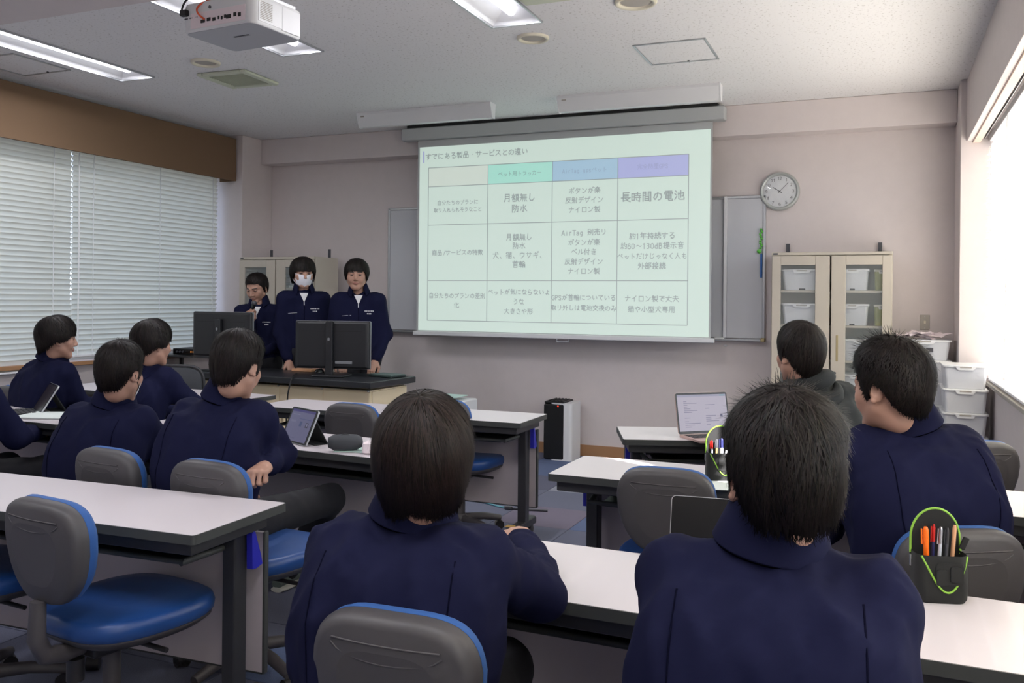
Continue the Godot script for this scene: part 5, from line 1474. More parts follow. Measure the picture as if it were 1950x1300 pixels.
func stamp(im: Image, a: Vector2, b: Vector2, r: float, c: Color, k: float) -> void:
	var x0 := maxi(0, int(minf(a.x, b.x) - r - 1))
	var x1 := mini(SW - 1, int(maxf(a.x, b.x) + r + 1))
	var y0 := maxi(0, int(minf(a.y, b.y) - r - 1))
	var y1 := mini(SH - 1, int(maxf(a.y, b.y) + r + 1))
	var d := b - a
	var l2 := maxf(d.length_squared(), 0.001)
	for y in range(y0, y1 + 1):
		for x in range(x0, x1 + 1):
			var p := Vector2(x, y)
			var dist := (p - a - d * clampf((p - a).dot(d) / l2, 0, 1)).length()
			var cov := clampf(r + 0.5 - dist, 0, 1) * k
			if cov > 0.02:
				im.set_pixel(x, y, im.get_pixel(x, y).lerp(c, cov))

func write(im: Image, txt: String, centre: Vector2, size: float, c: Color, left := false) -> void:
	var wd := 0.0
	for ch in txt:
		wd += size * (0.6 if ch.unicode_at(0) < 128 else 1.04)
	var x := centre.x if left else centre.x - wd / 2
	for ch in txt:
		var narrow := ch.unicode_at(0) < 128
		if GLYPHS.has(ch):
			for st in GLYPHS[ch]:
				for i in range(0, st.size() - 2, 2):
					stamp(im, Vector2(x + st[i] * size / 16.0, centre.y + (st[i + 1] - 8) * size / 16.0), Vector2(x + st[i + 2] * size / 16.0, centre.y + (st[i + 3] - 8) * size / 16.0), size * 0.05, c, 0.9)
		x += size * (0.6 if narrow else 1.04)

func slide_image() -> Array:
	# the picture on the screen, 2.697 m x 1.707 m
	var im := pixels(SW, SH, rgb(205, 226, 214))
	var ink := rgb(112, 128, 128)
	var line := rgb(112, 126, 128)
	# column and row borders measured on the screen
	var xs := [50, 374, 705, 1022, 1345]
	var ys := [104, 198, 389, 664, 861]
	im.fill_rect(Rect2i(xs[0], ys[0], xs[1] - xs[0], ys[1] - ys[0]), rgb(208, 221, 209))
	im.fill_rect(Rect2i(xs[1], ys[0], xs[2] - xs[1], ys[1] - ys[0]), rgb(158, 226, 208))
	im.fill_rect(Rect2i(xs[2], ys[0], xs[3] - xs[2], ys[1] - ys[0]), rgb(150, 190, 216))
	im.fill_rect(Rect2i(xs[3], ys[0], xs[4] - xs[3], ys[1] - ys[0]), rgb(160, 166, 222))
	for x in xs:
		im.fill_rect(Rect2i(x - 1, ys[0], 3, ys[4] - ys[0]), line)
	for y in ys:
		im.fill_rect(Rect2i(xs[0], y - 1, xs[4] - xs[0], 3), line)
	im.fill_rect(Rect2i(18, 20, 8, 58), rgb(150, 156, 206))
	write(im, "すでにある製品・サービスとの違い", Vector2(32, 48), 33, ink, true)
	var mx := func(k: int) -> float: return (xs[k] + xs[k + 1]) / 2.0
	write(im, "ペット用トラッカー", Vector2(mx.call(1), 152), 24, rgb(92, 150, 142))
	write(im, "AirTag.gpsペット", Vector2(mx.call(2), 152), 24, rgb(112, 150, 184))
	write(im, "完全防塵GPS", Vector2(mx.call(3), 150), 24, rgb(134, 142, 198))
	write(im, "自分たちのプランに", Vector2(mx.call(0), 280), 24, ink)
	write(im, "取り入れられそうなこと", Vector2(mx.call(0), 316), 23, ink)
	write(im, "月額無し", Vector2(mx.call(1), 268), 40, ink)
	write(im, "防水", Vector2(mx.call(1), 320), 40, ink)
	write(im, "ボタンが楽", Vector2(mx.call(2), 246), 30, ink)
	write(im, "反射デザイン", Vector2(mx.call(2), 290), 30, ink)
	write(im, "ナイロン製", Vector2(mx.call(2), 334), 30, ink)
	write(im, "長時間の電池", Vector2(mx.call(3), 285), 47, ink)
	write(im, "商品/サービスの特徴", Vector2(mx.call(0), 526), 28, ink)
	write(im, "月額無し", Vector2(mx.call(1), 456), 33, ink)
	write(im, "防水", Vector2(mx.call(1), 498), 33, ink)
	write(im, "犬、猫、ウサギ、", Vector2(mx.call(1), 542), 33, ink)
	write(im, "首輪", Vector2(mx.call(1), 586), 33, ink)
	write(im, "AirTag 別売り", Vector2(mx.call(2), 440), 30, ink)
	write(im, "ボタンが楽", Vector2(mx.call(2), 486), 30, ink)
	write(im, "ベル付き", Vector2(mx.call(2), 530), 30, ink)
	write(im, "反射デザイン", Vector2(mx.call(2), 575), 30, ink)
	write(im, "ナイロン製", Vector2(mx.call(2), 619), 30, ink)
	write(im, "約1年持続する", Vector2(mx.call(3), 462), 31, ink)
	write(im, "約80～130dB提示音", Vector2(mx.call(3), 506), 31, ink)
	write(im, "ペットだけじゃなく人も", Vector2(mx.call(3), 553), 28, ink)
	write(im, "外部接続", Vector2(mx.call(3), 597), 31, ink)
	write(im, "自分たちのプランの差別", Vector2(mx.call(0), 738), 27, ink)
	write(im, "化", Vector2(mx.call(0), 785), 28, ink)
	write(im, "ペットが気にならないよ", Vector2(mx.call(1), 718), 28, ink)
	write(im, "うな", Vector2(mx.call(1), 764), 29, ink)
	write(im, "大きさや形", Vector2(mx.call(1), 810), 29, ink)
	write(im, "GPSが首輪についている", Vector2(mx.call(2), 742), 28, ink)
	write(im, "取り外しは電池交換のみ", Vector2(mx.call(2), 790), 28, ink)
	write(im, "ナイロン製で丈夫", Vector2(mx.call(3), 744), 30, ink)
	write(im, "猫や小型犬専用", Vector2(mx.call(3), 792), 30, ink)
	var white := pixels(8, 8, Color(1, 1, 1))
	return [ImageTexture.create_from_image(white), ImageTexture.create_from_image(im)]

# ---------------------------------------------------------------- people
class Field:
	# smooth union of tapered capsules with a little cloth wrinkling
	var a := PackedVector3Array()
	var ba := PackedVector3Array()
	var il := PackedFloat32Array()
	var ra := PackedFloat32Array()
	var dr := PackedFloat32Array()
	var kk := PackedFloat32Array()
	var amp := 0.0
	var noise: FastNoiseLite
	var stretch := Vector3(1, 0.45, 1)
	var use := PackedInt32Array()

	func add(p: Vector3, q: Vector3, r1: float, r2: float, k: float) -> void:
		a.append(p)
		ba.append(q - p)
		il.append(1.0 / maxf((q - p).length_squared(), 1e-8))
		ra.append(r1)
		dr.append(r2 - r1)
		kk.append(k)
		use.append(use.size())

	func one(i: int, p: Vector3) -> float:
		var pa := p - a[i]
		var h := clampf(pa.dot(ba[i]) * il[i], 0.0, 1.0)
		return (pa - ba[i] * h).length() - ra[i] - dr[i] * h

	func d(p: Vector3) -> float:
		var r := 10.0
		for i in use:
			var pa := p - a[i]
			var h := clampf(pa.dot(ba[i]) * il[i], 0.0, 1.0)
			var e := (pa - ba[i] * h).length() - ra[i] - dr[i] * h
			var k := kk[i]
			if absf(e - r) < k:
				var t := 0.5 + 0.5 * (r - e) / k
				r = r + (e - r) * t - k * t * (1.0 - t)
			elif e < r:
				r = e
		if amp > 0.0:
			r -= amp * noise.get_noise_3dv(p * stretch)
		return r

	func cull(c: Vector3, rad: float) -> void:
		use = PackedInt32Array()
		var ds := PackedFloat32Array()
		var m := 10.0
		for i in a.size():
			var e := one(i, c)
			ds.append(e)
			m = minf(m, e)
		for i in a.size():
			if ds[i] < m + 2.0 * rad + kk[i]:
				use.append(i)

	func all() -> void:
		use = PackedInt32Array(range(a.size()))

	func bounds() -> AABB:
		var b := AABB(a[0], Vector3.ZERO)
		for i in a.size():
			var r := maxf(ra[i], ra[i] + dr[i]) + 0.02
			b = b.merge(AABB(a[i] - Vector3.ONE * r, Vector3.ONE * 2 * r)).merge(AABB(a[i] + ba[i] - Vector3.ONE * r, Vector3.ONE * 2 * r))
		return b

class HeadField:
	var amp := 0.0
	func ell(p: Vector3, c: Vector3, r: Vector3) -> float:
		var q := p - c
		var k0 := (q / r).length()
		var k1 := (q / (r * r)).length()
		return k0 * (k0 - 1.0) / maxf(k1, 1e-6)
	func cap(p: Vector3, a: Vector3, b: Vector3, r1: float, r2: float) -> float:
		var pa := p - a
		var ba := b - a
		var h := clampf(pa.dot(ba) / ba.length_squared(), 0, 1)
		return (pa - ba * h).length() - lerpf(r1, r2, h)
	func sm(x: float, y: float, k: float) -> float:
		var h := clampf(0.5 + 0.5 * (y - x) / k, 0, 1)
		return lerpf(y, x, h) - k * h * (1 - h)
	func d(p0: Vector3) -> float:
		var p := Vector3(absf(p0.x), p0.y, p0.z)
		var r := ell(p, Vector3(0, 0.032, -0.014), Vector3(0.077, 0.092, 0.096))
		r = sm(r, ell(p, Vector3(0, -0.030, 0.026), Vector3(0.062, 0.080, 0.064)), 0.03)
		r = sm(r, cap(p, Vector3(0.050, -0.055, 0.006), Vector3(0.016, -0.100, 0.060), 0.020, 0.018), 0.025)
		r = sm(r, cap(p, Vector3(0, -0.101, 0.064), Vector3(0.008, -0.101, 0.064), 0.017, 0.017), 0.02)
		r = sm(r, cap(p, Vector3(0.046, -0.022, 0.050), Vector3(0.036, -0.04, 0.058), 0.022, 0.02), 0.02)
		r = sm(r, cap(p, Vector3(0.014, 0.024, 0.084), Vector3(0.042, 0.024, 0.066), 0.008, 0.008), 0.014)
		r = maxf(r, -((p - Vector3(0.031, 0.004, 0.100)).length() - 0.0145)) if false else r
		var eye := (p - Vector3(0.031, 0.003, 0.096)).length() - 0.013
		var t := clampf(0.5 - 0.5 * (r + eye) / 0.012, 0, 1)
		r = lerpf(r, -eye, t) + 0.012 * t * (1 - t)
		r = sm(r, (p - Vector3(0.031, 0.003, 0.0745)).length() - 0.0125, 0.003)
		r = sm(r, cap(p, Vector3(0, 0.012, 0.084), Vector3(0, -0.030, 0.104), 0.008, 0.0105), 0.012)
		r = sm(r, (p - Vector3(0.0105, -0.036, 0.094)).length() - 0.0085, 0.006)
		r = sm(r, cap(p, Vector3(0, -0.060, 0.090), Vector3(0.018, -0.063, 0.082), 0.0065, 0.004), 0.005)
		r = sm(r, cap(p, Vector3(0, -0.071, 0.089), Vector3(0.015, -0.070, 0.082), 0.0070, 0.004), 0.005)
		# neck
		r = sm(r, cap(p0, Vector3(0, -0.04, -0.020), Vector3(0, -0.085, -0.020), 0.049, 0.047), 0.03)
		# ear
		var q := p - Vector3(0.078, -0.006, -0.010)
		q = q.rotated(Vector3.UP, -0.45)
		var ear := ell(q, Vector3(0, 0, -0.006), Vector3(0.008, 0.033, 0.020))
		var dish := ell(q, Vector3(0.008, 0.004, -0.005), Vector3(0.006, 0.021, 0.012))
		ear = maxf(ear, -dish)
		ear = minf(ear, (q - Vector3(0.0, -0.027, 0.004)).length() - 0.009)
		return sm(r, ear, 0.006)
	func cull(_c: Vector3, _r: float) -> void:
		pass
	func all() -> void:
		pass

static func nets(f, box: AABB, h: float) -> Array:
	var lo := box.position - Vector3.ONE * h
	var nb := Vector3i(((box.size + Vector3.ONE * 2 * h) / (h * 4.0)).ceil())
	var nx := nb.x * 4 + 1
	var ny := nb.y * 4 + 1
	var nz := nb.z * 4 + 1
	var val := PackedFloat32Array()
	val.resize(nx * ny * nz)
	val.fill(99.0)
	var vi := PackedInt32Array()
	vi.resize(nx * ny * nz)
	vi.fill(-1)
	var rad := h * 2.0 * 1.7321
	var cells := PackedInt32Array()
	var v := PackedVector3Array()
	var n := PackedVector3Array()
	var idx := PackedInt32Array()
	var sy := nx
	var sz := nx * ny
	for bz in nb.z:
		for by in nb.y:
			for bxx in nb.x:
				var c := lo + Vector3(bxx * 4 + 2, by * 4 + 2, bz * 4 + 2) * h
				f.all()
				if absf(f.d(c)) > rad + f.amp * 2.0 + 0.004:
					continue
				f.cull(c, rad)
				for z in range(bz * 4, bz * 4 + 5):
					for y in range(by * 4, by * 4 + 5):
						var o := z * sz + y * sy + bxx * 4
						for x in 5:
							if val[o + x] > 98.0:
								val[o + x] = f.d(lo + Vector3(bxx * 4 + x, y, z) * h)
				for z in range(bz * 4, bz * 4 + 4):
					for y in range(by * 4, by * 4 + 4):
						for x in range(bxx * 4, bxx * 4 + 4):
							var o := z * sz + y * sy + x
							var a0 := val[o]
							var a1 := val[o + 1]
							var a2 := val[o + sy]
							var a3 := val[o + sy + 1]
							var a4 := val[o + sz]
							var a5 := val[o + sz + 1]
							var a6 := val[o + sz + sy]
							var a7 := val[o + sz + sy + 1]
							var m := int(a0 < 0) + int(a1 < 0) + int(a2 < 0) + int(a3 < 0) + int(a4 < 0) + int(a5 < 0) + int(a6 < 0) + int(a7 < 0)
							if m == 0 or m == 8:
								continue
							var s := Vector3.ZERO
							var k := 0
							if (a0 < 0) != (a1 < 0):
								s += Vector3(a0 / (a0 - a1), 0, 0)
								k += 1
							if (a2 < 0) != (a3 < 0):
								s += Vector3(a2 / (a2 - a3), 1, 0)
								k += 1
							if (a4 < 0) != (a5 < 0):
								s += Vector3(a4 / (a4 - a5), 0, 1)
								k += 1
							if (a6 < 0) != (a7 < 0):
								s += Vector3(a6 / (a6 - a7), 1, 1)
								k += 1
							if (a0 < 0) != (a2 < 0):
								s += Vector3(0, a0 / (a0 - a2), 0)
								k += 1
							if (a1 < 0) != (a3 < 0):
								s += Vector3(1, a1 / (a1 - a3), 0)
								k += 1
							if (a4 < 0) != (a6 < 0):
								s += Vector3(0, a4 / (a4 - a6), 1)
								k += 1
							if (a5 < 0) != (a7 < 0):
								s += Vector3(1, a5 / (a5 - a7), 1)
								k += 1
							if (a0 < 0) != (a4 < 0):
								s += Vector3(0, 0, a0 / (a0 - a4))
								k += 1
							if (a1 < 0) != (a5 < 0):
								s += Vector3(1, 0, a1 / (a1 - a5))
								k += 1
							if (a2 < 0) != (a6 < 0):
								s += Vector3(0, 1, a2 / (a2 - a6))
								k += 1
							if (a3 < 0) != (a7 < 0):
								s += Vector3(1, 1, a3 / (a3 - a7))
								k += 1
							vi[o] = v.size()
							cells.append(o)
							v.append(lo + (Vector3(x, y, z) + s / k) * h)
							n.append(Vector3(a1 + a3 + a5 + a7 - a0 - a2 - a4 - a6, a2 + a3 + a6 + a7 - a0 - a1 - a4 - a5, a4 + a5 + a6 + a7 - a0 - a1 - a2 - a3).normalized())
	for o in cells:
		var in0 := val[o] < 0
		for e in 3:
			var st: int = [1, sy, sz][e]
			if in0 == (val[o + st] < 0):
				continue
			var u: int = [sy, sz, 1][e]
			var w: int = [sz, 1, sy][e]
			if o - u - w < 0:
				continue
			var q0 := vi[o]
			var q1 := vi[o - u]
			var q2 := vi[o - u - w]
			var q3 := vi[o - w]
			if q1 < 0 or q2 < 0 or q3 < 0:
				continue
			if in0:
				idx.append_array([q0, q2, q1, q0, q3, q2])
			else:
				idx.append_array([q0, q1, q2, q0, q2, q3])
	# check the winding once against the normals
	var score := 0.0
	for t in range(0, mini(idx.size(), 600), 3):
		score += (v[idx[t + 1]] - v[idx[t]]).cross(v[idx[t + 2]] - v[idx[t]]).dot(n[idx[t]])
	if score > 0:
		for t in range(0, idx.size(), 3):
			var s := idx[t + 1]
			idx[t + 1] = idx[t + 2]
			idx[t + 2] = s
	return [v, n, idx]

static func soften(g: Array, times: int) -> void:
	# smooth the normals over neighbours
	var v: PackedVector3Array = g[0]
	var idx: PackedInt32Array = g[2]
	for r in times:
		var acc := PackedVector3Array()
		acc.resize(v.size())
		for t in range(0, idx.size(), 3):
			var s: Vector3 = g[1][idx[t]] + g[1][idx[t + 1]] + g[1][idx[t + 2]]
			acc[idx[t]] += s
			acc[idx[t + 1]] += s
			acc[idx[t + 2]] += s
		for i in acc.size():
			acc[i] = acc[i].normalized()
		g[1] = acc

func merge(m: MB, g: Array, xf: Transform3D, c: Color, cols = null) -> void:
	var b := m.v.size()
	var flip := xf.basis.determinant() < 0
	for i in g[0].size():
		m.v.append(xf * g[0][i])
		m.n.append((xf.basis * g[1][i]).normalized())
		m.col.append(c if cols == null else cols[i])
	for t in range(0, g[2].size(), 3):
		if flip:
			m.idx.append_array([b + g[2][t], b + g[2][t + 2], b + g[2][t + 1]])
		else:
			m.idx.append_array([b + g[2][t], b + g[2][t + 1], b + g[2][t + 2]])

func net_mesh(g: Array) -> ArrayMesh:
	var m := MB.new()
	m.v = g[0]
	m.n = g[1]
	m.idx = g[2]
	return m.mesh()

const SKIN := Color(0.46, 0.258, 0.185)
var head_net := []
var head_cols := PackedColorArray()
var hand_nets := []

func head_colours() -> void:
	for p in head_net[0]:
		var q := Vector3(absf(p.x), p.y, p.z)
		var c := SKIN
		var lip := Vector2((q.x) / 0.021, (p.y + 0.0665) / 0.0095).length()
		if p.z > 0.08 and lip < 1.0:
			c = Color(0.36, 0.15, 0.12)
		var bro := absf(p.y - (0.0265 + 0.10 * (q.x - 0.02) - 2.2 * pow(q.x - 0.03, 2)))
		if p.z > 0.06 and q.x > 0.013 and q.x < 0.05 and bro < 0.0045:
			c = Color(0.06, 0.04, 0.035)
		var ey := Vector2((q.x - 0.031) / 0.0125, (p.y - 0.002) / 0.0042).length()
		if p.z > 0.07 and ey < 1.0:
			c = Color(0.035, 0.022, 0.02)
		if p.z > 0.07 and absf(q.x - 0.031) < 0.014 and absf(p.y - 0.0075) < 0.0022:
			c = Color(0.10, 0.05, 0.04)
		head_cols.append(c)

func hand_field(curl: float, spread: float) -> Field:
	# right hand: fingers along +z, palm down (-y), thumb towards -x
	var f := Field.new()
	f.add(Vector3(-0.022, 0, 0.01), Vector3(-0.026, 0, 0.085), 0.014, 0.013, 0.01)
	f.add(Vector3(-0.005, 0, 0.0), Vector3(-0.008, 0.003, 0.088), 0.016, 0.013, 0.012)
	f.add(Vector3(0.012, 0, 0.005), Vector3(0.012, 0.002, 0.084), 0.015, 0.012, 0.012)
	f.add(Vector3(0.022, -0.002, 0.01), Vector3(0.029, -0.001, 0.075), 0.013, 0.011, 0.01)
	f.add(Vector3(0, 0, -0.05), Vector3(0, 0, 0.01), 0.026, 0.022, 0.02)
	var roots := [Vector3(-0.027, 0.001, 0.086), Vector3(-0.009, 0.004, 0.09), Vector3(0.011, 0.003, 0.086), Vector3(0.029, -0.001, 0.077)]
	var lens := [[0.040, 0.024, 0.019], [0.044, 0.028, 0.020], [0.041, 0.026, 0.019], [0.032, 0.019, 0.017]]
	for i in 4:
		var p: Vector3 = roots[i]
		var a := curl * (0.85 + 0.06 * i)
		var yaw := (-0.12 + 0.08 * i) * spread
		var ang := 0.0
		var r := 0.0092 if i < 3 else 0.0082
		for s in 3:
			ang += a * [0.9, 1.15, 0.75][s]
			var q: Vector3 = p + (Basis(Vector3.UP, yaw) * Vector3(0, -sin(ang), cos(ang))) * lens[i][s]
			f.add(p, q, r, r * 0.93, 0.0035)
			p = q
			r *= 0.92
	var t0 := Vector3(-0.026, -0.008, 0.008)
	var t1 := t0 + Vector3(-0.026, -0.010, 0.034)
	var t2 := t1 + Vector3(-0.004 + 0.012 * curl, -0.012, 0.030)
	var t3 := t2 + Vector3(0.004 + 0.012 * curl, -0.006, 0.024)
	f.add(t0, t1, 0.015, 0.0115, 0.01)
	f.add(t1, t2, 0.0108, 0.0098, 0.004)
	f.add(t2, t3, 0.0098, 0.0085, 0.003)
	return f

func run_job(i: int) -> void:
	var j: Dictionary = jobs[i]
	var g := nets(j.f, j.box, j.h)
	soften(g, j.get("soft", 1))
	lock.lock()
	results[i] = g
	lock.unlock()

func add_job(f, box: AABB, h: float, soft := 1) -> int:
	jobs.append({"f": f, "box": box, "h": h, "soft": soft})
	results.append(null)
	return jobs.size() - 1

var group_id := -1
var specs := []

func start_people() -> void:
	add_job(HeadField.new(), AABB(Vector3(-0.1, -0.19, -0.12), Vector3(0.2, 0.33, 0.24)), 0.0036, 1)
	for c in [[0.62, 1.0], [1.42, 0.3]]:
		var f := hand_field(c[0], c[1])
		add_job(f, f.bounds(), 0.0034, 1)
	define_people()
	for s in specs:
		prepare(s)
	group_id = WorkerThreadPool.add_group_task(run_job, jobs.size(), -1, true)

func prepare(s: Dictionary) -> void:
	var face: Vector2 = s.face.normalized()
	var fwd := Vector3(face.x, 0, face.y)
	var right := fwd.cross(Vector3.UP)
	s.fwd = fwd
	s.right = right
	s.neck += Vector3.UP * 0.022
	var neck: Vector3 = s.neck
	var pel: Vector3 = s.pelvis
	var up := (neck - pel).normalized()
	var shw: float = s.get("shw", 0.150)
	var drop: float = s.get("drop", 0.086)
	s.shL = s.get("shL", neck - right * shw - up * drop + fwd * 0.012)
	s.shR = s.get("shR", neck + right * shw - up * drop + fwd * 0.012)
	for sd in ["L", "R"]:
		var sg := -1.0 if sd == "L" else 1.0
		var el = s["el" + sd]
		s["el" + sd] = el if el is Vector3 and not s.get("rel", true) else s["sh" + sd] + right * sg * el.x + Vector3.UP * el.y + fwd * el.z
		if s.has("elw" + sd):
			s["el" + sd] = s["elw" + sd]
		var wr: Vector3 = s["wr" + sd]
		s["wr" + sd] = s["el" + sd] + right * sg * wr.x + Vector3.UP * wr.y + fwd * wr.z
		if s.has("wrw" + sd):
			s["wr" + sd] = s["wrw" + sd]
	var fat: float = s.get("fat", 1.0)
	var j := Field.new()
	var len_ := (neck - pel).length()
	var at := func(t: float) -> Vector3: return pel.lerp(neck, t) - fwd * (s.get("hunch", 0.03) * sin(PI * t))
	var lat := right
	for q in [[0.10, 0.062, 0.102], [0.30, 0.076, 0.106], [0.52, 0.096, 0.108], [0.72, 0.096, 0.090]]:
		var c: Vector3 = at.call(q[0])
		j.add(c - lat * q[1] * fat, c + lat * q[1] * fat, q[2] * fat, q[2] * fat, 0.10)
	j.add(neck - up * 0.052, s.shL + up * 0.004, 0.056, 0.056, 0.05)
	j.add(neck - up * 0.052, s.shR + up * 0.004, 0.056, 0.056, 0.05)
	for sd in ["L", "R"]:
		j.add(s["sh" + sd], s["el" + sd], 0.064 * fat, 0.054, 0.045)
		var wrist: Vector3 = s["wr" + sd]
		var elb: Vector3 = s["el" + sd]
		j.add(elb, elb.lerp(wrist, 0.94), 0.052, 0.038, 0.03)
	j.noise = FastNoiseLite.new()
	j.noise.seed = s.get("seed", 1)
	j.noise.frequency = 6.0
	j.noise.fractal_type = FastNoiseLite.FRACTAL_RIDGED
	j.noise.fractal_octaves = 2
	j.noise.fractal_gain = 0.4
	j.amp = s.get("amp", 0.013)
	s.field = j
	s.jacket_job = add_job(j, j.bounds(), s.h, 1)
	# trousers
	var t := Field.new()
	t.noise = j.noise
	t.amp = 0.005
	var stand: bool = s.get("stand", false)
	t.add(pel - right * 0.080, pel + right * 0.080, 0.108, 0.108, 0.06)
	for sd in ["L", "R"]:
		var sg := -1.0 if sd == "L" else 1.0
		var hip: Vector3 = pel + right * sg * 0.085 - Vector3.UP * 0.01
		var kn: Vector3 = s.get("kn" + sd, Vector3(0.05, -0.02, 0.40) if not stand else Vector3(0.01, -0.40, 0.02))
		var an: Vector3 = s.get("an" + sd, Vector3(0.0, -0.40, -0.06) if not stand else Vector3(0.0, -0.41, -0.03))
		var knee: Vector3 = s["knw" + sd] if s.has("knw" + sd) else hip + right * sg * kn.x + Vector3.UP * kn.y + fwd * kn.z
		var ank: Vector3 = s["anw" + sd] if s.has("anw" + sd) else knee + right * sg * an.x + Vector3.UP * an.y + fwd * an.z
		ank.y = 0.085
		s["knee" + sd] = knee
		s["ank" + sd] = ank
		t.add(hip, knee, 0.085, 0.066, 0.05)
		t.add(knee, ank, 0.062, 0.05, 0.03)
	s.trouser_job = add_job(t, t.bounds(), maxf(s.h, 0.013), 1)
	# the body inside the clothes
	var b := Field.new()
	for i in j.a.size():
		b.add(j.a[i], j.a[i] + j.ba[i], j.ra[i] * 0.62, (j.ra[i] + j.dr[i]) * 0.62, 0.05)
	for i in t.a.size():
		b.add(t.a[i], t.a[i] + t.ba[i], t.ra[i] * 0.62, (t.ra[i] + t.dr[i]) * 0.62, 0.05)
	var hc: Vector3 = s.head
	b.add(neck - up * 0.06, hc.lerp(neck, 0.5) - fwd * 0.02, 0.05, 0.045, 0.03)
	s.body_job = add_job(b, b.bounds(), 0.024, 1)
	var nk := Field.new()
	var hb := head_basis(s.look, s.get("roll", 0.0))
	nk.add(neck - up * 0.07 + fwd * 0.008, neck + fwd * 0.006, 0.050, 0.046, 0.03)
	nk.add(neck + fwd * 0.004, hc + hb * Vector3(0, -0.055, -0.022), 0.046, 0.045, 0.03)
	s.neck_job = add_job(nk, nk.bounds(), 0.010, 2)

func ring_band(c: Vector3, bs: Basis, prof: Array, a0: float, a1: float, seg: int, front_drop: float) -> MB:
	# prof: [radius, height] closed loop; angle 0 looks forward (-z of bs)
	var rings := []
	for i in seg + 1:
		var a := lerpf(a0, a1, float(i) / seg)
		var fr := maxf(0.0, cos(a))
		var r := PackedVector3Array()
		for p in prof:
			r.append(c + bs * Vector3(sin(a) * p.x * 1.0, p.y - front_drop * fr * fr + 0.012 * maxf(0.0, -cos(a)), -cos(a) * p.x * 1.06))
		rings.append(r)
	return MB.new().loft(rings, true, true, true)

func cast(f: Field, from: Vector3, dir: Vector3) -> Vector3:
	f.all()
	var p := from
	for i in 40:
		var d := f.d(p)
		if d < 0.0008:
			break
		p += dir * d * 0.8
	return p

func seam(f: Field, pts: Array, dir: Vector3, w: float, lift: float) -> ArrayMesh:
	var rings := []
	var on := []
	for p in pts:
		on.append(cast(f, p, dir) - dir * lift)
	for i in on.size():
		var t: Vector3 = (on[mini(i + 1, on.size() - 1)] - on[maxi(i - 1, 0)]).normalized()
		var s := t.cross(dir).normalized()
		var r := PackedVector3Array()
		for k in 6:
			var a := TAU * k / 6
			r.append(on[i] + s * cos(a) * w - dir * sin(a) * 0.0016)
		rings.append(r)
	return MB.new().loft(rings).mesh()

# ---- hair
func hairline(style: String, th: float) -> float:
	# height of the lower edge of the hair at an angle from the face, head coordinates
	var t: Array
	match style:
		"bowl":
			t = [0, 0.030, 48, 0.028, 66, -0.004, 85, -0.010, 105, -0.018, 130, -0.055, 160, -0.080, 180, -0.082]
		"bob":
			t = [0, 0.040, 50, 0.012, 70, -0.045, 92, -0.066, 120, -0.084, 150, -0.090, 180, -0.080]
		"full":
			t = [0, 0.038, 42, 0.036, 60, 0.004, 76, -0.035, 88, -0.004, 104, -0.010, 120, -0.048, 145, -0.084, 180, -0.092]
		"mid":
			t = [0, 0.030, 40, 0.030, 58, 0.006, 74, -0.035, 95, -0.058, 120, -0.070, 180, -0.086]
		_:
			t = [0, 0.070, 40, 0.062, 58, 0.025, 70, -0.020, 80, -0.032, 90, 0.018, 104, 0.004, 118, -0.028, 142, -0.056, 180, -0.064]
	th = absf(th)
	for i in range(0, t.size() - 2, 2):
		if th <= t[i + 2]:
			return lerpf(t[i + 1], t[i + 3], (th - t[i]) / (t[i + 2] - t[i]))
	return t[t.size() - 1]

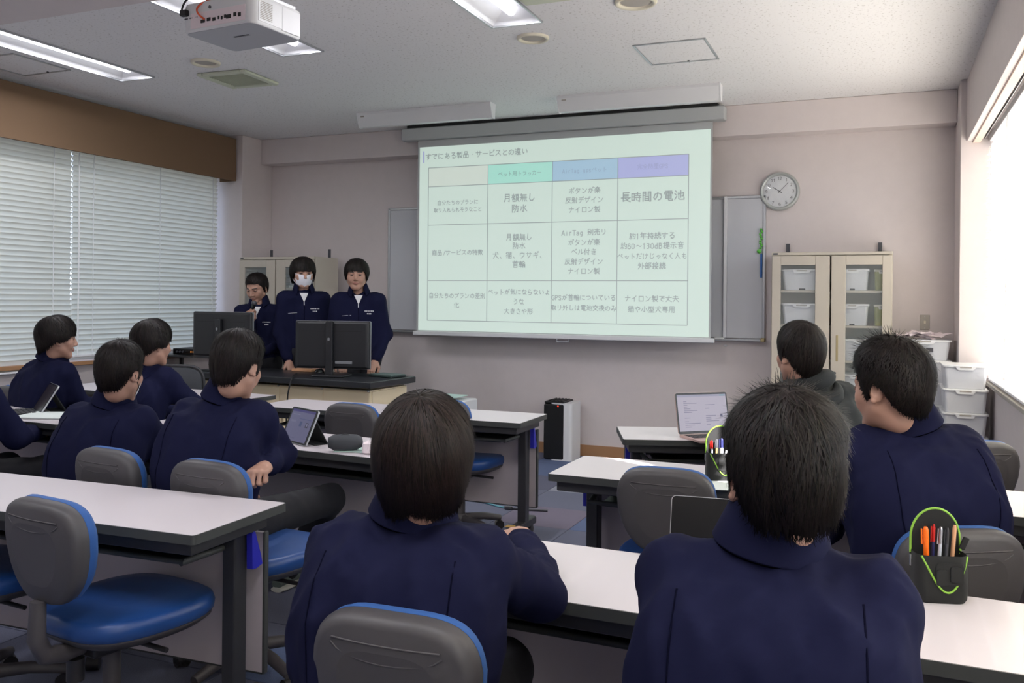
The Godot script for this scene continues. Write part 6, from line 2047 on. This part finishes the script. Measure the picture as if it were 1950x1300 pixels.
func hair_mesh(sp: Dictionary, xf: Transform3D) -> MB:
	var style: String = sp.style
	var rng := RandomNumberGenerator.new()
	rng.seed = sp.get("seed", 1) * 31
	var nz := FastNoiseLite.new()
	nz.seed = sp.get("seed", 1)
	nz.frequency = 1.0
	var hc := Vector3(0, 0.032, -0.014)
	var er := Vector3(0.079, 0.095, 0.099)
	var crown: float = sp.get("crown", 0.42)
	var cb := Basis(Vector3.RIGHT, -crown) * Basis(Vector3.UP, 0.0)
	var thick: float = sp.get("thick", 0.020)
	var na := 84
	var nb := 22
	var bmax := PackedFloat32Array()
	var low := Vector3(er.x, 0.155, er.z)
	var surf := func(d: Vector3) -> float: return 1.0 / (d / (er if d.y > 0.0 else low)).length()
	var dirf := func(al: float, be: float) -> Vector3: return cb * Vector3(sin(be) * sin(al), cos(be), sin(be) * cos(al))
	for i in na:
		var al := TAU * i / na
		var be := 0.3
		while be < 3.0:
			var d: Vector3 = dirf.call(al, be)
			var th := rad_to_deg(atan2(d.x, d.z))
			var edge: float = hairline(style, th) + 0.007 * nz.get_noise_2d(al * 14.0, 7.0) - sp.get("nape", 0.0) * clampf((absf(th) - 110.0) / 30.0, 0.0, 1.0)
			if (hc + d * surf.call(d)).y < edge:
				break
			be += 0.02
		bmax.append(be)
	var m := MB.new()
	var base_c: Color = sp.get("col", Color(0.0105, 0.0078, 0.0068))
	var flat_k: float = sp.get("overhang", 0.0)
	var shape := func(al: float, be: float, bm: float, lift: float) -> Vector3:
		var d: Vector3 = dirf.call(al, be)
		var s := be / bm
		var t := thick * (0.55 + 0.45 * sin(PI * clampf(s * 0.9 + 0.12, 0, 1))) * (1.0 - 0.72 * pow(clampf((s - 0.72) / 0.28, 0, 1), 2) * (1.0 - flat_k))
		if style == "short" or style == "crop":
			t *= 1.0 - 0.7 * clampf((absf(d.x) - 0.55) / 0.3, 0, 1) * clampf((0.45 - d.y) / 0.4, 0, 1)
		var r: float = surf.call(d) + t + lift
		var p: Vector3 = hc + d * r
		# below the widest part hair hangs instead of following the skull
		if flat_k > 0.0 and d.y < 0.0:
			var hx := Vector2(p.x, p.z - hc.z)
			var want := (0.086 + thick) * flat_k + hx.length() * (1.0 - flat_k)
			if hx.length() < want:
				hx = hx.normalized() * want
				p = Vector3(hx.x, p.y, hx.y + hc.z)
		return p
	var rings := []
	for k in nb + 2:
		var ring := PackedVector3Array()
		for i in na:
			var al := TAU * i / na
			var s := minf(1.0, float(k) / nb)
			var be := 0.01 + s * bmax[i]
			var ridge := 0.0032 * nz.get_noise_2d(al * 9.0, s * 2.2) * minf(1.0, s * 4.0) + 0.0022 * nz.get_noise_2d(al * 26.0, s * 1.4)
			if k <= nb:
				ring.append(xf * shape.call(al, be, bmax[i], ridge))
			else:
				var d: Vector3 = dirf.call(al, be)
				ring.append(xf * (hc + d * (surf.call(d) - 0.006)))
		rings.append(ring)
	m.loft(rings, true, true, false)
	m.col.resize(m.v.size())
	m.col.fill(base_c)
	# strands
	var cnt: int = sp.get("strands", 1500)
	var slen: float = sp.get("len", 0.55)
	var spike: float = sp.get("spike", 0.006)
	var wid: float = sp.get("width", 0.0011)
	for q in cnt:
		var al := rng.randf() * TAU
		var bi := int(al / TAU * na) % na
		var bm := bmax[bi]
		var s0 := sqrt(rng.randf()) * 0.98
		var b0 := s0 * bm
		var l := slen * rng.randf_range(0.5, 1.1)
		var lift := spike * rng.randf() * rng.randf()
		var top := clampf((dirf.call(al, b0).y - 0.15) * 1.4, 0.0, 1.0)
		if sp.get("spiky_top", 0.0) > 0.0 and rng.randf() < 0.55:
			lift += sp.spiky_top * top * rng.randf()
			l *= lerpf(1.0, 0.55, top)
		var drift: float = rng.randf_range(-1.0, 1.0) * sp.get("mess", 0.13) + sp.get("sweep", 0.0)
		var tone := rng.randf_range(0.5, 2.3)
		var c := Color(base_c.r * tone, base_c.g * tone, base_c.b * tone)
		var prev := Vector3.ZERO
		var pv := -1
		for k in 5:
			var t := k / 4.0
			var be := b0 + l * t
			var a2: float = al + drift * t / maxf(0.35, sin(minf(be, 1.57)))
			var bm2 := bmax[int(fposmod(a2, TAU) / TAU * na) % na]
			var bc := minf(be, bm2 * 1.015)
			var p: Vector3 = xf * shape.call(a2, bc, bm2, 0.0012 + lift * t * t + 0.001)
			if be > bc:
				p += Vector3.DOWN * (be - bc) * 0.012
			var nrm: Vector3 = (xf.basis * dirf.call(a2, bc)).normalized()
			var nx := (p - prev).normalized() if k > 0 else Vector3.DOWN
			var sd := nrm.cross(nx).normalized() * wid * (1.0 - 0.8 * t)
			var i0 := m.vert(p - sd, nrm)
			m.vert(p + sd, nrm)
			m.col.append(c)
			m.col.append(c)
			if k > 0:
				m.face(pv, pv + 1, i0 + 1, nrm)
				m.face(pv, i0 + 1, i0, nrm)
			pv = i0
			prev = p
	return m

func head_basis(look_dir: Vector3, roll: float) -> Basis:
	var z := look_dir.normalized()
	var x := Vector3.UP.cross(z).normalized()
	var y := z.cross(x)
	return Basis(x, y, z) * Basis(Vector3.BACK, roll)

func hand_xf(wrist: Vector3, dir: Vector3, palm: Vector3, left: bool) -> Transform3D:
	var z := dir.normalized()
	var y := (-palm - z * (-palm).dot(z)).normalized()
	var x := y.cross(z)
	if left:
		x = -x
	return Transform3D(Basis(x, y, z), wrist + z * 0.035)

func shoe(parent: Node3D, ank: Vector3, fwd: Vector3, m: Material) -> void:
	var bs := Basis(fwd.cross(Vector3.UP) * -1.0, Vector3.UP, fwd)
	bs.x = Vector3.UP.cross(fwd)
	var base := Vector3(ank.x, 0, ank.z)
	var up := []
	var so := []
	for q in [[-0.085, 0.030, 0.05, 0.075], [-0.06, 0.037, 0.085, 0.08], [-0.02, 0.038, 0.098, 0.08], [0.03, 0.037, 0.085, 0.08], [0.08, 0.042, 0.062, 0.06], [0.13, 0.043, 0.05, 0.05], [0.165, 0.034, 0.042, 0.042], [0.18, 0.018, 0.034, 0.034]]:
		var r := PackedVector3Array()
		var rs := PackedVector3Array()
		for k in 12:
			var a := TAU * k / 12
			r.append(base + bs * Vector3(cos(a) * q[1], 0.022 + (q[2] - 0.022) * (0.5 + 0.5 * sin(a)), q[0]))
			rs.append(base + bs * Vector3(cos(a) * q[1] * 1.08, 0.012 + 0.012 * sin(a), q[0] * 1.03))
		up.append(r)
		so.append(rs)
	var u := part("shoe", MB.new().loft(up).mesh(), m, parent)
	part("sole", MB.new().loft(so).mesh(), M.sole_white, u)
	for k in 4:
		var z := 0.03 + 0.022 * k
		part("lace", MB.new().tube([base + bs * Vector3(-0.022, 0.080 - 0.008 * k, z), base + bs * Vector3(0, 0.090 - 0.010 * k, z), base + bs * Vector3(0.022, 0.080 - 0.008 * k, z)], 0.003, 5).mesh(), M.sole_white, u)

func finish_people() -> void:
	WorkerThreadPool.wait_for_group_task_completion(group_id)
	head_net = results[0]
	hand_nets = [results[1], results[2]]
	head_colours()
	for s in specs:
		build_person(s)

func build_person(s: Dictionary) -> void:
	var root := thing("person", s.label, "person", Vector3.ZERO, 0.0)
	var neck: Vector3 = s.neck
	var fwd: Vector3 = s.fwd
	var right: Vector3 = s.right
	var up: Vector3 = (neck - s.pelvis).normalized()
	var hb := head_basis(s.look, s.get("roll", 0.0))
	var hs: float = s.get("head_scale", 1.0)
	var hx := Transform3D(hb.scaled_local(Vector3(hs * s.get("head_wide", 1.0), hs, hs)), s.head)
	var body := MB.new()
	var skin_k: float = s.get("skin", 1.0)
	var sc := Color(SKIN.r * skin_k, SKIN.g * skin_k, SKIN.b * skin_k)
	merge(body, results[s.body_job], Transform3D(), sc)
	merge(body, results[s.neck_job], Transform3D(), sc)
	merge(body, head_net, hx, sc, head_cols)
	for sd in ["L", "R"]:
		var w: Vector3 = s["wr" + sd]
		var e: Vector3 = s["el" + sd]
		var dir: Vector3 = s.get("hd" + sd, w - e)
		var palm: Vector3 = s.get("palm" + sd, Vector3.DOWN)
		merge(body, hand_nets[s.get("hand" + sd, 0)], hand_xf(w.lerp(e, 0.03), dir, palm, sd == "L"), sc)
	body.uv = PackedVector2Array()
	part("body", body.mesh(), M.skin, root)
	var jm: Material = M[s.get("jacket", "jacket_navy")]
	var jk := part("jacket" if not s.has("hoodie") else "hoodie", net_mesh(results[s.jacket_job]), jm, root)
	part("trousers", net_mesh(results[s.trouser_job]), M.trouser_black, root)
	for sd in ["L", "R"]:
		var kn: Vector3 = s["knee" + sd]
		var an: Vector3 = s["ank" + sd]
		shoe(root, an, (fwd + right * (0.12 if sd == "R" else -0.12)).normalized(), M.shoe_grey if s.get("sneaker", false) else M.shoe_black)
		# cuff
		var cw: Vector3 = s["wr" + sd]
		var ce: Vector3 = s["el" + sd]
		var ax := (cw - ce).normalized()
		part("cuff", MB.new().tube([cw - ax * 0.055, cw - ax * 0.05, cw - ax * 0.012, cw - ax * 0.006], [0.036, 0.043, 0.042, 0.036], 16).mesh(), jm, jk)
	# collar
	var nd: Vector3 = ((s.head + hb * Vector3(0, -0.02, -0.03) - neck).normalized() + up * 0.8).normalized()
	var cz := -(fwd - nd * fwd.dot(nd)).normalized()
	var cbs := Basis(nd.cross(cz) * -1.0, nd, cz)
	cbs.x = nd.cross(cz)
	var cc := neck + nd * 0.012 + fwd * 0.010
	if s.has("hoodie"):
		var hr := []
		for i in 25:
			var a := lerpf(-2.75, 2.75, i / 24.0) + PI
			hr.append(cc + cbs * Vector3(sin(a) * 0.080, -0.012 - 0.014 * cos(a), -cos(a) * 0.090))
		var rad := []
		for i in 25:
			rad.append(0.018 + 0.018 * sin(PI * i / 24.0))
		part("hood", MB.new().tube(hr, rad, 12).mesh(), jm, jk)
		var fold := []
		for i in 15:
			var a := lerpf(-1.25, 1.25, i / 14.0) + PI
			fold.append(cc + cbs * Vector3(sin(a) * 0.11, -0.03 - 0.05 * cos(a - PI), -cos(a) * 0.125))
		part("hood_fold", MB.new().tube(fold, [0.012, 0.018, 0.022, 0.026, 0.03, 0.032, 0.034, 0.034, 0.034, 0.032, 0.03, 0.026, 0.022, 0.018, 0.012], 12).mesh(), jm, jk)
	else:
		var prof := [Vector2(0.062, -0.04), Vector2(0.064, 0.050), Vector2(0.068, 0.057), Vector2(0.073, 0.052), Vector2(0.096, -0.018), Vector2(0.092, -0.026), Vector2(0.072, 0.020)]
		var gap: float = 0.72 if s.get("front_zip", false) else 0.3
		part("collar", ring_band(cc, cbs, prof, gap, TAU - gap, 40, 0.055 if s.get("front_zip", false) else 0.035).mesh(), jm, jk)
		if s.get("shirt", true):
			part("shirt_collar", ring_band(cc, cbs, [Vector2(0.0575, -0.03), Vector2(0.058, 0.060), Vector2(0.0605, 0.063), Vector2(0.0625, 0.05), Vector2(0.0625, -0.03)], 0.22, TAU - 0.22, 32, 0.045).mesh(), M.shirt_white, root) if not s.get("front_zip", false) else null
		var f: Field = s.field
		var mid: Vector3 = (s.pelvis + neck) / 2
		if s.get("back_seams", false):
			for sg in [-1.0, 1.0]:
				var pts := []
				for i in 14:
					var t := i / 13.0
					pts.append(neck + right * sg * (0.135 - 0.02 * t + 0.012 * sin(t * 3.0)) - up * (0.055 + 0.32 * t) - fwd * 0.4)
				part("pleat", seam(f, pts, fwd, 0.0016, 0.0002), M.jacket_seam, jk)
		if s.get("front_zip", false):
			var vee := []
			for i in 6:
				var t := i / 5.0
				var row := PackedVector3Array()
				for k in 5:
					row.append(cast(f, neck + right * (k - 2) * 0.5 * lerpf(0.036, 0.002, t) - up * (0.030 + 0.075 * t) + fwd * 0.4, -fwd) + fwd * 0.004)
				vee.append(row)
			part("shirt_front", MB.new().loft(vee, false).mesh(), M.shirt_white, root)
			var zp := []
			for i in 12:
				zp.append(neck - up * (0.09 + 0.34 * i / 11.0) + fwd * 0.4)
			part("zipper", seam(f, zp, -fwd, 0.003, 0.0), M.jacket_seam, jk)
			part("zip_pull", seam(f, [neck - up * 0.10 + fwd * 0.4, neck - up * 0.135 + fwd * 0.4], -fwd, 0.004, 0.002), M.silver, jk)
			# name embroidery on the left breast, pocket zip on the right
			for r in 2:
				for k in (6 if r == 0 else 3):
					var x := -0.125 + 0.013 * k + 0.02 * r
					part("embroidery", seam(f, [neck + right * x - up * (0.165 + 0.022 * r) + fwd * 0.4, neck + right * (x + 0.009) - up * (0.163 + 0.022 * r) + fwd * 0.4], -fwd, 0.0045, 0.001), M.shirt_white, jk)
			part("pocket_zip", seam(f, [neck + right * 0.06 - up * 0.20 + fwd * 0.4, neck + right * 0.10 - up * 0.202 + fwd * 0.4, neck + right * 0.135 - up * 0.205 + fwd * 0.4], -fwd, 0.0025, 0.001), M.silver, jk)
	# hair
	var hsp: Dictionary = s.hair
	var hm := hair_mesh(hsp, hx)
	hm.uv = PackedVector2Array()
	part("hair", hm.mesh(), M.hair, root)
	if s.has("mask"):
		var rings := []
		for i in 9:
			var t := i / 8.0
			var y := lerpf(-0.012, -0.108, t)
			var r := PackedVector3Array()
			for k in 13:
				var a := lerpf(-1.25, 1.25, k / 12.0)
				var rad := 0.074 + 0.004 * sin(t * PI)
				var zc := 0.028
				var push: float = [0.026, 0.034, 0.040, 0.038, 0.034, 0.030, 0.024, 0.018, 0.010][i] * pow(cos(a), 3.0)
				r.append(hx * Vector3(sin(a) * rad * (1.0 - 0.22 * t), y + (0.016 * absf(sin(a)) if t < 0.3 else 0.0) + 0.018 * t * absf(sin(a)), zc + cos(a) * rad * 0.72 + push * 0.55 - 0.004 * t))
			rings.append(r)
		var mk := part("face_mask", MB.new().loft(rings, false).mesh(), M.mask_white, root)
		for sg in [-1.0, 1.0]:
			var st: Material = M.mask_white if s.mask == "white" else M.case_cloth
			for q in [[-0.012, 0.024], [-0.088, -0.032]]:
				part("ear_loop", MB.new().tube([hx * Vector3(sg * 0.066, q[0] + 0.01, 0.055), hx * Vector3(sg * 0.078, lerpf(q[0], q[1], 0.6), 0.022), hx * Vector3(sg * 0.086, q[1], -0.008), hx * Vector3(sg * 0.088, q[1] * 0.3, -0.024)], 0.0017, 6).mesh(), st, mk)

func define_people() -> void:
	var lap := Vector3(-0.03, -0.10, 0.22)
	# nearest, long bob, resting the right arm on the table
	specs.append({"label": "student in navy jacket with a long dark bob, right hand on the nearest table", "h": 0.0095, "seed": 3, "face": Vector2(-0.16, -0.98), "neck": px(786, 996, 1.86), "pelvis": px(786, 996, 1.86) + Vector3(-0.01, -0.40, 0.05), "head": px(809, 880, 1.84), "look": Vector3(-0.20, -0.12, -0.97), "elL": Vector3(0.065, -0.11, 0.21), "wrL": Vector3(-0.18, 0.03, 0.16), "elR": Vector3.ZERO, "wrR": Vector3.ZERO, "elwR": Vector3(-0.690, 0.758, 5.80), "wrwR": on_y(992, 1036, 0.765), "handR": 1, "back_seams": true, "hunch": 0.05, "amp": 0.015, "drop": 0.098,
		"hair": {"style": "bob", "seed": 3, "thick": 0.024, "overhang": 0.35, "strands": 7000, "len": 0.9, "spike": 0.010, "width": 0.0010, "crown": 0.42, "col": Color(0.0145, 0.0092, 0.0075)}})
	# nearest right, whorled hair
	specs.append({"label": "student in navy jacket with short whorled hair seen from behind, at the nearest table", "h": 0.0095, "seed": 8, "face": Vector2(-0.06, -1.0), "neck": px(1470, 1058, 1.44), "pelvis": px(1470, 1058, 1.44) + Vector3(0.0, -0.44, 0.05), "head": px(1493, 908, 1.43), "look": Vector3(-0.26, -0.10, -0.96), "elL": Vector3(0.015, -0.19, 0.20), "wrL": Vector3(-0.10, -0.01, 0.20), "elR": Vector3(0.01, -0.19, 0.19), "wrR": Vector3(-0.10, 0.0, 0.20), "back_seams": true, "hunch": 0.055, "amp": 0.014, "shw": 0.150, "shirt": false,
		"hair": {"style": "short", "seed": 8, "nape": 0.006, "thick": 0.023, "overhang": 0.25, "strands": 6000, "len": 0.42, "spike": 0.016, "width": 0.0010, "crown": 0.20, "spiky_top": 0.016}})
	# spiky hair by the window side
	specs.append({"label": "student in navy jacket with spiky black hair looking towards the screen", "h": 0.011, "seed": 13, "face": Vector2(-0.50, -0.87), "neck": px(1731, 822, 2.56), "pelvis": px(1731, 822, 2.56) + Vector3(0.04, -0.48, 0.06), "head": px(1691, 738, 2.54), "look": Vector3(-0.80, -0.14, -0.58), "elL": Vector3(0.04, -0.23, 0.14), "wrL": Vector3(-0.02, 0.0, 0.24), "elR": Vector3(0.05, -0.24, 0.10), "wrR": Vector3(-0.12, -0.02, 0.22), "back_seams": true, "hunch": 0.05, "amp": 0.015, "shw": 0.158, "fat": 1.05, "shirt": false,
		"hair": {"style": "short", "seed": 14, "nape": 0.014, "thick": 0.026, "overhang": 0.3, "strands": 4200, "len": 0.30, "spike": 0.010, "width": 0.0012, "crown": 0.35, "spiky_top": 0.026}})
	# black hoodie
	specs.append({"label": "person in a black hoodie beside the glass cabinet, facing the screen", "h": 0.013, "seed": 17, "face": Vector2(-0.62, -0.78), "neck": px(1540, 735, 3.76), "pelvis": px(1540, 735, 3.76) + Vector3(0.05, -0.50, 0.08), "head": px(1521, 674, 3.75), "look": Vector3(-0.66, -0.04, -0.75), "elL": Vector3(0.05, -0.22, 0.10), "wrL": Vector3(-0.08, 0.0, 0.24), "elR": Vector3(0.05, -0.23, 0.08), "wrR": Vector3(-0.08, 0.0, 0.24), "hoodie": true, "jacket": "hoodie_black", "shw": 0.16,
		"hair": {"style": "full", "seed": 17, "thick": 0.018, "overhang": 0.2, "strands": 1500, "len": 0.6, "spike": 0.004, "width": 0.0016, "crown": 0.4}})
	# looking down at a tablet
	specs.append({"label": "student in navy jacket looking down at a tablet, fist resting at the hip", "h": 0.011, "seed": 23, "face": Vector2(-0.12, -0.99), "neck": px(428, 768, 3.46), "pelvis": px(428, 768, 3.46) + Vector3(0.0, -0.45, 0.10), "head": px(454, 697, 3.43), "look": Vector3(-0.08, -0.34, -0.90), "elL": Vector3(0.01, -0.22, 0.06), "wrL": Vector3(-0.06, -0.10, 0.18), "elR": Vector3.ZERO, "wrR": Vector3.ZERO, "elwR": px(533, 866, 3.52), "wrwR": px(507, 886, 3.34), "handR": 1, "back_seams": true, "hunch": 0.05, "amp": 0.014, "knwR": on_y(628, 950, 0.50), "anwR": on_y(548, 1098, 0.05), "sneaker": true,
		"hair": {"style": "short", "seed": 23, "nape": 0.028, "thick": 0.020, "overhang": 0.2, "strands": 2600, "len": 0.45, "spike": 0.009, "width": 0.0013, "crown": 0.3, "spiky_top": 0.010}})
	# black mask straps
	specs.append({"label": "student in navy jacket wearing a white mask with black ear loops", "h": 0.012, "seed": 29, "face": Vector2(-0.14, -0.99), "neck": px(216, 775, 3.88), "pelvis": px(216, 775, 3.88) + Vector3(-0.02, -0.42, 0.08), "head": px(231, 709, 3.84), "look": Vector3(-0.16, -0.20, -0.96), "elL": Vector3(0.0, -0.20, 0.12), "wrL": Vector3(-0.08, 0.0, 0.20), "elR": Vector3(0.05, -0.20, 0.14), "wrR": Vector3(-0.12, 0.0, 0.20), "back_seams": true, "hunch": 0.05, "amp": 0.014, "shirt": false, "mask": "black",
		"hair": {"style": "short", "seed": 29, "nape": 0.022, "thick": 0.018, "overhang": 0.2, "strands": 2400, "len": 0.45, "spike": 0.008, "width": 0.0014, "crown": 0.35, "spiky_top": 0.008}})
	# bowl haircut in profile by the window
	specs.append({"label": "student in navy jacket with a bowl haircut in profile before the window blinds", "h": 0.013, "seed": 31, "face": Vector2(0.25, -0.97), "neck": px(98, 688, 5.55), "pelvis": px(98, 688, 5.55) + Vector3(-0.06, -0.46, 0.06), "head": px(111, 645, 5.52), "look": Vector3(0.52, -0.06, -0.85), "elL": Vector3(0.05, -0.22, 0.12), "wrL": Vector3(-0.10, -0.02, 0.22), "elR": Vector3(0.03, -0.22, 0.12), "wrR": Vector3(-0.04, -0.02, 0.24), "amp": 0.013, "hunch": 0.04,
		"hair": {"style": "bowl", "seed": 31, "thick": 0.026, "overhang": 0.55, "strands": 1400, "len": 0.7, "spike": 0.004, "width": 0.0018, "crown": 0.35}})
	# bowl haircut before the rack
	specs.append({"label": "student in navy jacket with a bowl haircut turned towards the presenters", "h": 0.013, "seed": 37, "face": Vector2(0.10, -0.99), "neck": px(279, 700, 5.22), "pelvis": px(279, 700, 5.22) + Vector3(-0.02, -0.45, 0.08), "head": px(292, 655, 5.18), "look": Vector3(0.30, -0.10, -0.95), "elL": Vector3(0.05, -0.22, 0.12), "wrL": Vector3(-0.10, -0.02, 0.22), "elR": Vector3(0.10, -0.18, 0.16), "wrR": Vector3(0.02, -0.03, 0.24), "back_seams": true, "amp": 0.013, "hunch": 0.05, "shw": 0.158,
		"hair": {"style": "bowl", "seed": 37, "thick": 0.026, "overhang": 0.5, "strands": 1400, "len": 0.7, "spike": 0.004, "width": 0.0018, "crown": 0.35}})
	# left edge
	specs.append({"label": "student in navy jacket at the left edge, only the shoulder showing behind the propped tablet", "h": 0.013, "seed": 41, "face": Vector2(0.0, -1.0), "neck": px(-62, 735, 4.55), "pelvis": px(-62, 735, 4.55) + Vector3(0.0, -0.44, 0.06), "head": px(-60, 680, 4.5), "look": Vector3(0.1, -0.05, -1.0), "elL": Vector3(0.06, -0.22, 0.10), "wrL": Vector3(-0.10, 0.0, 0.22), "elR": Vector3(0.06, -0.20, 0.12), "wrR": Vector3(-0.10, 0.0, 0.22),
		"hair": {"style": "short", "seed": 41, "thick": 0.02, "strands": 900, "len": 0.5, "width": 0.0018}})
	# presenters
	specs.append({"label": "presenter with cropped hair reading into a black microphone", "h": 0.013, "seed": 43, "stand": true, "front_zip": true, "head_wide": 1.08, "face": Vector2(0.35, 0.94), "neck": px(494, 582, 7.84), "pelvis": px(494, 582, 7.84) + Vector3(0.0, -0.50, -0.02), "head": px(489, 549, 7.82), "look": Vector3(0.10, -0.36, 0.96), "elL": Vector3(0.06, -0.27, 0.02), "wrL": Vector3(-0.10, -0.06, 0.22), "elR": Vector3(0.05, -0.25, 0.06), "wrR": Vector3(-0.17, 0.15, 0.10), "handR": 1, "palmR": Vector3(0.2, 0.2, -0.9), "hdR": Vector3(0.2, 0.9, 0.3), "skin": 0.86, "amp": 0.012,
		"hair": {"style": "crop", "seed": 43, "thick": 0.014, "overhang": 0.1, "strands": 1100, "len": 0.3, "spike": 0.006, "width": 0.0022, "crown": 0.2, "spiky_top": 0.010}})
	specs.append({"label": "presenter wearing a white face mask, standing in the middle of the three", "h": 0.013, "seed": 47, "stand": true, "front_zip": true, "head_wide": 1.08, "face": Vector2(0.62, 0.78), "neck": px(578, 556, 7.66), "pelvis": px(578, 556, 7.66) + Vector3(0.0, -0.52, -0.02), "head": px(577, 521, 7.62), "look": Vector3(0.74, -0.06, 0.68), "elL": Vector3(0.05, -0.29, 0.0), "wrL": Vector3(-0.07, -0.22, 0.10), "elR": Vector3(0.05, -0.29, 0.0), "wrR": Vector3(-0.07, -0.22, 0.10), "mask": "white", "amp": 0.012,
		"hair": {"style": "mid", "seed": 47, "thick": 0.024, "overhang": 0.45, "strands": 1300, "len": 0.7, "spike": 0.006, "width": 0.0022, "crown": 0.2}})
	specs.append({"label": "tallest-standing presenter with a fringe and no mask, nearest the whiteboard", "h": 0.013, "seed": 53, "stand": true, "front_zip": true, "head_wide": 1.08, "face": Vector2(0.50, 0.86), "neck": px(683, 560, 7.52), "pelvis": px(683, 560, 7.52) + Vector3(0.0, -0.52, -0.02), "head": px(679, 524, 7.48), "look": Vector3(0.47, -0.04, 0.88), "elL": Vector3(0.07, -0.28, 0.0), "wrL": Vector3(-0.08, -0.20, 0.14), "elR": Vector3(0.07, -0.28, 0.0), "wrR": Vector3(-0.08, -0.20, 0.14), "amp": 0.012, "shw": 0.158, "fat": 1.06, "skin": 0.9,
		"hair": {"style": "full", "seed": 53, "thick": 0.020, "overhang": 0.3, "strands": 1200, "len": 0.6, "spike": 0.005, "width": 0.0022, "crown": 0.25}})
	var mic := thing("microphone", "black hand microphone held to the presenter's mouth", "microphone", Vector3.ZERO)
	var m0 := px(479, 597, 7.65)
	var m1 := px(485, 573, 7.65)
	part("handle", MB.new().tube([m0, m0.lerp(m1, 0.7)], [0.013, 0.017], 12).mesh(), M.gloss_black, mic)
	part("head_grille", MB.new().tube([m0.lerp(m1, 0.7), m0.lerp(m1, 0.76), m0.lerp(m1, 0.92), m1], [0.017, 0.024, 0.024, 0.012], 14).mesh(), M.pen_grey, mic)
